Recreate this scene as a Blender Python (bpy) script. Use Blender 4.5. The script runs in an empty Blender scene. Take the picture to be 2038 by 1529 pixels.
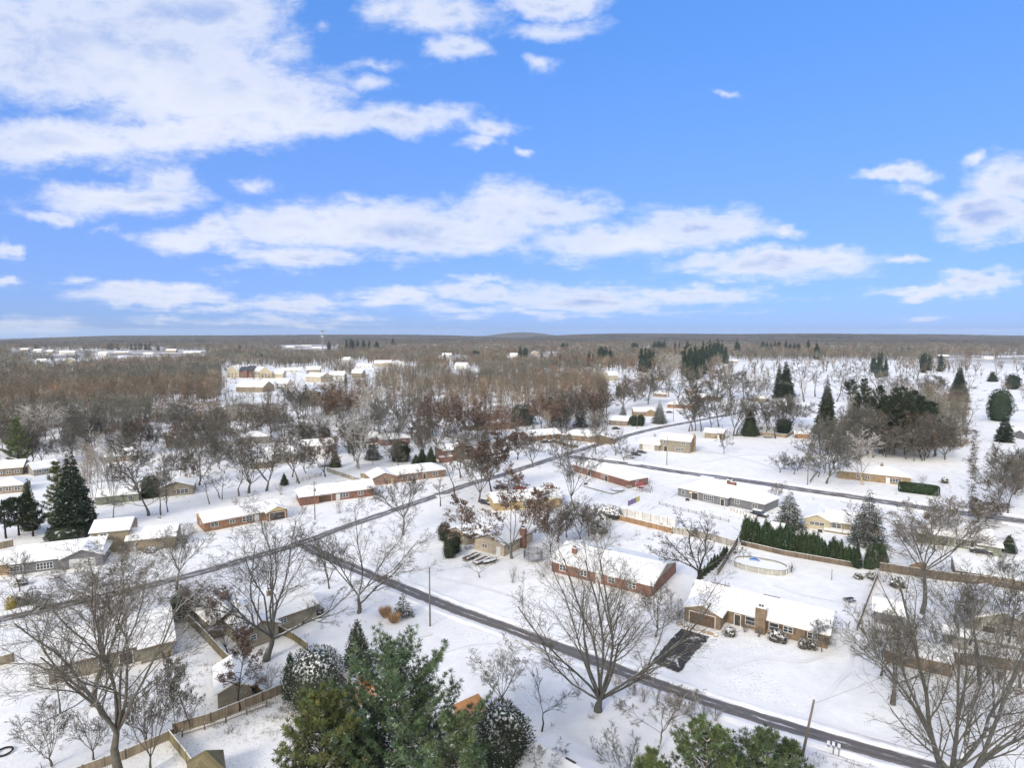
import bpy, math, random
import numpy as np
from mathutils import Vector, Matrix
R = math.radians
SC = bpy.context.scene

# ---------------------------------------------------------------- camera
CAM_H, FPX, YH = 55.0, 1180.0, 664.0
PITCH = math.atan((764.5 - YH) / FPX)
CP, SP = math.cos(PITCH), math.sin(PITCH)
cam = bpy.data.cameras.new('camera')
cam.sensor_width = 36.0
cam.lens = FPX / 2038.0 * 36.0
cam.clip_start, cam.clip_end = 1.0, 30000.0
camo = bpy.data.objects.new('camera', cam)
SC.collection.objects.link(camo)
camo.location = (0, 0, CAM_H)
camo.rotation_euler = (R(90) - PITCH, 0, 0)
SC.camera = camo

# ---------------------------------------------------------------- light and exposure
SUN_EL, SUN_AZ, SUN_STR, SUN_ANG = 30.0, 215.0, 1.5, 14.0     # azimuth clockwise from +Y
SKY_STR = 0.096
SC.view_settings.view_transform = 'Standard'
SC.view_settings.look = 'None'
SC.view_settings.exposure = 0.88
SC.view_settings.gamma = 1.0
sun = bpy.data.lights.new('sun', 'SUN')
sun.energy = SUN_STR
sun.angle = R(SUN_ANG)
sun.color = (1.0, 0.90, 0.76)
suno = bpy.data.objects.new('sun', sun)
SC.collection.objects.link(suno)
_d = Vector((math.sin(R(SUN_AZ)) * math.cos(R(SUN_EL)), math.cos(R(SUN_AZ)) * math.cos(R(SUN_EL)), math.sin(R(SUN_EL))))
suno.rotation_euler = _d.to_track_quat('Z', 'Y').to_euler()
SC.cycles.max_bounces = 5
SC.cycles.diffuse_bounces = 3
SC.cycles.volume_bounces = 0
SC.cycles.transparent_max_bounces = 6


class NT:
    """small helper for node trees"""
    def __init__(s, tree):
        s.t = tree
        s.n = tree.nodes
        s.l = tree.links

    def set(s, sock, v):
        if v is None:
            return
        if isinstance(v, bpy.types.NodeSocket):
            s.l.new(v, sock)
        else:
            sock.default_value = v

    def math(s, op, a, b=None, c=None, clamp=False):
        n = s.n.new('ShaderNodeMath')
        n.operation = op
        n.use_clamp = clamp
        s.set(n.inputs[0], a)
        s.set(n.inputs[1], b)
        s.set(n.inputs[2], c)
        return n.outputs[0]

    def vmath(s, op, a, b=None):
        n = s.n.new('ShaderNodeVectorMath')
        n.operation = op
        s.set(n.inputs[0], a)
        s.set(n.inputs[1], b)
        return n.outputs['Value'] if op in ('DOT_PRODUCT', 'LENGTH') else n.outputs[0]

    def comb(s, x, y, z=0.0):
        n = s.n.new('ShaderNodeCombineXYZ')
        s.set(n.inputs[0], x); s.set(n.inputs[1], y); s.set(n.inputs[2], z)
        return n.outputs[0]

    def sep(s, v):
        n = s.n.new('ShaderNodeSeparateXYZ')
        s.set(n.inputs[0], v)
        return n.outputs

    def noise(s, vec, scale, detail=3.0, rough=0.5, dist=0.0):
        n = s.n.new('ShaderNodeTexNoise')
        s.set(n.inputs['Vector'], vec)
        n.inputs['Scale'].default_value = scale
        n.inputs['Detail'].default_value = detail
        n.inputs['Roughness'].default_value = rough
        n.inputs['Distortion'].default_value = dist
        return n.outputs['Fac']

    def maprange(s, v, a, b, c=0.0, d=1.0, smooth=True):
        n = s.n.new('ShaderNodeMapRange')
        n.interpolation_type = 'SMOOTHSTEP' if smooth else 'LINEAR'
        s.set(n.inputs[0], v)
        for i, x in enumerate((a, b, c, d)):
            s.set(n.inputs[1 + i], x)
        return n.outputs[0]

    def mix(s, f, a, b, blend='MIX'):
        n = s.n.new('ShaderNodeMix')
        n.data_type = 'RGBA'
        n.blend_type = blend
        s.set(n.inputs[0], f)
        s.set(n.inputs[6], a if isinstance(a, bpy.types.NodeSocket) or a is None else (*a[:3], 1))
        s.set(n.inputs[7], b if isinstance(b, bpy.types.NodeSocket) or b is None else (*b[:3], 1))
        return n.outputs[2]


# ---------------------------------------------------------------- sky
def make_world():
    w = bpy.data.worlds.new('World')
    SC.world = w
    w.cycles.sampling_method = 'MANUAL'
    w.cycles.sample_map_resolution = 256
    w.use_nodes = True
    N = NT(w.node_tree)
    N.n.clear()
    tc = N.n.new('ShaderNodeTexCoord').outputs['Generated']
    sky = N.n.new('ShaderNodeTexSky')
    sky.sky_type = 'NISHITA'
    sky.sun_disc = False
    sky.sun_elevation = R(SUN_EL)
    sky.sun_rotation = R(SUN_AZ)
    sky.altitude = 200
    sky.air_density = 1.0
    sky.dust_density = 0.4
    sky.ozone_density = 2.0
    x, y, z = N.sep(tc)
    zc = N.math('MAXIMUM', z, 0.012)
    # never look below the horizon
    N.l.new(N.comb(x, y, zc), sky.inputs[0])
    # sky colour graded towards the deep saturated blue of a clear winter day
    t = N.maprange(z, 0.0, 0.62)
    tint = N.mix(t, SKY_LOW, SKY_HIGH)
    skyc = N.mix(1.0, sky.outputs[0], tint, 'MULTIPLY')
    even = N.mix(N.maprange(z, 0.0, 0.55), (2.05, 3.25, 5.5), (0.75, 2.1, 5.5))
    skyc = N.mix(0.5, skyc, even)
    # cloud density as a node group of direction (u = x/y, v = z/y)
    g = bpy.data.node_groups.new('cloud_density', 'ShaderNodeTree')
    g.interface.new_socket('Vec', in_out='INPUT', socket_type='NodeSocketVector')
    g.interface.new_socket('Fac', in_out='OUTPUT', socket_type='NodeSocketFloat')
    G = NT(g)
    gi = G.n.new('NodeGroupInput'); go = G.n.new('NodeGroupOutput')
    vec = gi.outputs[0]
    # perspective stretch: clouds get flatter and smaller towards the horizon
    u, v, _ = G.sep(vec)
    vv = G.math('ADD', v, 0.10)
    plane = G.comb(G.math('DIVIDE', u, vv), G.math('DIVIDE', 1.0, vv), 0.0)
    n1 = G.noise(plane, 1.7, 6.0, 0.62)
    wob = G.noise(vec, 7.0, 4.0, 0.62)
    wob2 = G.noise(G.vmath('ADD', vec, (3.1, 7.7, 1.0)), 7.0, 4.0, 0.62)
    uu = G.math('ADD', u, G.math('MULTIPLY', G.math('SUBTRACT', wob, 0.5), 0.16))
    vq = G.math('ADD', v, G.math('MULTIPLY', G.math('SUBTRACT', wob2, 0.5), 0.07))
    best = None
    uv = G.comb(uu, vq, 0.0)
    for (cx, cy, rx, ry, s) in CLOUDS:
        a = (cx - 1019) / FPX; b = (764.5 - cy) / FPX
        dy = CP + b * SP; dz = -SP + b * CP
        cu, cv = a / dy, dz / dy
        ru, rv = rx / FPX / dy, ry / FPX
        m = G.n.new('ShaderNodeVectorMath'); m.operation = 'MULTIPLY_ADD'
        G.l.new(uv, m.inputs[0]); m.inputs[1].default_value = (1 / ru, 1 / rv, 0); m.inputs[2].default_value = (-cu / ru, -cv / rv, 0)
        val = G.math('MULTIPLY_ADD', G.vmath('LENGTH', m.outputs[0]), -s, 1.38 * s)
        best = val if best is None else G.math('MAXIMUM', best, val)
    best = G.math('MAXIMUM', best, -0.9)
    n2 = G.noise(G.vmath('MULTIPLY', vec, (1.0, 1.9, 1.0)), 15.0, 7.0, 0.68, 0.3)
    dens = G.math('ADD', best, G.math('MULTIPLY', G.math('SUBTRACT', n1, 0.5), 2.0))
    dens = G.math('ADD', dens, G.math('MULTIPLY', G.math('SUBTRACT', n2, 0.5), 1.5))
    G.l.new(dens, go.inputs[0])
    yy = N.math('MAXIMUM', y, 0.05)
    U = N.math('DIVIDE', x, yy); V = N.math('DIVIDE', z, yy)
    def dens_at(du, dv):
        n = N.n.new('ShaderNodeGroup'); n.node_tree = g
        N.l.new(N.comb(N.math('ADD', U, du), N.math('ADD', V, dv), 0.0), n.inputs[0])
        return n.outputs[0]
    raw = dens_at(0, 0)
    d0 = N.maprange(raw, -0.05, 1.15)
    front = N.maprange(y, 0.10, 0.30)
    # bright unseen cloud deck behind and above, added to whiten light on the snow
    nb = N.noise(N.vmath('MULTIPLY', tc, (1.0, 1.0, 1.6)), 2.3, 2.0, 0.55)
    back = N.maprange(nb, 0.30, 0.50)
    cover = N.math('ADD', N.math('MULTIPLY', d0, front), N.math('MULTIPLY', back, N.math('SUBTRACT', 1.0, front)))
    cover = N.math('MULTIPLY', cover, N.maprange(z, -0.02, 0.05, 0.55, 0.95))
    shade = N.math('MULTIPLY', N.maprange(raw, 0.55, 1.75), N.maprange(N.noise(N.vmath('MULTIPLY', tc, (1.0, 1.0, 2.2)), 5.0, 4.0), 0.36, 0.60, 0.25, 1.0))
    ccol = N.mix(shade, CLOUD_LIT, CLOUD_SHADE)
    ccol = N.mix(front, FILL_DECK, ccol)
    bg1 = N.n.new('ShaderNodeBackground')
    N.l.new(skyc, bg1.inputs[0]); bg1.inputs[1].default_value = SKY_STR
    bg2 = N.n.new('ShaderNodeBackground')
    N.l.new(ccol, bg2.inputs[0]); bg2.inputs[1].default_value = 1.0
    mx = N.n.new('ShaderNodeMixShader')
    N.l.new(cover, mx.inputs[0]); N.l.new(bg1.outputs[0], mx.inputs[1]); N.l.new(bg2.outputs[0], mx.inputs[2])
    out = N.n.new('ShaderNodeOutputWorld')
    N.l.new(mx.outputs[0], out.inputs[0])


SKY_LOW = (0.26, 0.40, 1.00)
SKY_HIGH = (0.50, 0.95, 1.45)
CLOUD_LIT = (0.49, 0.505, 0.56)
CLOUD_SHADE = (0.215, 0.29, 0.48)
FILL_DECK = (0.84, 0.80, 0.73)  # warm white of the added out-of-view clouds, offsets the blue sky light
CLOUDS = [  # centre x, y, half width, half height in the picture's angles, strength
    (160, 90, 370, 110, 1.3), (420, 190, 250, 70, 1.1), (90, 285, 270, 45, 1.2), (360, 265, 240, 38, 1.0), (560, 200, 140, 50, 1), (800, 228, 125, 26, 1), (640, 240, 120, 30, 1), (390, 20, 160, 48, 1.2),
    (885, 25, 120, 36, 1.1), (900, 92, 62, 26, 1), (1095, 5, 90, 22, 1.1), (1085, 55, 90, 18, .6), (1080, 125, 28, 16, .8),
    (760, 130, 70, 14, .6), (730, 165, 60, 18, .7), (965, 262, 50, 18, .8), (950, 290, 45, 16, .8), (1030, 305, 24, 9, .8),
    (320, 360, 60, 36, .9), (230, 400, 165, 30, 1.1), (100, 425, 80, 14, .8), (510, 378, 55, 13, .6),
    (400, 480, 110, 24, 1), (430, 455, 55, 22, 1), (580, 450, 115, 40, 1.1), (780, 455, 260, 52, 1.2), (1020, 420, 145, 46, 1.2), (590, 515, 115, 24, 1), (940, 490, 140, 22, .8),
    (1230, 480, 160, 34, 1), (1380, 455, 135, 34, 1.1), (1570, 462, 42, 15, .8), (1530, 528, 190, 28, 1.1), (1640, 512, 110, 22, .9), (1810, 511, 42, 8, .6),
    (1960, 430, 110, 50, 1.1), (2030, 360, 80, 42, 1.1), (1790, 345, 75, 12, .8), (1830, 378, 45, 13, .7), (1945, 314, 26, 11, .7),
    (1850, 580, 110, 13, .9), (1955, 562, 75, 18, 1), (1840, 632, 60, 6, .6),
    (300, 585, 140, 24, 1), (370, 565, 80, 14, .8), (155, 560, 60, 12, .6), (420, 608, 60, 13, .6), (590, 605, 110, 20, .9), (800, 598, 80, 18, .9), (950, 585, 90, 18, .9), (1150, 590, 190, 30, 1), (1370, 590, 140, 20, .9), (1050, 615, 330, 14, .5), (963, 555, 50, 9, .8),
    (60, 650, 100, 18, .9), (320, 632, 60, 9, .6), (560, 640, 220, 12, .5), (15, 500, 22, 12, .8), (25, 562, 32, 11, .8), (215, 457, 34, 7, .4), (1440, 188, 24, 5, .5), (1570, 595, 60, 7, .3), (640, 45, 22, 9, .4),
]
make_world()


# ---------------------------------------------------------------- picture <-> ground
def G(x, y, z=0.0):
    a = (x - 1019) / FPX; b = (764.5 - y) / FPX
    dx, dy, dz = a, CP + b * SP, -SP + b * CP
    t = (CAM_H - z) / max(1e-6, -dz)
    return Vector((dx * t, dy * t, z))


def top_z(p, yt):
    """height of the point straight above ground point p that is seen at picture row yt"""
    b = (764.5 - yt) / FPX
    dy, dz = CP + b * SP, -SP + b * CP
    return CAM_H + dz * p.y / dy


def depth(p, z=0.0):
    return p[1] * CP + (CAM_H - z) * SP


def m_per_px(p, z=0.0):
    return depth(p, z) / FPX


def P(x, y, z):
    """world point -> picture"""
    d = y * CP + (CAM_H - z) * SP
    a = x / d
    b = (y * SP - (CAM_H - z) * CP) / d
    return 1019 + a * FPX, 764.5 - b * FPX


# ---------------------------------------------------------------- meshes and objects
COL = SC.collection


def mesh_np(name, V, F, mats, midx=None, smooth=False, attr=None):
    """V (n,3), F (m,k) with k = 3 or 4; F may also be a list of arrays of differing k"""
    me = bpy.data.meshes.new(name)
    Fs = F if isinstance(F, list) else [F]
    Fs = [f for f in Fs if len(f)]
    V = np.asarray(V, dtype=np.float32)
    me.vertices.add(len(V))
    me.vertices.foreach_set('co', V.ravel())
    loops = np.concatenate([np.asarray(f, dtype=np.int32).ravel() for f in Fs])
    tot = np.concatenate([np.full(len(f), f.shape[1], dtype=np.int32) for f in Fs])
    start = np.concatenate([[0], np.cumsum(tot)[:-1]]).astype(np.int32)
    me.loops.add(len(loops))
    me.loops.foreach_set('vertex_index', loops)
    me.polygons.add(len(tot))
    me.polygons.foreach_set('loop_start', start)
    for m in (mats if isinstance(mats, (list, tuple)) else [mats]):
        me.materials.append(m)
    if midx is not None:
        me.polygons.foreach_set('material_index', np.asarray(midx, dtype=np.int32))
    if smooth:
        me.polygons.foreach_set('use_smooth', np.ones(len(tot), dtype=bool))
    me.update(calc_edges=True)
    if attr is not None:
        a = me.attributes.new('tint', 'FLOAT_VECTOR', 'POINT')
        a.data.foreach_set('vector', np.asarray(attr, dtype=np.float32).ravel())
    return me


class MB:
    def __init__(s):
        s.v = []; s.f = []; s.m = []

    def face(s, pts, m=0):
        i = len(s.v)
        s.v += [tuple(p) for p in pts]
        s.f.append(tuple(range(i, i + len(pts)))); s.m.append(m)

    def box(s, x0, x1, y0, y1, z0, z1, m=0, top=None):
        i = len(s.v)
        s.v += [(x0, y0, z0), (x1, y0, z0), (x1, y1, z0), (x0, y1, z0), (x0, y0, z1), (x1, y0, z1), (x1, y1, z1), (x0, y1, z1)]
        for k, q in enumerate(((0, 3, 2, 1), (4, 5, 6, 7), (0, 1, 5, 4), (1, 2, 6, 5), (2, 3, 7, 6), (3, 0, 4, 7))):
            s.f.append(tuple(i + j for j in q))
            s.m.append(top if (k == 1 and top is not None) else m)

    def bar(s, a, b, w, h=None, m=0):
        """square bar from a to b"""
        h = h or w
        a = Vector(a); b = Vector(b); d = (b - a).normalized()
        sd = d.cross(Vector((0, 0, 1)))
        if sd.length < 1e-3: sd = Vector((1, 0, 0))
        sd.normalize(); up = sd.cross(d).normalized()
        i = len(s.v)
        for p in (a, b):
            for (q, r) in ((-1, -1), (1, -1), (1, 1), (-1, 1)):
                s.v.append(tuple(p + sd * q * w / 2 + up * r * h / 2))
        for q in ((0, 3, 2, 1), (4, 5, 6, 7), (0, 1, 5, 4), (1, 2, 6, 5), (2, 3, 7, 6), (3, 0, 4, 7)):
            s.f.append(tuple(i + j for j in q)); s.m.append(m)

    def tube(s, pts, rs, n=8, m=0, cap=True):
        i0 = len(s.v); pts = [Vector(p) for p in pts]
        if not isinstance(rs, (list, tuple)): rs = [rs] * len(pts)
        ref = None
        for k, p in enumerate(pts):
            d = (pts[min(k + 1, len(pts) - 1)] - pts[max(k - 1, 0)]).normalized()
            if ref is None: ref = d.orthogonal().normalized()
            ref = (ref - d * ref.dot(d)).normalized(); o = d.cross(ref)
            for j in range(n):
                a = 2 * math.pi * j / n
                s.v.append(tuple(p + (ref * math.cos(a) + o * math.sin(a)) * rs[k]))
        for k in range(len(pts) - 1):
            for j in range(n):
                a = i0 + k * n + j; b = i0 + k * n + (j + 1) % n
                s.f.append((a, b, b + n, a + n)); s.m.append(m)
        if cap:
            s.f.append(tuple(i0 + (len(pts) - 1) * n + j for j in range(n))); s.m.append(m)
            s.f.append(tuple(i0 + n - 1 - j for j in range(n))); s.m.append(m)

    def build(s, name, mats, parent=None, smooth=False):
        me = bpy.data.meshes.new(name)
        me.from_pydata(s.v, [], s.f)
        for m in (mats if isinstance(mats, (list, tuple)) else [mats]): me.materials.append(m)
        me.polygons.foreach_set('material_index', s.m)
        if smooth: me.polygons.foreach_set('use_smooth', [True] * len(s.f))
        me.update()
        return link(name, me, parent)


def link(name, me, parent=None):
    o = bpy.data.objects.new(name, me)
    COL.objects.link(o)
    if parent is not None: o.parent = parent
    return o


def tag(o, label=None, cat=None, group=None, kind=None):
    if label: o['label'] = label
    if cat: o['category'] = cat
    if group: o['group'] = group
    if kind: o['kind'] = kind
    return o


def empty(name, loc=(0, 0, 0), rz=0.0):
    o = bpy.data.objects.new(name, None)
    COL.objects.link(o)
    o.location = loc; o.rotation_euler = (0, 0, rz); o.empty_display_size = 0.3
    return o


def copy_tree(o, parent=None):
    c = o.copy(); COL.objects.link(c)
    if parent is not None: c.parent = parent
    for ch in [x for x in o.children]:
        copy_tree(ch, c)
    return c


# ---------------------------------------------------------------- materials
MATS = {}


def snow_nodes(N, col, lo=0.45, hi=0.75, scale=3.0, amount=0.5):
    """snow that has settled where the surface faces up"""
    geo = N.n.new('ShaderNodeNewGeometry')
    nz = N.sep(geo.outputs['Normal'])[2]
    f = N.maprange(nz, lo, hi)
    pos = geo.outputs['Position']
    ns = N.maprange(N.noise(pos, scale, 2.0), amount - .08, amount + .08)
    f = N.math('MULTIPLY', f, ns)
    return N.mix(f, col, SNOW), f


SNOW = (0.84, 0.85, 0.86)


def mat(name, col, rough=0.85, var=0.25, vscale=1.5, snow=None, obj_var=0.0, bump=0.0, col2=None, c2scale=4.0, spec=0.2, attr=False, metallic=0.0):
    if name in MATS: return MATS[name]
    m = bpy.data.materials.new(name)
    m.use_nodes = True
    N = NT(m.node_tree)
    b = N.n['Principled BSDF']
    geo = N.n.new('ShaderNodeNewGeometry')
    pos = geo.outputs['Position']
    c = tuple(col)
    n = N.noise(pos, vscale, 3.0, 0.6)
    f = N.maprange(n, 0.25, 0.75, 1 - var, 1 + var, smooth=False)
    if col2 is not None:
        cc = N.mix(N.maprange(N.noise(pos, c2scale, 3.0), 0.42, 0.6), c, col2)
    else:
        cc = N.mix(0.0, c, c)
    n2 = N.n.new('ShaderNodeVectorMath'); n2.operation = 'SCALE'
    N.l.new(cc, n2.inputs[0]); N.l.new(f, n2.inputs['Scale'])
    out = n2.outputs[0]
    if obj_var:
        oi = N.n.new('ShaderNodeObjectInfo')
        r = N.maprange(oi.outputs['Random'], 0, 1, 1 - obj_var, 1 + obj_var, smooth=False)
        r2 = N.maprange(N.math('FRACT', N.math('MULTIPLY', oi.outputs['Random'], 7.31)), 0, 1, 0.90, 1.10, smooth=False)
        out = N.vmath('MULTIPLY', out, N.comb(N.math('MULTIPLY', r, r2), r, N.math('DIVIDE', r, r2)))
    if attr:
        at = N.n.new('ShaderNodeAttribute'); at.attribute_name = 'tint'
        out = N.vmath('MULTIPLY', out, at.outputs['Vector'])
    if snow:
        out, sf = snow_nodes(N, out, **snow)
    N.l.new(out, b.inputs['Base Color'])
    b.inputs['Roughness'].default_value = rough
    b.inputs['Specular IOR Level'].default_value = spec
    b.inputs['Metallic'].default_value = metallic
    if bump:
        bp = N.n.new('ShaderNodeBump'); bp.inputs['Strength'].default_value = bump
        bp.inputs['Distance'].default_value = 0.1
        N.l.new(N.noise(pos, vscale * 4, 4.0), bp.inputs['Height'])
        N.l.new(bp.outputs[0], b.inputs['Normal'])
    MATS[name] = m
    return m


def brick_mat(name, c1, c2, mortar, scale=1.0):
    m = bpy.data.materials.new(name); m.use_nodes = True
    N = NT(m.node_tree); b = N.n['Principled BSDF']
    tc = N.n.new('ShaderNodeTexCoord').outputs['Object']
    x, y, z = N.sep(tc)
    br = N.n.new('ShaderNodeTexBrick')
    br.inputs['Scale'].default_value = scale
    br.inputs['Brick Width'].default_value = 0.42; br.inputs['Row Height'].default_value = 0.14
    br.inputs['Mortar Size'].default_value = 0.012
    br.inputs['Color1'].default_value = (*c1, 1); br.inputs['Color2'].default_value = (*c2, 1); br.inputs['Mortar'].default_value = (*mortar, 1)
    N.l.new(N.comb(N.math('ADD', x, y), z, 0), br.inputs['Vector'])
    n = N.maprange(N.noise(tc, 0.8, 4.0, 0.6), 0.3, 0.7, 0.72, 1.25, smooth=False)
    v = N.n.new('ShaderNodeVectorMath'); v.operation = 'SCALE'
    N.l.new(br.outputs['Color'], v.inputs[0]); N.l.new(n, v.inputs['Scale'])
    N.l.new(v.outputs[0], b.inputs['Base Color'])
    b.inputs['Roughness'].default_value = 0.9
    MATS[name] = m
    return m


def siding_mat(name, col, row=0.18, vert=False, var=0.12, rough=0.7):
    m = bpy.data.materials.new(name); m.use_nodes = True
    N = NT(m.node_tree); b = N.n['Principled BSDF']
    tc = N.n.new('ShaderNodeTexCoord').outputs['Object']
    x, y, z = N.sep(tc)
    k = N.math('ADD', x, y) if vert else z
    fr = N.math('FRACT', N.math('DIVIDE', k, row))
    line = N.maprange(fr, 0.0, 0.14, 0.66, 1.0, smooth=False)
    cell = N.math('FLOOR', N.math('DIVIDE', k, row))
    wn = N.n.new('ShaderNodeTexWhiteNoise'); wn.noise_dimensions = '1D'
    N.l.new(cell, wn.inputs['W'])
    pv = N.maprange(wn.outputs[0], 0, 1, 1 - var, 1 + var, smooth=False)
    n = N.maprange(N.noise(tc, 0.9, 4.0, 0.6), 0.3, 0.7, 0.8, 1.15, smooth=False)
    f = N.math('MULTIPLY', N.math('MULTIPLY', line, pv), n)
    v = N.n.new('ShaderNodeVectorMath'); v.operation = 'SCALE'
    v.inputs[0].default_value = col; N.l.new(f, v.inputs['Scale'])
    N.l.new(v.outputs[0], b.inputs['Base Color'])
    b.inputs['Roughness'].default_value = rough
    MATS[name] = m
    return m


def snow_mat(name, base=SNOW, kind='ground'):
    m = bpy.data.materials.new(name); m.use_nodes = True
    N = NT(m.node_tree); b = N.n['Principled BSDF']
    geo = N.n.new('ShaderNodeNewGeometry'); pos = geo.outputs['Position']
    big = N.maprange(N.noise(pos, 0.03, 4.0, 0.6), 0.3, 0.7, 0.90, 1.02, smooth=False)
    mid = N.maprange(N.noise(pos, 0.35, 5.0, 0.65), 0.3, 0.7, 0.90, 1.04, smooth=False)
    c = N.n.new('ShaderNodeVectorMath'); c.operation = 'SCALE'
    c.inputs[0].default_value = base
    N.l.new(N.math('MULTIPLY', big, mid), c.inputs['Scale'])
    col = c.outputs[0]
    if kind == 'ground':
        # dry grass blades and leaves poking through thin snow, in patches
        patch = N.maprange(N.noise(pos, 0.045, 5.0, 0.6), 0.44, 0.62)
        speck = N.maprange(N.noise(pos, 2.6, 4.0, 0.7), 0.54, 0.66)
        f = N.math('MULTIPLY', N.math('MULTIPLY', patch, speck), 0.75)
        col = N.mix(f, col, (0.30, 0.27, 0.22))
        # bare leaf litter far off under the woods
        x, y, z = N.sep(pos)
        r = N.vmath('LENGTH', pos)
        far = N.maprange(r, 1100.0, 1800.0)
        lit = N.maprange(N.noise(pos, 0.006, 5.0, 0.6), 0.40, 0.52)
        lf = N.math('MULTIPLY', N.math('MULTIPLY', far, lit), 0.85)
        col = N.mix(lf, col, (0.16, 0.13, 0.10))
    N.l.new(col, b.inputs['Base Color'])
    b.inputs['Roughness'].default_value = 0.6
    b.inputs['Specular IOR Level'].default_value = 0.25
    bp = N.n.new('ShaderNodeBump'); bp.inputs['Strength'].default_value = 0.5 if kind == 'ground' else 0.25
    bp.inputs['Distance'].default_value = 0.35
    h = N.math('ADD', N.noise(pos, 0.25, 6.0, 0.6), N.math('MULTIPLY', N.noise(pos, 2.0, 4.0, 0.6), 0.25))
    N.l.new(h, bp.inputs['Height']); N.l.new(bp.outputs[0], b.inputs['Normal'])
    MATS[name] = m
    return m


def road_mat(name, asphalt, snow_amt=0.5, edge=True, brown=(0.22, 0.17, 0.12)):
    """uv.x across the road 0..1, uv.y along in metres"""
    m = bpy.data.materials.new(name); m.use_nodes = True
    N = NT(m.node_tree); b = N.n['Principled BSDF']
    uv = N.n.new('ShaderNodeAttribute'); uv.attribute_name = 'across'
    a, l, _ = N.sep(uv.outputs['Vector'])
    pos = N.n.new('ShaderNodeNewGeometry').outputs['Position']
    st = N.comb(N.math('MULTIPLY', a, 2.2), N.math('MULTIPLY', l, 0.06), 0)
    streak = N.noise(st, 3.0, 5.0, 0.6)
    fine = N.noise(N.comb(N.math('MULTIPLY', a, 6.0), N.math('MULTIPLY', l, 0.35), 0), 2.0, 5.0, 0.7)
    base = N.mix(N.maprange(fine, 0.3, 0.7), asphalt, tuple(x * 1.45 for x in asphalt))
    # distance from centre: 0 centre 1 edge
    e = N.math('ABSOLUTE', N.math('SUBTRACT', N.math('MULTIPLY', a, 2.0), 1.0))
    base = N.mix(N.math('MULTIPLY', N.maprange(e, 0.35, 1.0), 0.7), base, brown)
    sn = N.math('ADD', N.math('MULTIPLY', streak, 0.75), N.math('MULTIPLY', fine, 0.35))
    thr = N.math('SUBTRACT', 0.86 - snow_amt * 0.45, N.math('MULTIPLY', N.maprange(e, 0.50, 0.95), 0.46))
    thr = N.math('SUBTRACT', thr, N.math('MULTIPLY', N.maprange(e, 0.16, 0.02), 0.10))
    f = N.maprange(N.math('SUBTRACT', sn, thr), -0.04, 0.09)
    wet = N.math('MULTIPLY', N.maprange(N.math('ABSOLUTE', N.math('SUBTRACT', e, 0.32)), 0.16, 0.04), 0.45)
    base = N.mix(wet, base, tuple(x * 0.62 for x in asphalt))
    col = N.mix(f, base, (0.66, 0.66, 0.68))
    N.l.new(col, b.inputs['Base Color'])
    b.inputs['Roughness'].default_value = 0.55
    MATS[name] = m
    return m


def track_mat(name, dark=(0.30, 0.27, 0.24), amt=0.5, rows=7.0):
    """snow pressed by tyres: thin dirty lines running along the strip"""
    m = bpy.data.materials.new(name); m.use_nodes = True
    N = NT(m.node_tree); b = N.n['Principled BSDF']
    uv = N.n.new('ShaderNodeAttribute'); uv.attribute_name = 'across'
    a, l, _ = N.sep(uv.outputs['Vector'])
    st = N.comb(N.math('MULTIPLY', a, rows), N.math('MULTIPLY', l, 0.045), 0)
    s1 = N.noise(st, 2.2, 5.0, 0.68)
    fade = N.math('MULTIPLY', N.maprange(a, 0.0, 0.18), N.maprange(a, 1.0, 0.82))
    gate = N.maprange(N.noise(N.comb(0.0, N.math('MULTIPLY', l, 0.05), 0), 1.0, 3.0), 0.35, 0.6)
    f = N.math('MULTIPLY', N.math('MULTIPLY', N.maprange(s1, 0.50, 0.60), fade), N.math('MULTIPLY', gate, amt))
    col = N.mix(f, (0.77, 0.775, 0.79), dark)
    N.l.new(col, b.inputs['Base Color'])
    b.inputs['Roughness'].default_value = 0.6
    MATS[name] = m
    return m


snow_mat('snow_ground'); snow_mat('snow_roof', (0.84, 0.85, 0.86), 'roof')
brick_mat('brick_red', (0.215, 0.082, 0.056), (0.155, 0.062, 0.046), (0.30, 0.24, 0.20))
brick_mat('brick_tan', (0.29, 0.195, 0.105), (0.215, 0.145, 0.08), (0.38, 0.33, 0.26))
brick_mat('brick_brown', (0.23, 0.16, 0.10), (0.17, 0.12, 0.08), (0.28, 0.24, 0.18))
brick_mat('brick_orange', (0.255, 0.130, 0.068), (0.195, 0.100, 0.056), (0.36, 0.26, 0.18))
brick_mat('brick_yellow', (0.42, 0.30, 0.14), (0.34, 0.24, 0.12), (0.4, 0.34, 0.24))
brick_mat('brick_pink', (0.27, 0.165, 0.115), (0.21, 0.13, 0.095), (0.36, 0.30, 0.26))
siding_mat('siding_tan', (0.27, 0.22, 0.15)); siding_mat('siding_beige', (0.42, 0.36, 0.28)); siding_mat('siding_grey', (0.16, 0.165, 0.18))
siding_mat('siding_white', (0.66, 0.66, 0.64)); siding_mat('siding_yellow', (0.55, 0.46, 0.22)); siding_mat('siding_olive', (0.25, 0.22, 0.14))
siding_mat('siding_greige', (0.25, 0.225, 0.175)); siding_mat('siding_green', (0.20, 0.22, 0.17)); siding_mat('siding_cream', (0.46, 0.41, 0.30))
siding_mat('siding_brown', (0.21, 0.15, 0.10)); siding_mat('siding_taupe', (0.27, 0.25, 0.22)); siding_mat('siding_orange', (0.44, 0.22, 0.09), vert=True)
siding_mat('fence_tan', (0.29, 0.235, 0.165), 0.15, True, 0.25); siding_mat('fence_brown', (0.15, 0.115, 0.085), 0.15, True, 0.25)
siding_mat('fence_grey', (0.33, 0.31, 0.28), 0.15, True, 0.2); siding_mat('fence_mossy', (0.17, 0.145, 0.075), 0.15, True, 0.3)
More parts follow.
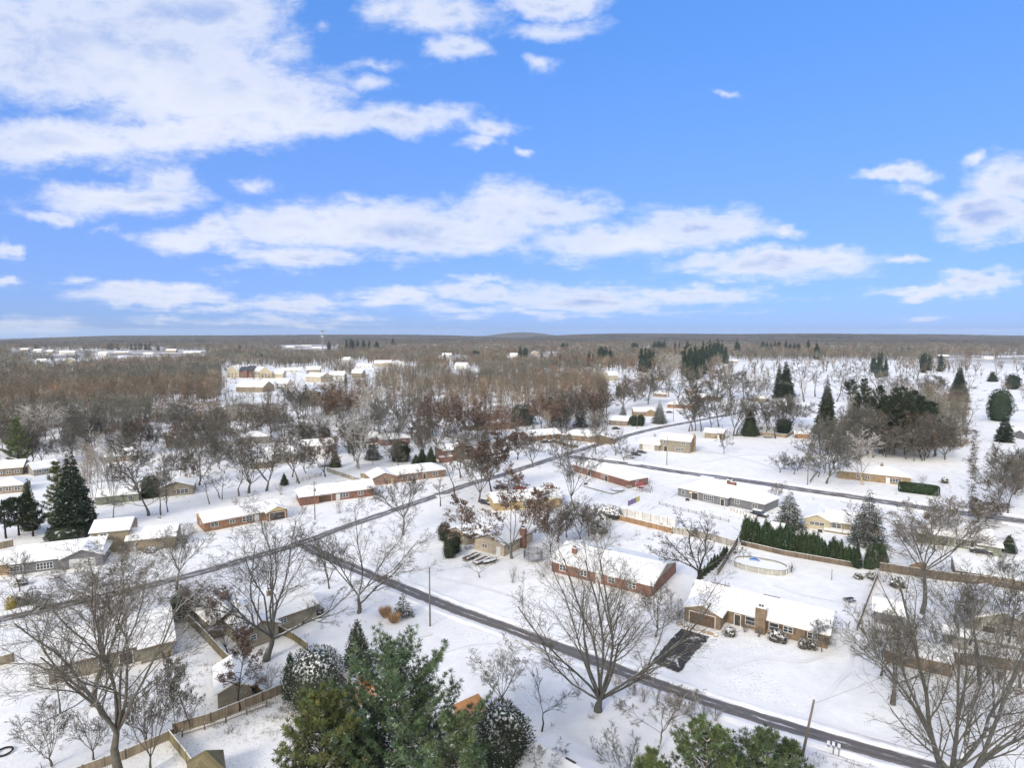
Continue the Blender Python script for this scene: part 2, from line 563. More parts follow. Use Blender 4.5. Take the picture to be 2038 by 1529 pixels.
siding_mat('fence_white', (0.62, 0.62, 0.62), 0.3, True, 0.08); siding_mat('fence_orange', (0.36, 0.22, 0.12), 0.15, True, 0.2)
mat('trim_white', (0.72, 0.72, 0.71), 0.5, 0.05); mat('trim_dark', (0.07, 0.06, 0.055), 0.6, 0.2); mat('trim_brown', (0.14, 0.09, 0.06), 0.6, 0.2)
mat('glass', (0.035, 0.045, 0.06), 0.08, 0.4, 0.6, spec=0.8)
mat('door_dark', (0.06, 0.055, 0.05), 0.6, 0.3); mat('door_white', (0.62, 0.62, 0.62), 0.5, 0.06); mat('door_brown', (0.13, 0.085, 0.055), 0.6, 0.25, 2.0)
mat('door_blue', (0.05, 0.07, 0.12), 0.5, 0.2)
mat('pole_wood', (0.17, 0.145, 0.12), 0.9, 0.3, 1.0, snow=dict(lo=.7, hi=.95)); mat('metal_grey', (0.30, 0.31, 0.33), 0.45, 0.15, metallic=.5)
mat('metal_dark', (0.05, 0.05, 0.055), 0.4, 0.2); mat('rubber', (0.02, 0.02, 0.02), 0.8, 0.2)
mat('asphalt_wet', (0.028, 0.032, 0.045), 0.35, 0.35, 0.9)
# ================================================================ vegetation
# ---- materials
SN = dict(lo=.35, hi=.8, scale=1.2, amount=0.40)
mat('bark_grey', (0.110, 0.102, 0.084), .95, .35, 2.0, snow=dict(lo=.45, hi=.85, scale=1.5, amount=.45), obj_var=.12)
mat('bark_dark', (0.036, 0.032, 0.028), .95, .35, 2.0, snow=dict(lo=.5, hi=.85, scale=1.5, amount=.5), obj_var=.12)
mat('bark_pale', (0.36, 0.33, 0.28), .95, .25, 1.0, snow=SN, obj_var=.1)
mat('twig_grey', (0.122, 0.112, 0.090), .95, .3, .6, snow=dict(lo=.5, hi=.9, scale=.7, amount=.57), obj_var=.18)
mat('twig_dark', (0.040, 0.036, 0.031), .95, .3, .6, snow=dict(lo=.5, hi=.9, scale=.7, amount=.58), obj_var=.15)
mat('twig_pale', (0.33, 0.30, 0.26), .95, .2, .6, snow=SN, obj_var=.12)
mat('twig_brown', (0.120, 0.096, 0.072), .95, .3, .6, snow=dict(lo=.5, hi=.9, scale=.7, amount=.55), obj_var=.15)
mat('twig_red', (0.180, 0.118, 0.084), .95, .3, .6, snow=dict(lo=.5, hi=.9, scale=.7, amount=.6), obj_var=.12)
mat('leaf_brown', (0.115, 0.072, 0.052), .8, .4, 1.0, snow=dict(lo=.6, hi=.95, scale=.7, amount=.6), obj_var=.15)
mat('needle_pine', (0.088, 0.128, 0.062), .75, .35, .5, snow=dict(lo=.55, hi=.95, scale=.9, amount=.60), obj_var=.08, attr=True)
mat('needle_pine_light', (0.112, 0.140, 0.054), .75, .3, .5, snow=dict(lo=.6, hi=.95, scale=.9, amount=.66), obj_var=.08, attr=True)
mat('needle_spruce', (0.034, 0.050, 0.034), .8, .35, .7, snow=dict(lo=.45, hi=.85, scale=.9, amount=.56), obj_var=.10, attr=True)
mat('needle_snowy', (0.042, 0.055, 0.035), .8, .35, .9, snow=dict(lo=.2, hi=.6, scale=2.6, amount=.56), attr=True)
mat('needle_dark', (0.034, 0.050, 0.028), .8, .35, .6, snow=dict(lo=.6, hi=.98, scale=.9, amount=.63), obj_var=.12, attr=True)
mat('needle_arbor', (0.038, 0.062, 0.030), .8, .3, 1.0, snow=dict(lo=.7, hi=.99, scale=1.5, amount=.6), obj_var=.10, attr=True)
mat('needle_far', (0.030, 0.046, 0.032), .9, .3, .1, attr=True)
mat('shrub_dark', (0.060, 0.058, 0.050), .8, .35, 2.0, snow=dict(lo=.15, hi=.6, scale=2.2, amount=.50), attr=True)
mat('shrub_yellow', (0.28, 0.22, 0.03), .8, .3, 2.0, snow=dict(lo=.4, hi=.9, scale=2.0, amount=.62), attr=True)
mat('grass_tan', (0.42, 0.28, 0.16), .85, .3, 2.0, attr=True)
mat('brush_twig', (0.15, 0.122, 0.10), .95, .3, .5, snow=dict(lo=.3, hi=.8, scale=.8, amount=.52), attr=True)
mat('far_bark', (0.142, 0.127, 0.099), .95, .2, .05, snow=dict(lo=.6, hi=.95, scale=.3, amount=.62), attr=True)


def prisms(P0, P1, R0, R1, n, ext=0.0):
    P0 = np.asarray(P0, float); P1 = np.asarray(P1, float); R0 = np.asarray(R0, float); R1 = np.asarray(R1, float)
    D = P1 - P0
    L = np.linalg.norm(D, axis=1, keepdims=True); L[L == 0] = 1e-6
    D = D / L
    P1 = P1 + D * (ext * R1[:, None])
    ref = np.tile([0.0, 0.0, 1.0], (len(D), 1)); ref[np.abs(D[:, 2]) > 0.9] = [1.0, 0.0, 0.0]
    A = np.cross(D, ref); A /= np.linalg.norm(A, axis=1, keepdims=True)
    B = np.cross(D, A)
    m = len(D); V = np.zeros((m, 2 * n, 3))
    for j in range(n):
        a = 2 * math.pi * j / n
        o = A * math.cos(a) + B * math.sin(a)
        V[:, j] = P0 + o * R0[:, None]
        V[:, n + j] = P1 + o * R1[:, None]
    F = []
    for j in range(n):
        k = (j + 1) % n
        F.append([j, n + j, n + k, k])
    F = np.array(F)
    F = (F[None] + (np.arange(m) * 2 * n)[:, None, None]).reshape(-1, 4)
    return V.reshape(-1, 3), F


def nrm(v):
    return v / (math.sqrt(v[0] * v[0] + v[1] * v[1] + v[2] * v[2]) + 1e-9)


def gen_branches(rng, spec):
    """returns rows p0(3) p1(3) r0 r1 level"""
    rows = []
    H = spec.get('H', 20.0)
    levels = spec.get('levels', 5)
    kids = spec.get('kids', (6, 6, 5, 4))
    ang = spec.get('ang', (35, 40, 42, 45))
    lenf = spec.get('lenf', (.55, .55, .55, .6))
    wander = spec.get('wander', .16)
    up = spec.get('up', .10)
    rmin = spec.get('rmin', .012)
    tipr = spec.get('tipr', .018)
    rf = spec.get('rf', .55)

    def branch(p, d, L, r, lv, n):
        r_end = max(r * (.35 if lv else .5), rmin)
        pts = [(p, r)]
        d = nrm(d)
        step = L / n
        nodes = []
        for i in range(n):
            w = wander * (1.0 if lv < 3 else 1.5)
            d = nrm(d + np.array([rng.gauss(0, w), rng.gauss(0, w), rng.gauss(0, w * .6) + (up if lv < 3 else up * .4)]))
            q = p + d * step
            r2 = r + (r_end - r) * (i + 1) / n
            rows.append((p[0], p[1], p[2], q[0], q[1], q[2], r + (r_end - r) * i / n, r2, lv))
            p = q
            nodes.append((p.copy(), d.copy(), r2, (i + 1) / n))
        if lv < levels:
            k = kids[min(lv - 1, len(kids) - 1)] if lv > 0 else 0
            if lv == 0: return nodes
            a0 = ang[min(lv - 1, len(ang) - 1)]; lf = lenf[min(lv - 1, len(lenf) - 1)]
            for c in range(k):
                t = .22 + .78 * (c + rng.random()) / k
                idx = min(n - 1, int(t * n))
                pp, dd, rr, tt = nodes[idx]
                if idx > 0:
                    fr = t * n - int(t * n); pp = nodes[idx - 1][0] * (1 - fr) + pp * fr
                az = rng.random() * 2 * math.pi
                ref = np.array([0, 0, 1.0]) if abs(dd[2]) < .9 else np.array([1.0, 0, 0])
                A = nrm(np.cross(dd, ref)); B = np.cross(dd, A)
                th = R(a0 * rng.uniform(.6, 1.25))
                nd = dd * math.cos(th) + (A * math.cos(az) + B * math.sin(az)) * math.sin(th)
                if nd[2] < -.25 and lv < 3: nd[2] *= -.3
                LL = L * lf * (1.15 - .55 * t) * rng.uniform(.7, 1.2)
                branch(pp, nd, LL, max(rr * rf, tipr * .8), lv + 1, max(2, 4 - (lv > 2)))
        return nodes

    th = spec.get('trunk', .25) * H
    r0 = spec.get('r0', .34)
    base = np.array([0, 0, -.15])
    lean = spec.get('lean', (0, 0))
    nodes = branch(base, np.array([lean[0], lean[1], 1.0]), th + .15, r0, 0, 4)
    top, dtop, rt, _ = nodes[-1]
    st = spec.get('stems', 5)
    if st == 'leader':      # one straight stem with side limbs
        nlv = spec.get('limbs', 18)
        Lead = H - th
        p = top; d = dtop; r = rt; n = 10
        ld = []
        for i in range(n):
            d = nrm(d + np.array([rng.gauss(0, .05), rng.gauss(0, .05), .12]))
            q = p + d * Lead / n
            r2 = max(rt * (1 - (i + 1) / n), .03)
            rows.append((*p, *q, r, r2, 0)); ld.append((p.copy(), q.copy(), d.copy(), r2)); p = q; r = r2
        for k in range(nlv):
            t = (k + rng.random()) / nlv
            a, b, dd, rr = ld[min(n - 1, int(t * n))]
            az = k * 2.4 + rng.uniform(-.4, .4)
            el = R(spec.get('limb_el', 35) * rng.uniform(.7, 1.3))
            nd = np.array([math.cos(az) * math.cos(el), math.sin(az) * math.cos(el), math.sin(el)])
            LL = spec.get('limb_len', .32) * H * (1.05 - .7 * t) * rng.uniform(.75, 1.2)
            branch(a + (b - a) * rng.random(), nd, LL, max(rr * .5, .05), 1, 5)
    else:
        sp = spec.get('spread', (18, 42))
        az0 = rng.random() * 6.28
        for k in range(st):
            az = az0 + k * 2 * math.pi / st + rng.uniform(-.35, .35)
            th_ = R(rng.uniform(*sp))
            nd = np.array([math.cos(az) * math.sin(th_), math.sin(az) * math.sin(th_), math.cos(th_)])
            low = rng.random() * spec.get('stagger', .25)
            i = max(0, len(nodes) - 1 - int(low * len(nodes)))
            pp = nodes[i][0]
            branch(pp, nd, (H - th) * rng.uniform(.85, 1.1), rt * rng.uniform(.5, .72), 1, 7)
    for ex in spec.get('extra', []):          # hand-placed limbs: height fraction on the trunk, direction, length, radius
        h, dd, L, r = ex
        i = min(len(nodes) - 1, int(h * len(nodes)))
        branch(nodes[i][0], nrm(np.array(dd, float)), L, r, 1, 8)
    return np.array(rows)


def bare_meshes(name, seed, spec, barkm, twigm, H=None, W=None, leaves=None):
    rng = random.Random(seed)
    a = gen_branches(rng, spec)
    zmax = a[:, [2, 5]].max()
    H = H or spec.get('H', 20.0)
    s = H / zmax
    a[:, :6] *= s
    if W:
        x = np.concatenate([a[:, 3], a[:, 4]])
        cur = (np.percentile(a[:, 3], 98.5) - np.percentile(a[:, 3], 1.5) + np.percentile(a[:, 4], 98.5) - np.percentile(a[:, 4], 1.5)) / 2
        k = W / cur
        # widen the crown, keep the trunk straight
        a[:, [0, 1, 3, 4]] *= k
    lv = a[:, 8]
    tr = lv <= (1 if spec.get('limbs_in_trunk', True) else 0)
    t = a[tr]; c = a[~tr]
    V, F = prisms(t[:, :3], t[:, 3:6], t[:, 6], t[:, 7], 7, 0.3)
    trunk = mesh_np(name + '_trunk', V, F, MATS[barkm], smooth=True)
    Vs, Fs, off = [], [], 0
    for sel, n in ((c[:, 6] > .035, 4), (c[:, 6] <= .035, 3)):
        q = c[sel]
        if not len(q): continue
        V, F = prisms(q[:, :3], q[:, 3:6], q[:, 6], q[:, 7], n, 0.0)
        Vs.append(V); Fs.append(F + off); off += len(V)
    mi = [0] * sum(len(f) for f in Fs)
    mats = [MATS[twigm]]
    if leaves:
        tips = c[c[:, 8] >= spec.get('levels', 5) - 1][:, 3:6]
        nr = np.random.RandomState(seed)
        tips = np.repeat(tips, leaves.get('per', 2), axis=0)
        tips = tips[nr.rand(len(tips)) < leaves.get('keep', .5)]
        tips = tips + nr.normal(0, .15, tips.shape)
        sz = leaves.get('size', .14)
        A = nr.normal(0, 1, tips.shape); A /= np.linalg.norm(A, axis=1, keepdims=True)
        B = np.cross(A, nr.normal(0, 1, tips.shape)); B /= np.linalg.norm(B, axis=1, keepdims=True)
        k = (sz * nr.uniform(.6, 1.4, (len(tips), 1)))
        LV = np.stack([tips + A * k, tips + B * k, tips - A * k, tips - B * k], 1).reshape(-1, 3)
        LF = np.arange(len(LV)).reshape(-1, 4) + off
        Vs.append(LV); Fs.append(LF); mi += [1] * len(LF); mats.append(MATS[leaves.get('mat', 'leaf_brown')])
    crown = mesh_np(name + '_crown', np.concatenate(Vs), np.concatenate(Fs), mats, mi)
    return trunk, crown


# ---- evergreen foliage out of many small blades
def blades(P, D, L, Wd, rs, tint=None, droop=0.0, curl=0.35):
    """one thin triangle-pair blade per point: P base, D direction, L length, Wd width"""
    n = len(P)
    D = D / (np.linalg.norm(D, axis=1, keepdims=True) + 1e-9)
    S = np.cross(D, rs.normal(0, 1, D.shape)); S /= (np.linalg.norm(S, axis=1, keepdims=True) + 1e-9)
    L = np.broadcast_to(np.asarray(L, float), (n,))[:, None]; Wd = np.broadcast_to(np.asarray(Wd, float), (n,))[:, None]
    M = P + D * L * .5
    T = P + D * L; T = T - np.array([0, 0, 1.0]) * droop * L
    V = np.stack([P, M + S * Wd * .5, T, M - S * Wd * .5], 1).reshape(-1, 3)
    F = np.arange(n * 4).reshape(-1, 4)
    if tint is None: tint = np.ones((n, 3))
    return V, F, np.repeat(tint, 4, axis=0)


def tint_rand(rs, n, a=.25, warm=.08):
    k = np.exp(rs.normal(0, a, (n, 1)))
    t = np.repeat(k, 3, axis=1)
    t[:, 0] *= np.exp(rs.normal(0, warm, n)); t[:, 2] *= np.exp(rs.normal(0, warm, n))
    return t


def pine_meshes(name, seed, H, W, matn, tufts=3200, per=22, blade=.34, bw=.030, base=.12, irregular=.35, shape='pine', whorl=1.0, trunk_r=.3, bark='bark_dark', open_=.0):
    """pine: whorls of rising limbs that carry separate upright tufts of needles"""
    rs = np.random.RandomState(seed)
    segs = []; tp = []; td = []
    z = base * H
    nwh = int(H / whorl)
    R0 = W / 2
    for i in range(nwh):
        t = i / nwh
        zz = z + (H - z) * t + rs.uniform(-.2, .2)
        if shape == 'pine':
            prof = (1 - t) ** .62 * (1 - .25 * math.exp(-((t) / .12) ** 2)) + .05
        else:
            prof = (1 - t) ** .95 + .03
        nb = rs.randint(4, 7)
        for b in range(nb):
            az = rs.uniform(0, 2 * math.pi)
            L = R0 * prof * rs.uniform(1 - irregular, 1 + irregular * .6)
            el = (.15 + .55 * t) if shape == 'pine' else (-.18 + .5 * t)
            n = max(3, int(L / .7))
            p = np.array([0, 0, zz]); d = np.array([math.cos(az), math.sin(az), math.tan(el)]); d = nrm(d)
            if rs.rand() < open_: continue
            for k in range(n):
                d = nrm(d + np.array([rs.normal(0, .08), rs.normal(0, .08), .07]))
                q = p + d * L / n
                segs.append((*p, *q, .06 * (1 - k / n) + .015, .06 * (1 - (k + 1) / n) + .012))
                f = (k + 1) / n
                # side twigs carry tufts
                if f > .25:
                    for sgn in (-1, 1):
                        sd = nrm(np.cross(d, [0, 0, 1.0])) * sgn
                        l2 = L * .32 * (1.1 - f * .6) * rs.uniform(.5, 1.2)
                        m = max(1, int(l2 / .45))
                        dd = nrm(d * .75 + sd * .8 + np.array([0, 0, .15]))
                        pp = q
                        for j in range(m):
                            qq = pp + dd * l2 / m + np.array([0, 0, .05])
                            segs.append((*pp, *qq, .018, .012))
                            tp.append(qq + rs.normal(0, .06, 3)); td.append(dd * .5 + np.array([0, 0, .8]))
                            pp = qq
                    tp.append(q); td.append(d * .7 + np.array([0, 0, .7]))
                p = q
            tp.append(p); td.append(d + np.array([0, 0, .5]))
    tp = np.array(tp); td = np.array(td)
    if len(tp) > tufts:
        k = rs.permutation(len(tp))[:tufts]; tp, td = tp[k], td[k]
    td /= np.linalg.norm(td, axis=1, keepdims=True)
    n = len(tp)
    ctint = tint_rand(rs, n, .22, .10)
    Pn = np.repeat(tp, per, axis=0) + rs.normal(0, .05, (n * per, 3))
    Dn = np.repeat(td, per, axis=0) + rs.normal(0, .75, (n * per, 3))
    V, F, T = blades(Pn, Dn, blade * rs.uniform(.6, 1.2, n * per), bw, rs, np.repeat(ctint, per, axis=0) * tint_rand(rs, n * per, .15, .03))
    crown = mesh_np(name + '_crown', V, F, MATS[matn], attr=T)
    s = np.array(segs)
    tz = np.linspace(-.2, H * .97, 9)
    off = np.cumsum(rs.normal(0, .04, (9, 2)), axis=0)
    tpz = np.concatenate([off, tz[:, None]], 1)
    rr = trunk_r * (1 - .93 * np.linspace(0, 1, 9))
    V1, F1 = prisms(tpz[:-1], tpz[1:], rr[:-1], rr[1:], 8, .1)
    V2, F2 = prisms(s[:, :3], s[:, 3:6], s[:, 6], s[:, 7], 4)
    trunk = mesh_np(name + '_trunk', np.concatenate([V1, V2]), np.concatenate([F1, F2 + len(V1)]), MATS[bark])
    return trunk, crown


def spruce_meshes(name, seed, H, W, matn, layers=None, blade=.42, bw=.11, dens=1.0, clear=.06, droop=.35, bark='bark_dark'):
    """spruce: tiers of drooping boughs, each bough a fan of short sprays"""
    rs = np.random.RandomState(seed)
    layers = layers or int(H / .42)
    P_, D_, T_ = [], [], []
    segs = []
    for i in range(layers):
        t = (i + rs.uniform(-.3, .3)) / layers
        t = min(max(t, 0), .995)
        z = H * (clear + (1 - clear) * t)
        rad = W / 2 * ((1 - t) ** .85 * rs.uniform(.78, 1.1)) + .12
        nb = max(5, int(2 * math.pi * rad / .75))
        for b in range(nb):
            az = rs.uniform(0, 6.283)
            L = rad * rs.uniform(.7, 1.12)
            o = np.array([math.cos(az), math.sin(az), 0])
            sd = np.array([-math.sin(az), math.cos(az), 0])
            m = max(3, int(L * 6.0 * dens))
            f = rs.uniform(.12, 1, m) ** .7
            side = rs.uniform(-1, 1, m) * (.10 + .28 * f * (1.15 - f)) * L
            zz = z - droop * L * f ** 1.4 + (.22 * L * np.maximum(0, f - .72)) + rs.normal(0, .05, m)
            pts = o[None] * (L * f)[:, None] + sd[None] * side[:, None]; pts[:, 2] = zz
            dd = o[None] * .9 + sd[None] * (np.sign(side) * .55)[:, None] + rs.normal(0, .25, (m, 3)); dd[:, 2] += -.15
            P_.append(pts); D_.append(dd)
            T_.append(np.full(m, rs.uniform(.7, 1.3)))
            segs.append((0, 0, z, *(o * L * .9 + np.array([0, 0, z - droop * L * .75])), .03, .012))
    Pn = np.concatenate(P_); Dn = np.concatenate(D_); Tn = np.concatenate(T_)
    V, F, T = blades(Pn, Dn, blade * rs.uniform(.6, 1.3, len(Pn)), bw * rs.uniform(.7, 1.5, len(Pn)), rs, tint_rand(rs, len(Pn), .18, .05) * Tn[:, None], droop=.12)
    crown = mesh_np(name + '_crown', V, F, MATS[matn], attr=T)
    s = np.array(segs)
    V1, F1 = prisms([[0, 0, -.2]], [[0, 0, H * .97]], [max(.12, H * .018)], [.02], 7)
    V2, F2 = prisms(s[:, :3], s[:, 3:6], s[:, 6], s[:, 7], 3)
    trunk = mesh_np(name + '_trunk', np.concatenate([V1, V2]), np.concatenate([F1, F2 + len(V1)]), MATS[bark])
    return trunk, crown


def dense_meshes(name, seed, H, W, matn, shape='cone', n=None, blade=None, bw=None, base=.0, D=None, lump=.12, trunk=True, bark='bark_dark', core=(0.02, 0.026, 0.016)):
    """dense clipped or columnar evergreen: lumpy inner body with sprays of foliage all over"""
    rs = np.random.RandomState(seed)
    D = D or W
    if blade is None: blade = max(.24, .055 * (H + W) / 2); bw = blade * .42
    if n is None: n = int(min(14000, max(900, 2.6 * H * W / (blade * bw * .55))))
    def prof(t):
        if shape == 'cone': return np.clip((1 - t) ** .8, 0, 1) * np.minimum(1, .75 + t * 2.5)
        if shape == 'arbor': return np.clip(1 - np.maximum(0, t - .15) / .85, 0, 1) ** .72 * np.where(t < .15, .88 + t * .8, 1)
        if shape == 'egg': return np.sqrt(np.clip(1 - ((t - .42) / .58) ** 2, 0, 1))
        if shape == 'dome': return np.sqrt(np.clip(1 - t ** 2.2, 0, 1))
        return np.sqrt(np.clip(1 - (2 * t - 1) ** 2, 0, 1)) * .9 + .1
    ph = rs.uniform(0, 6.28, 6)
    def lumps(az, t):
        return 1 + lump * (np.sin(3 * az + ph[0] + 5 * t) + np.sin(5 * az + ph[1] - 7 * t) * .7 + np.sin(2 * az + ph[2] + 13 * t) * .6)
    t = rs.uniform(0, 1, n) ** .9
    # thin out where the body is narrow
    w = prof(t); keep = rs.rand(n) < np.maximum(w, .12); t = t[keep]
    az = rs.uniform(0, 6.283, len(t))
    r = prof(t) * lumps(az, t) * rs.uniform(.78, 1.10, len(t))
    Pn = np.stack([np.cos(az) * r * W / 2, np.sin(az) * r * D / 2, base + t * (H - base)], 1)
    out = np.stack([np.cos(az), np.sin(az), .55 + t * 1.2 - .3], 1)
    Dn = out + rs.normal(0, .6, out.shape)
    cl = rs.uniform(.75, 1.25, 97)[(np.floor(az * 3).astype(int) * 7 + np.floor(t * 9).astype(int) * 13) % 97]
    V, F, T = blades(Pn, Dn, blade * rs.uniform(.6, 1.3, len(Pn)), bw * rs.uniform(.6, 1.4, len(Pn)), rs, tint_rand(rs, len(Pn), .2, .06) * cl[:, None])
    # inner body
    nu, nv = 14, 10
    vs = []
    for i in range(nv + 1):
        tt = i / nv
        for j in range(nu):
            a = 2 * math.pi * j / nu
            rr = float(prof(np.array(tt))) * float(lumps(np.array(a), np.array(tt))) * .84 + .01
            vs.append((math.cos(a) * rr * W / 2, math.sin(a) * rr * D / 2, base + tt * (H - base) * .97))
    fs = []
    for i in range(nv):
        for j in range(nu):
            a = i * nu + j; b = i * nu + (j + 1) % nu
            fs.append((a, b, b + nu, a + nu))
    vs = np.array(vs); fs = np.array(fs)
    allV = np.concatenate([V, vs]); allF = np.concatenate([F, fs + len(V)])
    T = np.concatenate([T, np.full((len(vs), 3), .8)])
    crown = mesh_np(name + '_crown', allV, allF, MATS[matn], attr=T)
    tm = None
    if trunk:
        V1, F1 = prisms([[0, 0, -.15]], [[0, 0, H * .8]], [max(.06, W * .05)], [.03], 6)
        tm = mesh_np(name + '_trunk', V1, F1, MATS[bark])
    return tm, crown


def twiggy_mesh(name, seed, H, W, matn, stems=26, r=.014, levels=2, tint=True):
    """leafless shrub"""
    rs = random.Random(seed); rows = []
    for s_ in range(stems):
        az = rs.random() * 6.283; th = rs.random() ** .7 * math.atan2(W / 2, H) * 1.1
        d = np.array([math.cos(az) * math.sin(th), math.sin(az) * math.sin(th), math.cos(th)])
        p = np.array([rs.gauss(0, W * .06), rs.gauss(0, W * .06), 0.0]); L = H * rs.uniform(.6, 1.08) / max(.5, math.cos(th)) * .95
        n = 4
        for i in range(n):
            d = nrm(d + np.array([rs.gauss(0, .12), rs.gauss(0, .12), .03])); q = p + d * L / n
            rows.append((*p, *q, r * (1 - i / n * .6), r * (1 - (i + 1) / n * .6)))
            if i >= 1:
                for k in range(3):
                    a = np.array([rs.gauss(0, 1), rs.gauss(0, 1), rs.uniform(.2, 1.2)]); a = nrm(nrm(a) * .8 + d)
                    e = q + a * L * rs.uniform(.12, .3)
                    rows.append((*q, *e, r * .5, r * .35))
                    if levels > 1:
                        for k2 in range(2):
                            a2 = nrm(a + np.array([rs.gauss(0, .6), rs.gauss(0, .6), rs.gauss(0, .5)]))
                            m = q + (e - q) * rs.uniform(.3, 1)
                            rows.append((*m, *(m + a2 * L * .13), r * .35, r * .25))
            p = q
    a = np.array(rows)
    V, F = prisms(a[:, :3], a[:, 3:6], a[:, 6], a[:, 7], 3)
    return mesh_np(name, V, F, MATS[matn], attr=np.ones((len(V), 3)))


# ---- placement
THINGS = []      # hand-placed vegetation waiting for a label: dict(o, px, py, base, kindword)
SHAPES = {}


def put_tree(kind_name, meshes, loc, rz=0.0, sx=1.0, sz=1.0, cat='tree', parts=('trunk', 'crown')):
    root = empty(kind_name, loc, rz)
    root.scale = (sx, sx, sz)
    for pn, me in zip(parts, meshes):
        if me is not None: link(pn, me, root)
    root['category'] = cat
    return root


TEMPL = {}
def template(kind):
    """list of (trunk, crown, height, width) for repeated mid-distance trees, 16 m tall"""
    if kind in TEMPL: return TEMPL[kind]
    cfg = dict(
        vase=dict(sp=dict(H=16, trunk=.16, stems=6, spread=(10, 36), levels=4, kids=(8, 6, 5), ang=(30, 38, 42), lenf=(.42, .5, .55), r0=.30, tipr=.035, rmin=.026, wander=.13, up=.07), b='bark_grey', t='twig_grey', W=11.5, n=4),
        oval=dict(sp=dict(H=16, trunk=.12, stems='leader', limbs=22, limb_el=42, limb_len=.36, levels=4, kids=(8, 6, 4), ang=(38, 42, 45), lenf=(.5, .5, .55), r0=.26, tipr=.033, rmin=.025, wander=.12), b='bark_grey', t='twig_grey', W=8.5, n=3),
        dense=dict(sp=dict(H=16, trunk=.14, stems=7, spread=(12, 55), levels=4, kids=(10, 8, 6), ang=(38, 44, 48), lenf=(.48, .5, .55), r0=.28, tipr=.036, rmin=.028, wander=.18, up=.05), b='bark_grey', t='twig_grey', W=12.5, n=3),
        pale=dict(sp=dict(H=16, trunk=.20, stems=5, spread=(8, 34), levels=4, kids=(7, 6, 4), ang=(32, 38, 42), lenf=(.45, .5, .5), r0=.24, tipr=.032, rmin=.026, wander=.15, up=.08), b='bark_pale', t='twig_pale', W=8.5, n=3),
        brown=dict(sp=dict(H=16, trunk=.14, stems=6, spread=(12, 48), levels=4, kids=(9, 7, 5), ang=(36, 42, 46), lenf=(.45, .5, .55), r0=.26, tipr=.034, rmin=.027, wander=.16, up=.06), b='bark_dark', t='twig_brown', W=11, n=3, leaves=dict(per=2, keep=.28, size=.11)),
        red=dict(sp=dict(H=16, trunk=.14, stems=6, spread=(12, 42), levels=4, kids=(9, 8, 5), ang=(36, 42, 46), lenf=(.42, .5, .55), r0=.24, tipr=.036, rmin=.030, wander=.15, up=.06), b='bark_grey', t='twig_red', W=10, n=2),
        thin=dict(sp=dict(H=16, trunk=.25, stems='leader', limbs=14, limb_el=50, limb_len=.22, levels=3, kids=(6, 5), ang=(32, 40), lenf=(.5, .5), r0=.17, tipr=.03, rmin=.022, wander=.10), b='bark_grey', t='twig_grey', W=4.5, n=3),
        dark=dict(sp=dict(H=16, trunk=.20, stems=6, spread=(20, 62), levels=4, kids=(8, 6, 5), ang=(42, 48, 52), lenf=(.48, .5, .55), r0=.32, tipr=.032, rmin=.026, wander=.26, up=.05), b='bark_dark', t='twig_dark', W=14, n=2),
    )[kind]
    out = []
    for i in range(cfg['n']):
        m = bare_meshes(kind, 100 + i * 7 + len(kind), cfg['sp'], cfg['b'], cfg['t'], 16, cfg['W'], cfg.get('leaves'))
        out.append((*m, 16.0, cfg['W']))
    TEMPL[kind] = out
    return out


WORD = dict(vase='bare spreading tree', oval='bare oval-crowned tree', dense='bare tree with dense grey twigs', pale='bare tree with pale bark', brown='tree with brown twigs', red='tree with russet twigs',
            thin='slender bare tree', dark='crooked dark bare tree')


def pick(lst, x, y):
    return lst[int(abs(x * 13.7 + y * 7.3)) % len(lst)]


def bare_tree(x, yb, yt, w, kind='vase', reg=True, group=None):
    p = G(x, yb)
    h = max(2.5, top_z(p, yt))
    wm = w * m_per_px(p, h * .6)
    tr, cr, H0, W0 = pick(template(kind), x, yb)
    sxy = wm / W0; sz = h / H0
    r = put_tree('bare_tree', (tr, cr), p, (x * 1.7 + yb) % 6.28, sxy, sz)
    if reg: THINGS.append(dict(o=r, x=x, y=yb, h=h, word=WORD[kind], cat='tree', group=group))
    return r


def evergreen(x, yb, yt, w, kind, word=None, seed=None, matn=None, reg=True, group=None, name=None, **kw):
    p = G(x, yb); h = max(1.0, top_z(p, yt)); wm = w * m_per_px(p, h * .4)
    seed = seed if seed is not None else int(x * 3 + yb) % 9973
    key = None
    if kind == 'spruce':
        me = spruce_meshes('spruce', seed, h, wm, matn or 'needle_spruce', **kw); nm, wd = 'spruce_tree', 'dark conical spruce'
    elif kind == 'pine':
        me = pine_meshes('pine', seed, h, wm, matn or 'needle_pine', **kw); nm, wd = 'pine_tree', 'green pine'
    elif kind == 'arbor':
        me = dense_meshes('arborvitae', seed, h, wm, matn or 'needle_arbor', shape='arbor', **kw); nm, wd = 'arborvitae', 'narrow dark arborvitae'
    elif kind == 'cedar':
        me = dense_meshes('cedar', seed, h, wm, matn or 'needle_dark', shape='cone', **kw); nm, wd = 'cedar_tree', 'dense dark cedar'
    elif kind == 'egg':
        me = dense_meshes('evergreen', seed, h, wm, matn or 'needle_dark', shape='egg', **kw); nm, wd = 'evergreen_tree', 'dense rounded evergreen'
    elif kind == 'shrub':
        me = dense_meshes('shrub', seed, h, wm, matn or 'shrub_dark', shape='dome', trunk=False, **kw); nm, wd = 'shrub', 'rounded evergreen shrub'
    r = put_tree(name or nm, me, p, 0, cat='shrub' if kind == 'shrub' else 'tree', parts=('trunk', 'crown') if me[0] is not None else ('trunk', 'foliage'))
    if reg: THINGS.append(dict(o=r, x=x, y=yb, h=h, word=word or wd, cat='shrub' if kind == 'shrub' else 'tree', group=group))
    return r


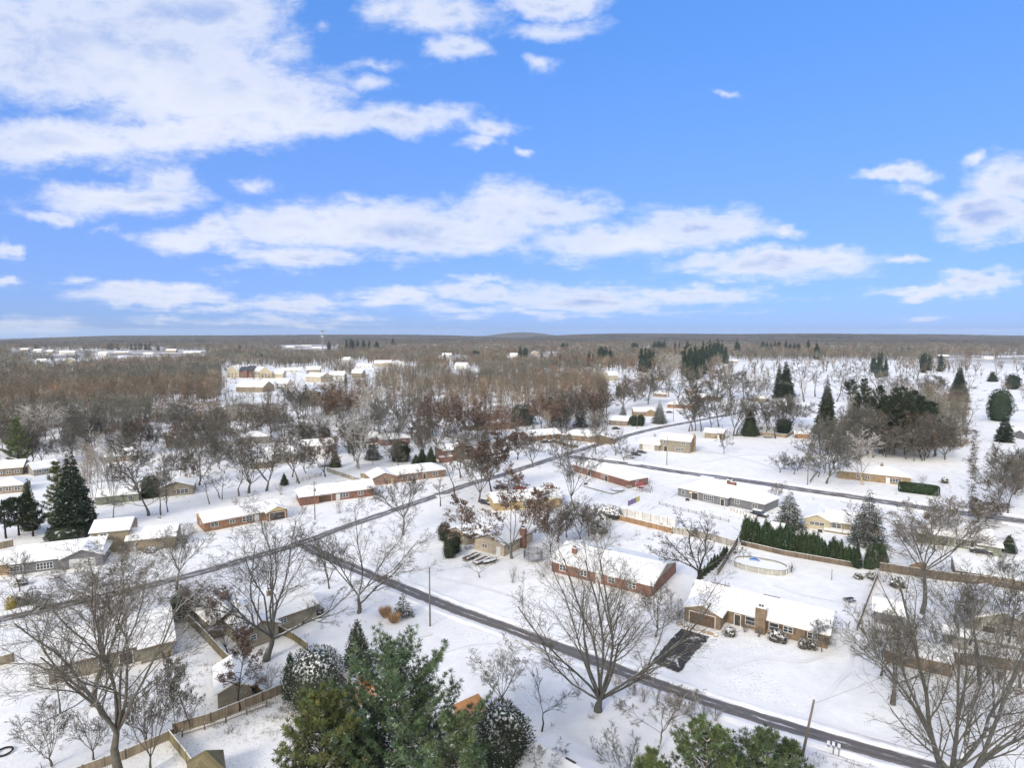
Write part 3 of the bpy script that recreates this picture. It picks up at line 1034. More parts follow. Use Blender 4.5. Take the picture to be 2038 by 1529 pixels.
def twiggy(x, yb, yt, w, matn='brush_twig', word='leafless twiggy shrub', **kw):
    p = G(x, yb); h = max(.5, top_z(p, yt)); wm = w * m_per_px(p, h * .4)
    me = twiggy_mesh('shrub', int(x + yb), h, wm, matn, **kw)
    o = link('shrub', me); o.location = p; o['category'] = 'shrub'
    THINGS.append(dict(o=o, x=x, y=yb, h=h, word=word, cat='shrub', group=None))
    return o
# ================================================================ ground, roads, far land
def ground():
    # one sheet out to the hills, denser near the camera
    rs = [0, 40, 80, 130, 200, 300, 450, 700, 1100, 1700, 2600, 3600, 5200]
    nA = 48; vs = [(0, 0, 0)]; fs = []
    for r in rs[1:]:
        for k in range(nA):
            a = 2 * math.pi * k / nA
            vs.append((r * math.cos(a), r * math.sin(a), 0.0))
    for k in range(nA): fs.append((0, 1 + k, 1 + (k + 1) % nA))
    for i in range(len(rs) - 2):
        for k in range(nA):
            a = 1 + i * nA + k; b = 1 + i * nA + (k + 1) % nA
            fs.append((a, a + nA, b + nA, b))
    me = bpy.data.meshes.new('ground'); me.from_pydata(vs, [], fs); me.materials.append(MATS['snow_ground']); me.update()
    tag(link('ground', me), kind='structure', label='snow covered ground with dry grass showing through in places')


def smooth_line(px, step=1.6, z=0.0):
    pts = [G(x, y, z) for x, y in px]
    out = []
    n = len(pts)
    for i in range(n - 1):
        p0 = pts[max(i - 1, 0)]; p1 = pts[i]; p2 = pts[i + 1]; p3 = pts[min(i + 2, n - 1)]
        d = (p2 - p1).length
        k = max(2, int(d / max(step, d / 60)))
        for j in range(k):
            t = j / k
            out.append(.5 * ((2 * p1) + (p2 - p0) * t + (2 * p0 - 5 * p1 + 4 * p2 - p3) * t * t + (3 * p1 - p0 - 3 * p2 + p3) * t ** 3))
    out.append(pts[-1])
    return out


def strip(name, px, wl, wr, z, m, jitter=.15, seed=1, label=None, cuts=10):
    """ribbon on the ground; wl/wr: half widths to the left and right, may be (start, end)"""
    c = smooth_line(px, z=0)
    rs = random.Random(seed)
    n = len(c); vs = []; at = []; l = 0
    if not isinstance(wl, tuple): wl = (wl, wl)
    if not isinstance(wr, tuple): wr = (wr, wr)
    jl = jr = 0
    for i, p in enumerate(c):
        t = i / (n - 1)
        d = (c[min(i + 1, n - 1)] - c[max(i - 1, 0)]).normalized()
        s = Vector((d.y, -d.x, 0))
        if i: l += (c[i] - c[i - 1]).length
        jl = jl * .6 + rs.gauss(0, jitter) * .6; jr = jr * .6 + rs.gauss(0, jitter) * .6
        a = wl[0] + (wl[1] - wl[0]) * t + jl; b = wr[0] + (wr[1] - wr[0]) * t + jr
        for k in range(cuts + 1):
            f = k / cuts
            q = p - s * a + s * (a + b) * f
            vs.append((q.x, q.y, z)); at.append((f, l, 0))
    fs = []
    for i in range(n - 1):
        for k in range(cuts):
            a = i * (cuts + 1) + k
            fs.append((a, a + 1, a + cuts + 2, a + cuts + 1))
    me = bpy.data.meshes.new(name); me.from_pydata(vs, [], fs); me.materials.append(m)
    A = me.attributes.new('across', 'FLOAT_VECTOR', 'POINT'); A.data.foreach_set('vector', [x for v in at for x in v])
    me.update()
    o = link(name, me); tag(o, kind='structure', label=label)
    return o


road_mat('asphalt_near', (0.115, 0.105, 0.095), .40)
road_mat('asphalt_far', (0.115, 0.104, 0.093), .50)
road_mat('lane_far', (0.17, 0.15, 0.13), .72)
track_mat('tyre_tracks', (0.40, 0.37, 0.34), amt=.9, rows=9.0); track_mat('drive_tracks', (0.40, 0.385, 0.37), .8, 5.0)

ROAD1 = [(606, 1086), (640, 1103), (700, 1130), (800, 1171), (900, 1211), (1000, 1248), (1100, 1284), (1200, 1322), (1300, 1360), (1400, 1395), (1500, 1427), (1600, 1456), (1700, 1486), (1800, 1514), (1900, 1541), (2020, 1573)]
ROAD2 = [(-120, 1262), (0, 1235), (100, 1211), (200, 1189), (300, 1166), (400, 1140), (510, 1108), (600, 1082), (655, 1061), (720, 1038), (780, 1018), (819, 1004), (878, 984), (937, 963), (996, 947), (1054, 928), (1113, 909), (1179, 889), (1218, 877), (1257, 865), (1316, 851), (1375, 840), (1422, 831), (1500, 817), (1560, 808)]
ROAD3 = [(1120, 907), (1179, 915), (1257, 925), (1336, 938), (1434, 951), (1520, 963), (1600, 976), (1680, 987), (1758, 999), (1876, 1017), (1955, 1027), (2033, 1038), (2110, 1049)]
ROAD4 = [(1118, 907), (1074, 898), (1015, 888), (940, 876), (878, 868), (813, 862), (760, 858), (717, 863), (645, 876), (560, 892), (458, 912), (400, 926), (263, 949), (161, 965), (100, 975)]
ROAD5 = [(1938, 1020), (1939, 960), (1941, 900), (1945, 850), (1955, 826), (1980, 817), (2060, 818), (2140, 822)]


def make_land():
    ground()
    strip('road_verge', ROAD1, (3.4, 4.6), (4.0, 5.2), .008, MATS['tyre_tracks'], .2, 3, 'tyre tracked snow along the near road')
    strip('road_verge', ROAD2, (2.6, 3.4), (3.6, 4.6), .005, MATS['tyre_tracks'], .25, 4, 'tyre tracked snow along the cross street')
    strip('road', ROAD2, (2.4, 3.9), (2.4, 3.9), .014, MATS['asphalt_far'], .12, 5, 'cross street with bare brown-grey asphalt between snowy verges')
    strip('road', ROAD1, (2.5, 1.8), (2.5, 1.8), .020, MATS['asphalt_near'], .10, 6, 'near road curving towards the viewer, wet grey asphalt')
    strip('road', ROAD3, 4.1, 4.1, .011, MATS['asphalt_far'], .3, 7, 'straight street behind the grey house, thin snow on asphalt')
    strip('road', ROAD4, 2.8, 2.8, .017, MATS['lane_far'], .4, 8, 'back lane winding behind the houses')
    strip('road', ROAD5, (2.4, 3.5), (2.4, 3.5), .023, MATS['tyre_tracks'], .3, 9, 'snow covered lane beside the pine wood')
    # far street in the open estate
    strip('road', [(1345, 808), (1420, 792), (1500, 786), (1560, 782)], 3.0, 3.0, .026, MATS['lane_far'], .5, 10, 'distant street near the woods')
    strip('road', [(1350, 770), (1400, 764), (1450, 758)], 3.5, 3.5, .026, MATS['lane_far'], .5, 11, 'distant lane leading to the pines')
    strip('road', [(1900, 817), (1950, 815), (2060, 818)], 3.0, 3.0, .029, MATS['lane_far'], .5, 11, 'far street behind the dark cedar')
    # low ploughed banks beside the roads
    for i, (px, off, h) in enumerate([(ROAD1, 3.2, .22), (ROAD1, -3.0, .20), (ROAD2, 3.6, .34), (ROAD2, -3.4, .34), (ROAD3, 4.6, .4), (ROAD3, -4.6, .4)]):
        c = smooth_line(px, 1.0); rs = random.Random(70 + i); vs = []; n = len(c); hh = h; wd = .6; prof = ((-1, -.05), (-.45, .7), (0, 1), (.5, .6), (1, -.05))
        for k, q in enumerate(c):
            d = (c[min(k + 1, n - 1)] - c[max(k - 1, 0)]).normalized(); sd = Vector((d.y, -d.x, 0)); g = 1 - .35 * k / n if i < 2 else 1 + .25 * k / n
            hh = hh * .7 + .3 * h * rs.uniform(.05, 1.9); wd = wd * .7 + .3 * rs.uniform(.3, 1.3)
            if k < 8 and i < 2: hh *= .1
            if i >= 2 and min((q - G(606, 1086)).length, (q - G(1116, 908)).length) < 9: hh = .01
            for a, b in prof: w_ = q + sd * (off * g + a * wd + rs.gauss(0, .06)); vs.append((w_.x, w_.y, b * hh * rs.uniform(.8, 1.2) if b > 0 else -.03))
        fs = [(k * 5 + j, k * 5 + j + 1, k * 5 + j + 6, k * 5 + j + 5) for k in range(n - 1) for j in range(4)]
        me = bpy.data.meshes.new('snow_bank'); me.from_pydata(vs, [], fs); me.materials.append(MATS['snow_roof']); me.update(); tag(link('snow_bank', me), kind='structure', label='low lumpy bank of ploughed snow beside the road')
    # second tyre line beside the cross street, and driveways
    dr = MATS['drive_tracks']
    for i, (px, w) in enumerate([
        ([(200, 1203), (300, 1181), (400, 1156), (510, 1124), (560, 1108)], .9),
        ([(1250, 1035), (1290, 1010), (1335, 985), (1375, 965), (1410, 948)], 2.6),
        ([(1262, 925), (1275, 912), (1292, 898)], 2.6),
        ([(1095, 905), (1098, 893), (1090, 880)], 2.4),
        ([(130, 1195), (110, 1165), (95, 1140)], 2.4),
        ([(880, 985), (905, 1010), (940, 1012), (985, 1010)], 2.4),
        ([(1900, 1013), (1890, 985), (1880, 965), (1850, 955)], 2.4),
    ]):
        strip('driveway', px, w, w, .030 + .003 * i, dr, .2, 20 + i, 'snowy driveway with tyre tracks')
    # foot and sledge tracks trodden across the lawns
    for i, px in enumerate([[(1440, 1330), (1520, 1310), (1600, 1318), (1680, 1285)], [(1590, 1440), (1640, 1390), (1690, 1330), (1700, 1290)], [(1000, 1215), (1040, 1205), (1120, 1215)], [(880, 1300), (940, 1282), (1000, 1280)], [(870, 1150), (930, 1162), (1020, 1188), (1120, 1225)],
                            [(1540, 1165), (1600, 1185), (1680, 1200)], [(1220, 1020), (1260, 985), (1320, 965)], [(700, 1260), (790, 1275), (860, 1262)], [(40, 1270), (120, 1262), (230, 1225)], [(1400, 920), (1500, 905), (1600, 915)], [(1340, 890), (1440, 905), (1540, 930)], [(560, 1060), (600, 1045), (640, 1020)]]):
        strip('snow_track', px, .45, .45, .060 + .002 * i, MATS['drive_tracks'], .12, 60 + i, 'faint trodden track across the snow')
    # freshly shovelled asphalt driveway
    m = bpy.data.materials.new('driveway_black'); m.use_nodes = True
    N = NT(m.node_tree); b = N.n['Principled BSDF']
    pos = N.n.new('ShaderNodeNewGeometry').outputs['Position']
    rot = N.vmath('MULTIPLY', pos, (1, 1, 1))
    n = N.noise(rot, .42, 6.0, .70, .8)
    base = N.mix(N.noise(rot, 3.0, 4.0, .7), (0.020, 0.019, 0.018), (0.055, 0.052, 0.048))
    f = N.maprange(n, .59, .64)
    N.l.new(N.mix(f, base, (.72, .73, .75)), b.inputs['Base Color'])
    N.l.new(N.maprange(f, 0, 1, .75, .75), b.inputs['Roughness'])
    pts = [G(1296, 1320), G(1351, 1340), G(1411, 1269), G(1355, 1252)]
    vs = []; fs = []; K = 14; rs = random.Random(4)
    for i in range(K + 1):
        for j in range(K + 1):
            a = pts[0].lerp(pts[1], j / K); c = pts[3].lerp(pts[2], j / K); q = a.lerp(c, i / K)
            if j in (0, K) or i in (0, K): q = q + Vector((rs.gauss(0, .10), rs.gauss(0, .10), 0))
            vs.append((q.x, q.y, .095))
    for i in range(K):
        for j in range(K): a = i * (K + 1) + j; fs.append((a, a + 1, a + K + 2, a + K + 1))
    me = bpy.data.meshes.new('driveway'); me.from_pydata(vs, [], fs); me.materials.append(m)
    tag(link('driveway', me), kind='structure', label='cleared black wet asphalt driveway with snow patches')


def ridge(name, az0, az1, dist, base, amp, seed, label, d2=1500, matn='hill_wood', taper=True, tp=.3):
    """wooded ridge: a long band of rolling ground with a rough tree-covered skin"""
    rs = np.random.RandomState(seed)
    nu, nv = int((az1 - az0) * 14), 26
    az = np.radians(np.linspace(az0, az1, nu))
    prof = np.zeros(nu)
    for k in range(1, 7):
        prof += np.sin(az * (5 * k * 1.7) + rs.uniform(0, 6.28)) / k
    prof = base + amp * prof / 2.4
    if taper:
        e = np.minimum(1, np.minimum(np.arange(nu), np.arange(nu)[::-1]) / (nu * tp)); prof = prof * (e * e * (3 - 2 * e)) ** .6
    V = []; cols = []
    for j in range(nv):
        t = j / (nv - 1)
        s = math.sin(math.pi * min(1, t * 1.0) * .5) if t < 1 else 1
        r = dist + d2 * t
        h = prof * s
        h = h + rs.uniform(-1, 1, nu) * 4.5 * (1 if 0 < t else 0)
        V.append(np.stack([r * np.sin(az), r * np.cos(az), h - 2], 1))
    # back slope
    V.append(np.stack([(dist + d2 * 2) * np.sin(az), (dist + d2 * 2) * np.cos(az), np.full(nu, -4.0)], 1)); nv += 1
    V = np.concatenate(V)
    i, j = np.meshgrid(np.arange(nu - 1), np.arange(nv - 1)); a = (j * nu + i).ravel()
    F = np.stack([a, a + 1, a + nu + 1, a + nu], 1)
    me = mesh_np(name, V, F, MATS[matn])
    tag(link(name, me), kind='structure', label=label)


m = bpy.data.materials.new('hill_wood'); m.use_nodes = True
_N = NT(m.node_tree)
_pos = _N.n.new('ShaderNodeNewGeometry').outputs['Position']
_c = _N.mix(_N.maprange(_N.noise(_pos, .003, 6, .7), .44, .58), (.105, .090, .078), (.020, .034, .026))
_c = _N.mix(_N.maprange(_N.noise(_pos, .02, 5, .75), .42, .62), _c, (.17, .15, .13))
_N.l.new(_c, _N.n['Principled BSDF'].inputs['Base Color']); _N.n['Principled BSDF'].inputs['Roughness'].default_value = 1
_N.n['Principled BSDF'].inputs['Specular IOR Level'].default_value = 0
MATS['hill_wood'] = m


def make_hills():
    ridge('hills', -56, 56, 3100, 17, 5, 1, 'low wooded rise below the skyline', 900, taper=False)
    ridge('hills', -44, 4, 4300, 43, 5, 2, 'long wooded ridge on the skyline, green-grey')
    ridge('hills', -2, 40, 4100, 55, 5, 5, 'broad brown wooded ridge on the skyline')
    ridge('hills', 10, 50, 5600, 52, 6, 8, 'far blue wooded ridge on the skyline', tp=.4)
    ridge('hills', -3.5, 5.5, 7600, 72, 3, 11, 'small distant blue hill', 1200, tp=.5)


make_land()
make_hills()
# ================================================================ houses
SNOWR = MATS['snow_roof']
FOOT = []         # footprints, so that nothing is scattered inside a house
LAND = []         # landmarks for labels: (px, py, phrase)


def gable_roof(mb, x0, x1, y0, y1, zw, rise, axis, ov=.5, t=.16, snow=.20):
    """roof slab with fascia (slot 0) and a soft snow layer (slot 1)"""
    def P_(a, b, z):   # a along the ridge, b across
        return (a, b, z) if axis == 'u' else (b, a, z)
    if axis == 'u': a0, a1, b0, b1 = x0, x1, y0, y1
    else: a0, a1, b0, b1 = y0, y1, x0, x1
    half = (b1 - b0) / 2; mid = (b0 + b1) / 2
    sl = rise / half
    def slab(a0, a1, ovb, z_off, th, m):
        e0, e1 = b0 - ovb, b1 + ovb
        ze = zw + z_off - ovb * sl; zr = zw + rise + z_off
        for (e, s) in ((e0, 1), (e1, -1)):
            q = [P_(a0, e, ze), P_(a1, e, ze), P_(a1, mid, zr), P_(a0, mid, zr)]
            qt = [(p[0], p[1], p[2] + th) for p in q]
            mb.face(q if s < 0 else q[::-1], m); mb.face(qt if s > 0 else qt[::-1], m)
            mb.face([q[0], q[1], qt[1], qt[0]], m)                 # eave
            mb.face([q[1], q[2], qt[2], qt[1]], m); mb.face([q[3], q[0], qt[0], qt[3]], m)
    slab(a0 - ov, a1 + ov, ov, .02, t, 0)
    # snow layer, a little irregular at the edge, in strips
    rs = random.Random(int(a1 * 31 + b1 * 7))
    n = max(4, int((a1 - a0) / 1.6)); nb = 4
    z0 = zw + .02 + t
    for (e, s) in ((b0 - ov + .06, 1), (b1 + ov - .06, -1)):
        grid = []
        for i in range(n + 1):
            a = a0 - ov + .05 + (a1 - a0 + 2 * ov - .10) * i / n
            col = []
            for j in range(nb + 1):
                f = j / nb
                b = e + (mid - e) * f + (rs.uniform(-.05, .03) * s if j == 0 else 0)
                zz = z0 + (zw * 0) + (abs(b - (b0 if s > 0 else b1)) * (1 if (b > b0 if s > 0 else b < b1) else -1)) * sl
                col.append((a, b, zz, snow * (rs.uniform(.75, 1.15) if 0 < j else .7)))
            grid.append(col)
        for i in range(n):
            for j in range(nb):
                q = [grid[i][j], grid[i + 1][j], grid[i + 1][j + 1], grid[i][j + 1]]
                if j == nb - 1: q = [q[0], q[1], (*q[2][:3], snow * .9), (*q[3][:3], snow * .9)]
                mb.face([P_(p[0], p[1], p[2] + p[3]) for p in q], 1)
            a, b = grid[i][0], grid[i + 1][0]
            mb.face([P_(a[0], a[1], a[2]), P_(b[0], b[1], b[2]), P_(b[0], b[1], b[2] + b[3]), P_(a[0], a[1], a[2] + a[3])], 1)
        for i in (0, n):
            for j in range(nb):
                a, b = grid[i][j], grid[i][j + 1]
                bs = b[3] if j < nb - 1 else snow * .9
                mb.face([P_(a[0], a[1], a[2]), P_(b[0], b[1], b[2]), P_(b[0], b[1], b[2] + bs), P_(a[0], a[1], a[2] + a[3])], 1)


def hip_roof(mb, x0, x1, y0, y1, zw, rise, ov=.5, t=.16, snow=.18):
    def shell(ov, z_off, th, m):
        X0, X1, Y0, Y1 = x0 - ov, x1 + ov, y0 - ov, y1 + ov
        h = min(X1 - X0, Y1 - Y0) / 2
        z0 = zw + z_off; z1 = zw + rise + z_off
        if X1 - X0 >= Y1 - Y0: r0, r1 = (X0 + h, (Y0 + Y1) / 2), (X1 - h, (Y0 + Y1) / 2)
        else: r0, r1 = ((X0 + X1) / 2, Y0 + h), ((X0 + X1) / 2, Y1 - h)
        c = [(X0, Y0), (X1, Y0), (X1, Y1), (X0, Y1)]
        lo = [(*p, z0) for p in c]; up = [(*p, z0 + th) for p in c]
        R0 = (*r0, z1 + th); R1 = (*r1, z1 + th)
        for i in range(4):
            mb.face([lo[i], lo[(i + 1) % 4], up[(i + 1) % 4], up[i]], m)
        if X1 - X0 >= Y1 - Y0:
            fs = [[up[0], up[1], R1, R0], [up[1], up[2], R1], [up[2], up[3], R0, R1], [up[3], up[0], R0]]
        else:
            fs = [[up[0], up[1], R0], [up[1], up[2], R1, R0], [up[2], up[3], R1], [up[3], up[0], R0, R1]]
        for f in fs: mb.face(f, m)
        mb.face(lo[::-1], m)
    shell(ov, .02, t, 0)
    shell(ov - .07, .02 + t + .003, snow, 1)


def wall_box(mb, x0, x1, y0, y1, h, roof, axis, rise, base=-.3):
    mb.face([(x0, y0, base), (x1, y0, base), (x1, y0, h), (x0, y0, h)])
    mb.face([(x1, y0, base), (x1, y1, base), (x1, y1, h), (x1, y0, h)])
    mb.face([(x1, y1, base), (x0, y1, base), (x0, y1, h), (x1, y1, h)])
    mb.face([(x0, y1, base), (x0, y0, base), (x0, y0, h), (x0, y1, h)])
    mb.face([(x0, y0, h), (x1, y0, h), (x1, y1, h), (x0, y1, h)])


def gable_end(mb, x0, x1, y0, y1, h, axis, rise):
    if axis == 'u':
        m = (y0 + y1) / 2
        for x in (x0, x1): mb.face([(x, y0, h), (x, y1, h), (x, m, h + rise)])
    else:
        m = (x0 + x1) / 2
        for y in (y0, y1): mb.face([(x0, y, h), (x1, y, h), (m, y, h + rise)])


def frame_of(side, u, v, L):
    """map (a along wall, b out of the wall, z) to house coordinates"""
    if side == 'F': return lambda a, b, z: (u + a, v - b, z)
    if side == 'R': return lambda a, b, z: (v + b, u + a, z)
    if side == 'L': return lambda a, b, z: (v - b, u - a, z)
    return lambda a, b, z: (u - a, v + b, z)


def slab_box(mb, f, a0, a1, b0, b1, z0, z1, m=0):
    pts = [f(a, b, z) for z in (z0, z1) for (a, b) in ((a0, b0), (a1, b0), (a1, b1), (a0, b1))]
    i = len(mb.v); mb.v += pts
    for q in ((0, 3, 2, 1), (4, 5, 6, 7), (0, 1, 5, 4), (1, 2, 6, 5), (2, 3, 7, 6), (3, 0, 4, 7)):
        mb.f.append(tuple(i + j for j in q)); mb.m.append(m)


def window(root, f, w, z0, z1, n=1, trim='trim_white', shutters=None):
    fr = MB()
    t = .09
    slab_box(fr, f, -w / 2 - t, w / 2 + t, 0.01, .07, z1, z1 + t)
    slab_box(fr, f, -w / 2 - t, w / 2 + t, 0.01, .09, z0 - t, z0)
    slab_box(fr, f, -w / 2 - t, -w / 2, 0.01, .07, z0, z1)
    slab_box(fr, f, w / 2, w / 2 + t, 0.01, .07, z0, z1)
    for k in range(1, n):
        a = -w / 2 + w * k / n
        slab_box(fr, f, a - .045, a + .045, 0.012, .065, z0, z1)
    slab_box(fr, f, -w / 2, w / 2, 0.014, .055, (z0 + z1) / 2 - .03, (z0 + z1) / 2 + .03)
    if shutters:
        for s in (-1, 1):
            a = s * (w / 2 + t + .22)
            slab_box(fr, f, a - .2, a + .2, 0.01, .06, z0 - .05, z1 + .05, 1)
    o = fr.build('window', [MATS[trim], MATS[shutters or 'trim_dark']], root)
    g = MB(); slab_box(g, f, -w / 2, w / 2, 0.005, .03, z0, z1)
    g.build('pane', MATS['glass'], o)


def door(root, f, w, h, m='door_dark', name='door', rows=0):
    d = MB(); slab_box(d, f, -w / 2, w / 2, .005, .05, 0, h)
    for r in range(1, rows):
        slab_box(d, f, -w / 2, w / 2, .045, .065, h * r / rows - .02, h * r / rows + .02, 1)
    o = d.build(name, [MATS[m], MATS['trim_dark'] if m != 'door_dark' else MATS['trim_brown']], root)
    fr = MB()
    slab_box(fr, f, -w / 2 - .12, w / 2 + .12, .01, .08, h, h + .12)
    for s in (-1, 1): slab_box(fr, f, s * (w / 2 + .06) - .06, s * (w / 2 + .06) + .06, .01, .08, 0, h)
    fr.build('door_frame', MATS['trim_white'], o)


def chimney(parent, x, y, w, d, z0, z1, m='brick_red', flues=2):
    c = MB(); c.box(x - w / 2, x + w / 2, y - d / 2, y + d / 2, z0, z1)
    c.box(x - w / 2 - .07, x + w / 2 + .07, y - d / 2 - .07, y + d / 2 + .07, z1, z1 + .14, 1, top=2)
    for k in range(flues):
        fx = x + (k - (flues - 1) / 2) * .45
        c.box(fx - .14, fx + .14, y - .14, y + .14, z1 + .14, z1 + .45, 3)
    return c.build('chimney', [MATS[m], MATS['trim_white'], SNOWR, MATS['trim_dark']], parent)


def house(p0, p1, D, h, label, wall='siding_tan', roof='gable', axis='u', rise=None, gable=None, fascia='trim_white', win=(), doors=(), gar=(), wings=(), chim=None, side=(), cat='house', name='house', ov=.5, kw=None, L=None, detail=True, rz=None, vents=2, mark=None, porch=None, shut=None):
    """p0, p1: picture positions of the front wall's two bottom corners; D depth m.
    win (frac, width, z0, z1, n), side ('L'/'R', frac of depth, width, z0, z1, n)"""
    A = G(*p0); B = G(*p1)
    d = B - A; L0 = d.length
    ang = math.atan2(d.y, d.x) if rz is None else R(rz)
    if L: L0 = L
    L = L0
    root = empty(name, A, ang)
    FOOT.append((A.x, A.y, math.cos(ang), math.sin(ang), min([0] + [w[0] * L for w in wings]) - 1.5, max([L] + [w[1] * L for w in wings]) + 1.5, min([0] + [w[2] for w in wings]) - 1.5, max([D] + [w[3] for w in wings]) + 1.5))
    tag(root, label, cat)
    if rise is None: rise = min(D, L) * .5 * .36 if axis == 'u' or roof == 'hip' else L * .5 * .36
    wm = MB(); gm = MB(); rf = MB()
    blocks = [(0, L, 0, D, h, roof, axis, rise)] + [(a * L, b * L, c, e, hh, ro, ax, ri) for (a, b, c, e, hh, ro, ax, ri) in wings]
    for (x0, x1, y0, y1, hh, ro, ax, ri) in blocks:
        wall_box(wm, x0, x1, y0, y1, hh, ro, ax, ri)
        if ro == 'gable':
            gable_end(gm if gable else wm, x0, x1, y0, y1, hh, ax, ri)
            gable_roof(rf, x0, x1, y0, y1, hh, ri, ax, ov)
        elif ro == 'hip': hip_roof(rf, x0, x1, y0, y1, hh, ri, ov)
        else:
            rf.box(x0 - .2, x1 + .2, y0 - .2, y1 + .2, hh, hh + .18, 0); rf.box(x0 - .12, x1 + .12, y0 - .12, y1 + .12, hh + .183, hh + .38, 1)
    wm.build('wall', MATS[wall], root)
    if gable and gm.f:
        for f in gm.f:
            g1 = MB(); g1.face([gm.v[i] for i in f]); g1.build('gable_wall', MATS[gable], root)
    ro_ = rf.build('roof', [MATS[fascia], SNOWR], root)
    if chim:
        for c in (chim if isinstance(chim, list) else [chim]):
            u, v, w_, m_ = c[:4]; z1 = c[4] if len(c) > 4 else h + rise + .9
            z0 = c[5] if len(c) > 5 else h
            chimney(ro_, u * L, v, w_, w_ * .6 + .2, z0, z1, m_)
    rs = random.Random(int(p0[0]))
    if vents:
        if axis == 'u' and roof == 'gable' and L > 12:
            for k in range(2):
                u0 = rs.uniform(.1, .8) * L; v = MB(); v.box(u0, u0 + rs.uniform(1.2, 3.8), D / 2 - .02, D / 2 + .32, h + rise + .1, h + rise + .37); v.build('ridge_vent', MATS['trim_dark'], ro_)
        for k in range(vents):
            u = rs.uniform(.2, .8) * L; y = D * rs.uniform(.30, .42)
            zz = h + rise * (y / (D / 2)) if axis == 'u' and roof == 'gable' else None
            if zz is None: continue
            v = MB(); v.tube([(u, y, zz), (u, y, zz + .65)], .09, 8); v.build('vent_pipe', MATS['metal_grey'], ro_)
    if detail:
        for q in win:
            u, w_, z0, z1, n = q[:5]; vo = q[5] if len(q) > 5 else 0
            window(root, frame_of('F', u * L, vo, L), w_, z0, z1, n, shutters=shut)
        for q in side:
            s, u, w_, z0, z1, n = q[:6]; vo = q[6] if len(q) > 6 else (0 if s == 'L' else L)
            window(root, frame_of(s, u * D, vo, L), w_, z0, z1, n)
        for q in doors:
            u, w_, hh, m_ = q[:4]; vo = q[4] if len(q) > 4 else 0
            door(root, frame_of('F', u * L, vo, L), w_, hh, m_)
        for q in gar:
            u, w_, hh, m_ = q[:4]; vo = q[4] if len(q) > 4 else 0; s = q[5] if len(q) > 5 else 'F'
            if s == 'F': door(root, frame_of('F', u * L, vo, L), w_, hh, m_, 'garage_door', 4)
            else: door(root, frame_of(s, u * D, 0 if s == 'L' else L, L), w_, hh, m_, 'garage_door', 4)
    if kw: LAND.append(((p0[0] + p1[0]) / 2, (p0[1] + p1[1]) / 2, kw))
    root['L'] = round(L, 1); del root['L']
    if mark is not None: mark.append((root, L))
    print('HOUSE %-50s L=%.1f ang=%.0f dist=%.0f' % (label[:50], L, math.degrees(ang), A.length))
    return root


W1 = (.9, 2.1)      # usual window z range
def ws(*fr, w=1.5, n=2, z=W1, v=0): return [(f, w, z[0], z[1], n, v) for f in fr]


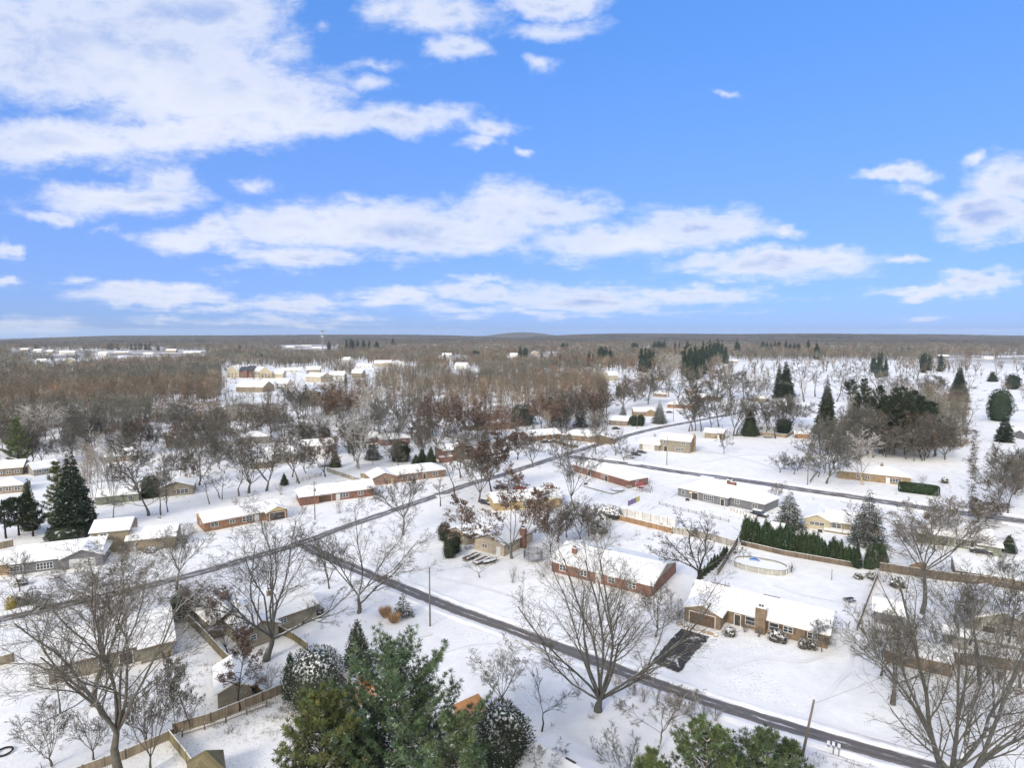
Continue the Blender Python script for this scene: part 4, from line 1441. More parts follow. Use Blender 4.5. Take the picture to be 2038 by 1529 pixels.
def make_houses():
    # ---- foreground right: tan brick ranch with the front garage
    r = house((1374, 1221), (1647, 1290), 9.5, 2.8, 'tan brick ranch house with wide front garage door and thick chimney beside black driveway', 'brick_brown', rise=2.0, gable='siding_tan', L=24, rz=-34,
          wings=[(0, .28, -3.8, 5, 2.8, 'gable', 'v', 1.25)], doors=[(.37, 1.0, 2.1, 'door_dark')],
          gar=[(.14, 4.7, 2.3, 'door_brown', -3.8)], chim=[(.545, -.42, 1.8, 'brick_brown', 4.9, -.2)],
          win=[(.465, 1.6, .8, 2.25, 1), (.635, 1.5, .8, 2.25, 1), (.735, 1.5, 1.2, 2.2, 2), (.90, 1.5, 1.2, 2.2, 2)], shut='trim_brown',
          kw='tan brick ranch house', vents=2, side=[('R', .3, 1.0, 1.1, 2.0, 1)])
    # ---- long red brick ranch
    house((1098, 1138), (1297, 1189), 15.5, 2.6, 'long red brick ranch house with brick chimney behind the tallest multi-stemmed tree', 'brick_red', rise=2.0, gable='siding_taupe',
          win=ws(.12, .34, .62, .82) , doors=[(.49, 1.0, 2.1, 'door_white')], chim=(.16, 4.0, 1.1, 'brick_red', 5.2), kw='long red brick ranch house', wings=[(.0, .45, 0.9, 6, 2.7, 'gable', 'u', .9)])
    # ---- beige house with two gables
    house((945, 1094), (991, 1105), 13.5, 2.9, 'beige house with two street-facing gables and tall red chimney beside trampoline', 'siding_beige', roof='gable', axis='v', rise=1.9, L=9.0, fascia='trim_dark', rz=-34,
          win=[(.35, 1.6, 1.2, 2.0, 2)], doors=[(.82, 1.0, 2.1, 'door_white')], side=[('R', .15, 1.0, 1.1, 2.1, 1)], wings=[(-1.15, -.35, 1.0, 10, 2.7, 'gable', 'v', 1.5), (-.4, .1, 4, 10, 2.7, 'gable', 'u', 1.2)],
          chim=[(1.06, 8.0, 1.5, 'brick_red', 5.2, 0)], kw='beige two-gabled house', vents=0)
    # ---- yellow brick house
    house((985, 1018), (1112, 1003), 9, 2.8, 'yellow brick house with low snowy roof behind the brown-leaved tree', 'brick_yellow', rz=18, rise=1.8, gable='siding_white', win=ws(.18, .45, w=1.4) + ws(.7, .88, w=1.3), doors=[(.58, 1, 2.1, 'door_brown')], kw='yellow brick house', wings=[(.62, .98, -2.0, 5, 2.8, 'gable', 'v', 1.1)], chim=(.9, 6, 1.0, 'brick_orange'))
    # ---- red brick hip ranch
    house((1141, 938), (1252, 972), 9.5, 2.7, 'red brick hip-roofed ranch house beside colourful playset', 'brick_red', roof='hip', rise=2.0, win=ws(.15, .55, w=1.3), doors=[(.31, 1.6, 2.1, 'door_dark'), (.62, 1.6, 2.1, 'door_dark')], kw='red brick hip-roofed house', side=[('R', .4, 1.4, .9, 2, 2)])
    # ---- grey house
    house((1354, 985), (1520, 1022), 10.5, 2.8, 'large grey house with wide white windows and low hip roofs beside white fenced yard', 'siding_grey', roof='hip', rise=2.3,
          win=[(.07, 1.2, .9, 2.1, 1, -1.6), (.39, 3.4, .6, 2.3, 5, -1.6), (.70, 1.5, 1.2, 2.2, 2), (.9, 1.5, 1.2, 2.2, 2)], doors=[(.22, 2.2, 2.2, 'door_dark', -1.6), (.56, 1.2, 2.1, 'door_dark', -1.6)],
          wings=[(0, .62, -1.6, 9, 2.8, 'hip', 'u', 2.1)], chim=[(.5, 9, 1.6, 'brick_red', 5.6), (.42, 11, 1.6, 'brick_red', 5.4)], kw='large grey house')
    # ---- two-storey tan house
    house((1313, 897), (1364, 906), 10, 5.5, 'two-storey greige house with snowy roof and attached double garage', 'siding_greige', L=14, rz=-30, rise=2.0, fascia='trim_white',
          win=[(.18, 1.4, 3.8, 4.9, 2), (.78, 1.8, 3.8, 4.9, 2), (.66, 3.6, .8, 2.1, 5)], doors=[(.2, 1.6, 2.3, 'door_dark')], gar=[(-.36, 5.4, 2.3, 'door_white', -1.2)],
          wings=[(-.68, .0, -1.2, 7, 2.8, 'gable', 'u', 1.7)], chim=[(1.04, 5, 1.5, 'brick_tan', 8.2, 0), (-.3, 6, 1.0, 'brick_tan', 6.2)], side=[('R', .3, 1.2, 3.6, 4.8, 1)], kw='two-storey greige house', vents=0)
    house((1402, 872), (1435, 876), 6, 3.2, 'small tan outbuilding with snowy gable roof in the open field', 'siding_tan', L=9.5, rz=-28, rise=1.6, win=[(.45, .8, 1.5, 2.2, 1)], doors=[(.75, .9, 2.0, 'door_white')], cat='outbuilding', kw='tan outbuilding', vents=0)
    house((1582, 872), (1606, 873), 4, 2.5, 'bright orange-brown wooden shed with snowy roof at the field edge', 'siding_orange', L=7, rz=-24, rise=.9, cat='shed', name='shed', kw='orange shed', detail=False, vents=0)
    # ---- right: brick ranch with clipped hedge
    house((1667, 952), (1812, 968), 10, 2.9, 'long tan-brown brick ranch house with clipped dark hedge at one end', 'brick_tan', roof='hip', rise=2.0, win=ws(.3, .42, w=1.4) + [(.8, 3.4, .8, 2.0, 4)], doors=[(.7, 1, 2.1, 'door_white')], rz=-30, kw='tan-brown brick ranch house', chim=(.62, 7, 1.0, 'brick_brown'))
    # ---- yellow gable + olive house
    house((1600, 1050), (1631, 1056), 11, 2.7, 'pale yellow gabled house with three front windows behind the arborvitae row', 'siding_cream', axis='v', L=6.5, rz=-30, rise=1.5, win=[(.5, 3.6, 1.2, 2.0, 3)], kw='pale yellow gabled house', vents=0)
    house((1642, 1054), (1712, 1072), 9, 2.7, 'olive tan ranch house with snowy deck behind two spruces', 'siding_olive', rz=-32, rise=1.7, win=[(.3, 2.2, .9, 2.1, 2), (.75, 1.4, 1, 2.1, 2)], doors=[(.06, 1.4, 2.1, 'door_dark')], kw='olive tan house', wings=[(.0, .45, -2.2, -.2, .5, 'flat', 'u', 0), (.5, .98, -2.2, -.2, .5, 'flat', 'u', 0)])
    house((1519, 1068), (1538, 1068), 5, 2.6, 'small cream garden shed beside the large spruce', 'siding_cream', L=4.6, rz=-30, rise=.8, cat='shed', name='shed', detail=False, vents=0)
    # ---- far right
    house((1868, 1085), (1975, 1108), 11, 2.7, 'grey-green ranch house with brick wing and covered patio near the right-hand street', 'siding_green', rz=-31, rise=2.1, win=[(.12, 1.4, .9, 2.1, 2), (.45, 3.0, .7, 2.2, 5)], doors=[(.62, 1.0, 2.1, 'door_dark')], wings=[(-.42, 0, -.8, 9, 2.7, 'hip', 'u', 1.7), (.72, 1.12, -2.5, 6, 2.4, 'gable', 'u', .6)], kw='grey-green ranch house', chim=(-.2, 8, 1.1, 'brick_brown'))
    house((1926, 1262), (1985, 1268), 13, 3.0, 'grey gabled house with low deck behind bare trees and dark fence', 'siding_taupe', axis='v', L=10.0, rz=-28, rise=2.2, win=[(.62, 1.8, 1.0, 2.1, 2)], doors=[(.3, 1.8, 2.1, 'door_dark')], wings=[(.0, 1.3, -3, -.2, .6, 'flat', 'u', 0)], kw='grey gabled house', chim=None, vents=0)
    house((1740, 1240), (1772, 1232), 5, 2.6, 'slate grey garden shed among bare trees', 'siding_grey', L=4.5, rz=-30, rise=1.2, cat='shed', name='shed', detail=False, vents=0, kw='slate grey shed')
    house((1880, 1287), (1902, 1294), 2.4, 2.6, 'narrow taupe shed in front of the grey gabled house', 'siding_taupe', L=3.2, rz=-28, rise=.5, cat='shed', name='shed', detail=False, vents=0)
    house((1760, 1318), (1812, 1318), 6, 2.5, 'brown outbuilding with snowy roof among dense bare trees', 'siding_brown', L=9, rz=-30, rise=1.2, cat='outbuilding', detail=False, vents=0)
    house((1905, 1156), (1960, 1165), 8, 2.5, 'low snow-covered garage behind the dark fence', 'siding_brown', L=10, rz=-28, rise=1.2, cat='garage', detail=False, vents=0)
    house((1812, 1142), (1830, 1146), 3.4, 2.2, 'rust-red garden shed beside the dark fence', 'siding_orange', axis='v', L=3.6, rz=-30, rise=1.1, cat='shed', name='shed', detail=False, vents=0)
    # ---- left foreground
    house((98, 1364), (345, 1300), 15, 2.8, 'long greige house with broad snowy roof seen from behind, nearest on the left', 'siding_greige', rise=2.2, win=ws(.15, .42, w=1.3) , doors=[(.6, 1.8, 2.1, 'door_dark')], kw='long greige house', wings=[(.72, 1.0, -1.2, 6, 2.8, 'gable', 'u', 1.2)], fascia='trim_brown', chim=None, vents=2)
    house((493, 1283), (630, 1232), 9.5, 2.9, 'greige L-shaped house with brick chimney beside the mossy fence', 'siding_greige', rise=2.1, fascia='trim_brown', wings=[(-.10, .36, -2.0, 9, 2.9, 'gable', 'v', 1.5), (-.28, .2, 6, 16, 2.8, 'gable', 'v', 1.6)],
          win=[(.02, .9, 1.5, 2.3, 1, -2.0), (.26, .9, 1.5, 2.3, 1, -2.0), (.5, 1.2, 1.5, 2.3, 2)], chim=[(.05, 12.0, 1.2, 'brick_red', 6.0), (.5, 5.5, .9, 'brick_brown', 6.2)], doors=[(.42, .9, 2.0, 'door_white')], kw='L-shaped greige house', vents=1)
    house((434, 1412), (473, 1402), 7.5, 2.5, 'small greige shed with snowy gable roof beside the mossy fence', 'siding_greige', axis='v', L=4.6, rz=28, rise=1.0, cat='shed', name='shed', detail=True, win=[], kw='small greige shed', vents=0)
    house((184, 1104), (262, 1098), 9, 5.6, 'tan split-level house with white shuttered windows and snowy roofs', 'siding_tan', L=8.0, rz=20, rise=1.6, win=[(.32, 1.3, 4.0, 4.9, 2)], wings=[(.98, 2.3, -1.3, 7.5, 3.1, 'gable', 'u', 1.5)],
          kw='tan split-level house', vents=0, chim=[(1.7, 6.8, .9, 'brick_red', 5.6)], gar=[], doors=[(1.14, .9, 2.0, 'door_white', -1.3)], shut='trim_white')
    house((24, 1146), (122, 1136), 12, 2.8, 'dark grey house with white garage door and broad snowy roof', 'siding_grey', axis='u', L=17, rz=24, rise=1.9, gar=[(.8, 4.8, 2.2, 'door_white', -1.2)], win=[(.36, 3.0, .6, 2.0, 5, 0), (.05, 2.4, .9, 2.0, 4)], wings=[(.57, 1.04, -1.2, 8, 2.8, 'gable', 'v', 1.7)], kw='dark grey house', fascia='trim_white', vents=1)
    house((-14, 1148), (2, 1146), 9, 2.7, 'tan brick end wing partly cut by the picture edge', 'brick_tan', L=6.0, rz=22, rise=1.2, detail=False, vents=0)
    # ---- yellow-ended brick ranch
    house((408, 1060), (560, 1030), 9, 2.8, 'brown brick ranch house with yellow gable ends and carport', 'brick_orange', rise=1.7, gable='siding_yellow', win=[(.12, 1.8, 1.1, 2.1, 2), (.34, 1.4, 1.2, 2.1, 2), (.54, 2.6, .8, 2.2, 3)], doors=[(.66, 1, 2.1, 'door_white')],
          wings=[(.78, 1.06, -1.6, 6, 2.7, 'gable', 'v', 1.4)], gar=[(.92, 4.4, 2.2, 'door_dark', -1.6)], kw='brown brick ranch with yellow gables', side=[('L', .5, .8, 1.2, 2, 1)], vents=1)
    house((618, 1003), (742, 985), 9, 2.8, 'red brick ranch house with white front windows beside fenced yard', 'brick_red', roof='gable', rz=27, rise=1.9, win=[(.52, 2.8, .8, 2.1, 3), (.78, 1.6, 1.0, 2.1, 2)], doors=[(.42, 1, 2.1, 'door_white')], gar=[(.2, 5, 2.2, 'door_brown')], kw='red brick ranch house', wings=[(-.16, .12, -1.2, 8, 2.8, 'hip', 'v', 1.6)], vents=1)
    house((778, 962), (876, 944), 9, 2.8, 'pinkish brick ranch house with hipped snowy roof across from the bare oak', 'brick_pink', roof='hip', rz=28, rise=2.0, win=[(.25, 1.8, .9, 2.1, 2), (.42, 1.8, .9, 2.1, 3), (.8, 1.8, .9, 2.1, 2)], doors=[(.6, 1, 2.1, 'door_dark')], wings=[(-.32, .1, -.6, 8, 2.7, 'gable', 'v', 1.6)], kw='pinkish brick ranch house', gar=[], vents=0)
    house((882, 920), (1000, 920), 9, 5.0, 'red brick and white two-storey house with tall red chimney', 'brick_red', L=9, rz=30, rise=1.6, win=[(.3, 1.4, 3.3, 4.3, 2), (.7, 1.4, 3.3, 4.3, 2)], wings=[(1.0, 2.6, -.6, 7, 2.7, 'gable', 'u', 1.4), (-.2, .4, -1.5, 0, 2.4, 'flat', 'u', 0)], kw='red brick two-storey house', chim=[(.95, 1.5, 1.1, 'brick_red', 8.0)], vents=0, gable='siding_white')
    house((318, 990), (388, 977), 9, 3.0, 'greige ranch house with three tall white windows under the end gable', 'siding_greige', L=10, rz=22, rise=1.7, axis='v', fascia='trim_brown', win=[(.68, 3.4, .7, 2.1, 3), (.15, .9, 1.2, 2.1, 1)], wings=[(-.95, .2, 1.5, 11, 3.0, 'gable', 'u', 1.7)], kw='greige ranch with tall windows', chim=[(.7, 9, .9, 'brick_brown', 5.6)], vents=0)
    house((190, 1006), (242, 996), 8, 2.7, 'small sage green house under the pale birches', 'siding_green', L=12, rz=24, rise=1.6, detail=True, win=[(.8, 1.2, .9, 2, 2)], kw='sage green house')
    # ---- second row on the left
    mid = [
        ((68, 948), (118, 940), 8, 2.6, 'siding_taupe', 'grey house by the snowy gap in the left wood', 'grey house by the gap'),
        ((-10, 950), (30, 952), 9, 3.2, 'siding_brown', 'brown house at the picture edge under the yellow-green pine', None),
        ((-12, 985), (22, 985), 9, 2.6, 'siding_tan', 'low tan house at the picture edge with buried roof', None),
        ((208, 922), (270, 920), 9, 2.7, 'siding_brown', 'dark brown ranch house behind pale bare trees', 'dark brown ranch'),
        ((330, 888), (402, 884), 9, 2.6, 'siding_greige', 'snow-roofed house at the edge of the brush field', 'house at the brush field'),
        ((470, 886), (540, 882), 10, 3.2, 'siding_taupe', 'grey house with red brick end behind crossing trunks', 'grey house with brick end'),
        ((500, 935), (532, 938), 9, 2.7, 'brick_brown', 'brown brick wing beside the cream split-level', None),
        ((528, 925), (578, 915), 8, 4.2, 'siding_cream', 'cream split-level house with snow-capped windows', 'cream split-level house'),
        ((577, 862), (612, 868), 9, 5.2, 'siding_white', 'white two-storey house with tall red chimney stack', 'white house with red chimney'),
        ((604, 912), (652, 918), 8, 5.2, 'siding_white', 'white two-storey house with rear brown deck', 'white house with brown deck'),
        ((722, 884), (760, 888), 9, 2.8, 'brick_red', 'low red brick house behind the evergreens', 'low red brick house'),
        ((760, 888), (812, 880), 9, 3.0, 'brick_red', 'red brick house with snowy roof behind the round yews', None),
        ((930, 858), (1036, 852), 10, 3.0, 'siding_brown', 'long brown house half hidden by russet trees', 'long brown house'),
        ((1052, 880), (1112, 872), 10, 2.9, 'brick_orange', 'orange brick ranch house with orange chimney and parked cars', 'orange brick ranch house'),
        ((1120, 876), (1200, 862), 10, 2.8, 'siding_brown', 'brown ranch house with long snowy roof near the crossing', 'brown ranch by the crossing'),
        ((1212, 846), (1252, 846), 10, 3.0, 'brick_brown', 'brown brick house with broad hipped snowy roof', 'brown brick hipped house'),
        ((1262, 828), (1305, 828), 8, 3.0, 'brick_tan', 'tan brick house with snowy roof beside the snowy spruce', 'tan brick house'),
        ((1328, 812), (1372, 810), 9, 2.8, 'brick_orange', 'low orange brick house in the open snow', 'low orange brick house'),
        ((1376, 796), (1424, 794), 9, 2.8, 'brick_brown', 'brown ranch house behind thin trunks', None),
        ((1300, 790), (1326, 790), 7, 3.0, 'brick_pink', 'small pink-brown house with snowy roof', None),
        ((1368, 784), (1392, 784), 7, 3.0, 'brick_orange', 'tiny orange house in distant snow', None),
        ((1505, 858), (1560, 862), 8, 3.0, 'siding_white', 'white house with brown gable behind the grey fence', 'white house behind the fence'),
        ((1700, 826), (1760, 824), 10, 3.0, 'siding_brown', 'brown house behind the pines', None),
        ((1496, 800), (1528, 800), 9, 3.0, 'siding_brown', 'low brown house between thin trees', None),
        ((2010, 868), (2050, 876), 9, 3.0, 'siding_grey', 'grey house cut by the picture edge beside parked trucks', None),
    ]
    for i, (a, b, D, h, w, lab, kw) in enumerate(mid):
        two = h > 5
        rz = 26 if a[0] < 1110 else -22
        L = (G(*b) - G(*a)).length * .92
        house(a, b, D, h, lab, w, roof='hip' if i % 3 == 2 else 'gable', rz=rz if i % 4 else None, L=max(8, min(L, 26)), rise=2.0,
              win=[(f, 1.4, .9, 2.1, 2) for f in (.2, .5, .8)] + ([(f, 1.3, 3.5, 4.6, 2) for f in (.2, .5, .8)] if two else []), kw=kw, vents=0,
              chim=(.7, D * .6, 1.1, 'brick_red' if i % 2 else 'brick_orange', h + 3.0, 0) if i in (8, 13) else None,
              wings=[(.55, 1.05, -2.2, D * .8, h if not two else 2.8, 'gable', 'v', 1.5)] if i % 2 == 0 and L > 11 else ())
    # ---- distant estate, each house simple but whole
    far = [  # x0, y, width px, storeys, wall, label
        (592, 800, 48, 1, 'siding_tan', 'large tan hall with broad white roof beyond the wood', 'tan hall'),
        (548, 775, 26, 2, 'siding_white', 'white two-storey house left of the tan hall', 'distant white house'),
        (520, 777, 22, 2, 'siding_white', 'white house with dark roofline by the snowy road', None),
        (608, 760, 40, 2, 'siding_cream', 'cream row house with snowy roofs beyond the tan hall', None),
        (655, 757, 30, 2, 'siding_white', 'white distant house under pale trees', None),
        (610, 745, 26, 2, 'siding_tan', 'tan distant house beside the white ones', None),
        (470, 780, 60, 1, 'siding_tan', 'long low building with snowy roof in the clearing', None),
        (562, 742, 34, 1, 'siding_white', 'low white building by the radio tower clearing', None),
        (682, 722, 16, 2, 'siding_white', 'small gabled white house in the far wood', None),
        (712, 732, 28, 1, 'siding_white', 'pale roofed house in the far wood', None),
        (745, 730, 34, 2, 'siding_cream', 'wide cream house in the far wood', None),
        (700, 752, 22, 2, 'siding_tan', 'distant tan house with two snowy gables', None),
        (780, 730, 24, 2, 'siding_white', 'white house under the far trees', None),
        (905, 735, 26, 2, 'siding_white', 'white-roofed house in the middle of the wood', None),
        (1015, 712, 16, 2, 'siding_white', 'tiny white house near the skyline wood', None),
        (1058, 707, 14, 2, 'siding_cream', 'tiny cream house near the skyline wood', None),
        (880, 712, 18, 2, 'siding_white', 'pale house among far brown trees', None),
        (118, 706, 26, 2, 'siding_white', 'white house with grey gable in the open estate', None),
        (92, 704, 20, 2, 'siding_cream', 'cream house in the open estate', None),
        (66, 702, 16, 2, 'siding_white', 'white house at the open estate edge', None),
        (40, 700, 14, 2, 'siding_tan', 'tan roof at the open estate edge', None),
        (195, 708, 20, 2, 'siding_white', 'white church-like house in the far clearing', None),
        (228, 704, 24, 1, 'siding_cream', 'low cream building in the far clearing', None),
        (285, 706, 28, 1, 'siding_white', 'low white building in the far clearing', None),
        (330, 702, 20, 2, 'siding_tan', 'far tan house near the clearing', None),
        (365, 704, 36, 1, 'siding_white', 'long white roof across the far clearing', None),
        (70, 726, 22, 2, 'siding_white', 'white house sunk in the left wood', None),
        (128, 724, 18, 2, 'siding_cream', 'cream house sunk in the left wood', None),
        (568, 692, 26, 1, 'siding_white', 'far white building left of the tower', None),
        (600, 690, 24, 1, 'siding_tan', 'far tan building beside the tower', None),
        (622, 694, 30, 1, 'siding_white', 'far low white shed near the tower', None),
        (1302, 757, 20, 1, 'siding_orange', 'orange-walled house behind the russet tree', None),
        (1212, 758, 20, 2, 'siding_cream', 'cream gable in the middle wood', None),
        (1440, 722, 26, 1, 'siding_tan', 'tan house at the top of the snow field', None),
        (1960, 716, 18, 1, 'siding_white', 'small white-roofed house at the far right field', None),
        (1870, 712, 22, 1, 'siding_tan', 'small tan house at the far right field', None),
    ]
    for i, (x, y, w, st, wall, lab, kw) in enumerate(far):
        a = G(x, y); L = min(44, max(9, w * m_per_px(a)))
        hh = 3.1 * st + (1.2 if w > 40 else 0)
        house((x, y), (x + w, y), 10 if w < 40 else 18, hh + (.5 if w > 40 else 0), lab, wall, L=L, rz=[8, -12, 20, -25, 0][i % 5], rise=5.0 if w > 40 else (4.0 if st > 1 else 3.0), axis='v' if (i % 3 == 0 and L < 22) else 'u', detail=w > 20, win=[(f, 1.5, .9, 2.3, 2) for f in (.2, .5, .8)] + ([(f, 1.4, 3.8, 5.0, 2) for f in (.2, .5, .8)] if st > 1 else []), vents=0, kw=kw)
    # mansion with slate roofs
    mansion()


def mansion():
    A = G(452, 752); s = m_per_px(A)
    root = empty('mansion', A, R(-6)); tag(root, 'large pale mansion with slate roof centre and brick entrance wing in the clearing', 'mansion')
    L = 88 * s
    rf = MB(); br = MB(); sl = MB()
    h = 6.2
    for (a, b, y0, y1, hh, ax, ri) in ((0, .30, -1, 16, 8, 'v', 7.0), (.80, 1.08, -2, 14, 8, 'v', 6.5), (.62, .85, 1, 11, 8.5, 'u', 4.5), (1.06, 1.3, 2, 11, 5.5, 'u', 4)):
        w = MB(); wall_box(w, a * L, b * L, y0, y1, hh, 'gable', ax, ri); gable_end(w, a * L, b * L, y0, y1, hh, ax, ri); gable_roof(rf, a * L, b * L, y0, y1, hh, ri, ax, .6); w.build('wall', MATS['siding_cream'], root)
    wall_box(br, .30 * L, .62 * L, 0, 12, 8.4, '', '', 0); br.box(.41 * L, .50 * L, -2.2, -.01, 0, 9.4)
    x0, x1, y0, y1, z = .28 * L, .64 * L, -1, 13, 8.4
    for (a, b) in ((x0, (x0 + x1) / 2), ((x0 + x1) / 2, x1)):
        m = (y0 + y1) / 2; zt = z + (6.5 if a > x0 else 5.2)
        sl.face([(a, y0, z), (b, y0, z), (b, m, zt), (a, m, zt)]); sl.face([(b, y1, z), (a, y1, z), (a, m, zt), (b, m, zt)])
        sl.face([(a, y1, z), (a, y0, z), (a, m, zt)]); sl.face([(b, y0, z), (b, y1, z), (b, m, zt)])
    br.build('brick_wing', MATS['brick_red'], root)
    rf.build('snowy_roof', [MATS['trim_white'], SNOWR], root)
    mat('slate', (.05, .06, .08), .6, .2, .3)
    so = sl.build('slate_roof', MATS['slate'], root)
    for u in (.33, .47, .62, .2):
        chimney(so, u * L, 7, 2.2, 1.6, 8, 16.5, 'siding_white', 1)
    for u in (.06, .14, .22, .34, .38, .53, .58, .68, .76, .86, .94, 1.02):
        for z0 in (1, 4):
            f = frame_of('F', u * L, {True: -1, False: 0}[u < .3] if u < .62 else (-2 if u > .8 else 1), L); window(root, f, 2.0, z0, z0 + 1.5, 1)
    LAND.append((500, 752, 'large distant mansion'))


make_houses()
# ================================================================ fences, poles, cars and yard things
def fence(px, h, m, label, post='pole_wood', gap=2.4, t=.06, name='fence', rail=False, capm=None, z0=0.0):
    pts = [G(*p) for p in px]
    root = empty(name, pts[0]); tag(root, label, 'fence')
    o = pts[0]
    w = MB(); ps = []
    for a, b in zip(pts[:-1], pts[1:]):
        d = b - a; L = d.length; d.normalize(); n = max(1, round(L / gap)); s = Vector((-d.y, d.x, 0))
        for k in range(n):
            p = a + d * (L * k / n + .06) - o; q = a + d * (L * (k + 1) / n - .06) - o
            if rail:
                for z in ((h * .35, h * .62, h * .9) if rail is True else rail):
                    w.bar(p + Vector((0, 0, z)), q + Vector((0, 0, z)), .05, .13)
            else:
                i = len(w.v)
                for (pp, zz) in ((p, -.1), (q, -.1), (q, h), (p, h)):
                    for sg in (-1, 1): w.v.append(tuple(pp + s * sg * t / 2 + Vector((0, 0, zz))))
                for f in ((0, 2, 4, 6), (7, 5, 3, 1), (0, 1, 3, 2), (2, 3, 5, 4), (4, 5, 7, 6), (6, 7, 1, 0)):
                    w.f.append(tuple(i + j for j in f)); w.m.append(1 if f == (4, 5, 7, 6) else 0)
                if capm is not False:
                    w.bar(p + Vector((0, 0, h + .03)), q + Vector((0, 0, h + .03)), t + .05, .07, 1)
            ps.append(p - d * .06)
        ps.append(b - o)
    w.build('fence_panel', [MATS[m], SNOWR], root)
    if len(ps) > 70: ps = ps[::max(1, len(ps) // 70)]
    pm = None
    for p in ps:
        if pm is None:
            q = MB(); q.box(-.07, .07, -.07, .07, -.2, h + .12, 0, top=1); po = q.build('post', [MATS[post], SNOWR], root); pm = po.data
        else: po = link('post', pm, root)
        po.location = p
    return root


def pole(x, yb, yt, label, arm=True, lean=0.0, wires=True, r=.13, box=False):
    p = G(x, yb); h = min(12.5, top_z(p, yt))
    root = empty('utility_pole', p); tag(root, label, 'utility pole')
    m = MB(); m.tube([(0, 0, -.3), (lean * .5, 0, h * .5), (lean, 0, h)], [r * 1.25, r * 1.05, r * .8], 9); m.build('pole', MATS['pole_wood'], root, True)
    if arm:
        a = MB(); a.bar((lean * .93 - .9, -.15, h * .93), (lean * .93 + .9, .15, h * .93), .09, .12); a.build('crossarm', MATS['pole_wood'], root)
        for k in (-.75, 0, .75):
            i = MB(); i.tube([(lean * .93 + k, k * .16, h * .93 + .06), (lean * .93 + k, k * .16, h * .93 + .28)], [.06, .04], 6); i.build('insulator', MATS['metal_grey'], root)
    else:
        a = MB(); a.bar((lean * .9 - .05, -.35, h * .9), (lean * .9 + .05, .35, h * .9), .07); a.build('bracket', MATS['metal_grey'], root)
    if box:
        b = MB(); b.tube([(.3, 0, h * .76), (.3, 0, h * .76 + .75)], [.22, .22], 10); b.build('transformer', MATS['metal_grey'], root)
    return root, Vector((p.x + lean * .93, p.y, h * .93))


def wire(a, b, sag=.6, r=.012, label=''):
    n = 14; pts = []
    for i in range(n + 1):
        t = i / n; p = a.lerp(b, t); p.z -= sag * 4 * t * (1 - t); pts.append(p)
    m = MB(); m.tube(pts, r, 4); o = m.build('power_line', MATS['metal_dark']); tag(o, label, 'power line')


def car(x, y, rz, label, paint, suv=False, name='parked_car', cat='car'):
    root = empty(name, G(x, y), R(rz)); tag(root, label, cat, 'cars parked outside the houses')
    L, W, H = (4.8, 1.9, 1.75) if suv else (4.6, 1.8, 1.45)
    prof = [(-L / 2, .35), (-L / 2, .85), (-L / 2 + .1, 1.0), (-L * .36, 1.02 if not suv else 1.25), (-L * .26 if not suv else -L * .44, H - .02), (L * .10, H), (L * .26, 1.0), (L * .46, .86), (L / 2, .62), (L / 2, .32)]
    b = MB(); n = len(prof)
    def half(i, s):
        x_, z_ = prof[i]; w = W / 2 * (.80 if z_ > 1.15 else 1.0)
        return (x_, s * w, z_)
    b.face([half(i, 1) for i in range(n)]); b.face([half(i, -1) for i in range(n)][::-1])
    for i in range(n):
        j = (i + 1) % n
        b.face([half(i, -1), half(j, -1), half(j, 1), half(i, 1)][::-1])
    b.build('body', MATS[paint], root)
    g = MB()
    for s in (-1, 1):
        pts = [(-L * .30, 1.03), (-L * .23, H - .12), (L * .08, H - .1), (L * .20, 1.03)]
        g.face([(px_, s * (W / 2 * (.80 if pz > 1.15 else .99) + .012), pz) for px_, pz in pts][::s])
    g.face([(L * .255, -W * .38, 1.03), (L * .255, W * .38, 1.03), (L * .125, W * .34, H - .08), (L * .125, -W * .34, H - .08)])
    g.build('windows', MATS['glass'], root)
    sn = MB(); k = .0
    sn.box(-L * (.43 if suv else .24), L * .09, -W * .38, W * .38, H + .01, H + .13); sn.box(L * .27, L * .46, -W * .44, W * .44, .98, 1.06)
    sn.build('snow_cover', SNOWR, root)
    for sx in (-.31, .32):
        for s in (-1, 1):
            w = MB(); w.tube([(L * sx, s * (W / 2 - .2), .33), (L * sx, s * (W / 2 + .02), .33)], .33, 12); wo = w.build('wheel', MATS['rubber'], root)
            c = MB(); c.tube([(L * sx, s * (W / 2 + .021), .33), (L * sx, s * (W / 2 + .04), .33)], .19, 10); c.build('rim', MATS['metal_grey'], wo)
    return root


mat('paint_dark', (.04, .042, .05), .3, .1, snow=dict(lo=.4, hi=.9, scale=1.5, amount=.45)); mat('paint_silver', (.42, .43, .45), .3, .1, snow=dict(lo=.4, hi=.9, scale=1.5, amount=.45)); mat('paint_red', (.28, .03, .035), .3, .1, snow=dict(lo=.5, hi=.95, scale=1.5, amount=.55))
mat('paint_white', (.6, .6, .61), .3, .05); mat('net', (.05, .055, .07), .9, .3); mat('plastic_purple', (.17, .15, .30), .5, .1); mat('plastic_red', (.30, .06, .08), .5, .1); mat('plastic_yellow', (.45, .42, .15), .5, .1); mat('plastic_blue', (.05, .16, .5), .5, .1)
mat('pool_wall', (.42, .42, .38), .6, .25, 1.0); mat('tarp_brown', (.12, .09, .07), .8, .3, 1.5, snow=dict(lo=.9, hi=.99, scale=.8, amount=.6)); mat('wood_orange', (.50, .26, .10), .7, .3, 1.2, snow=dict(lo=.7, hi=1.0, scale=1.2, amount=.62)); mat('stone_tan', (.36, .25, .15), .9, .3, 1.0, snow=dict(lo=.6, hi=.95, scale=1.3, amount=.5))
mat('lamp_glow', (1, .4, .1), .5)
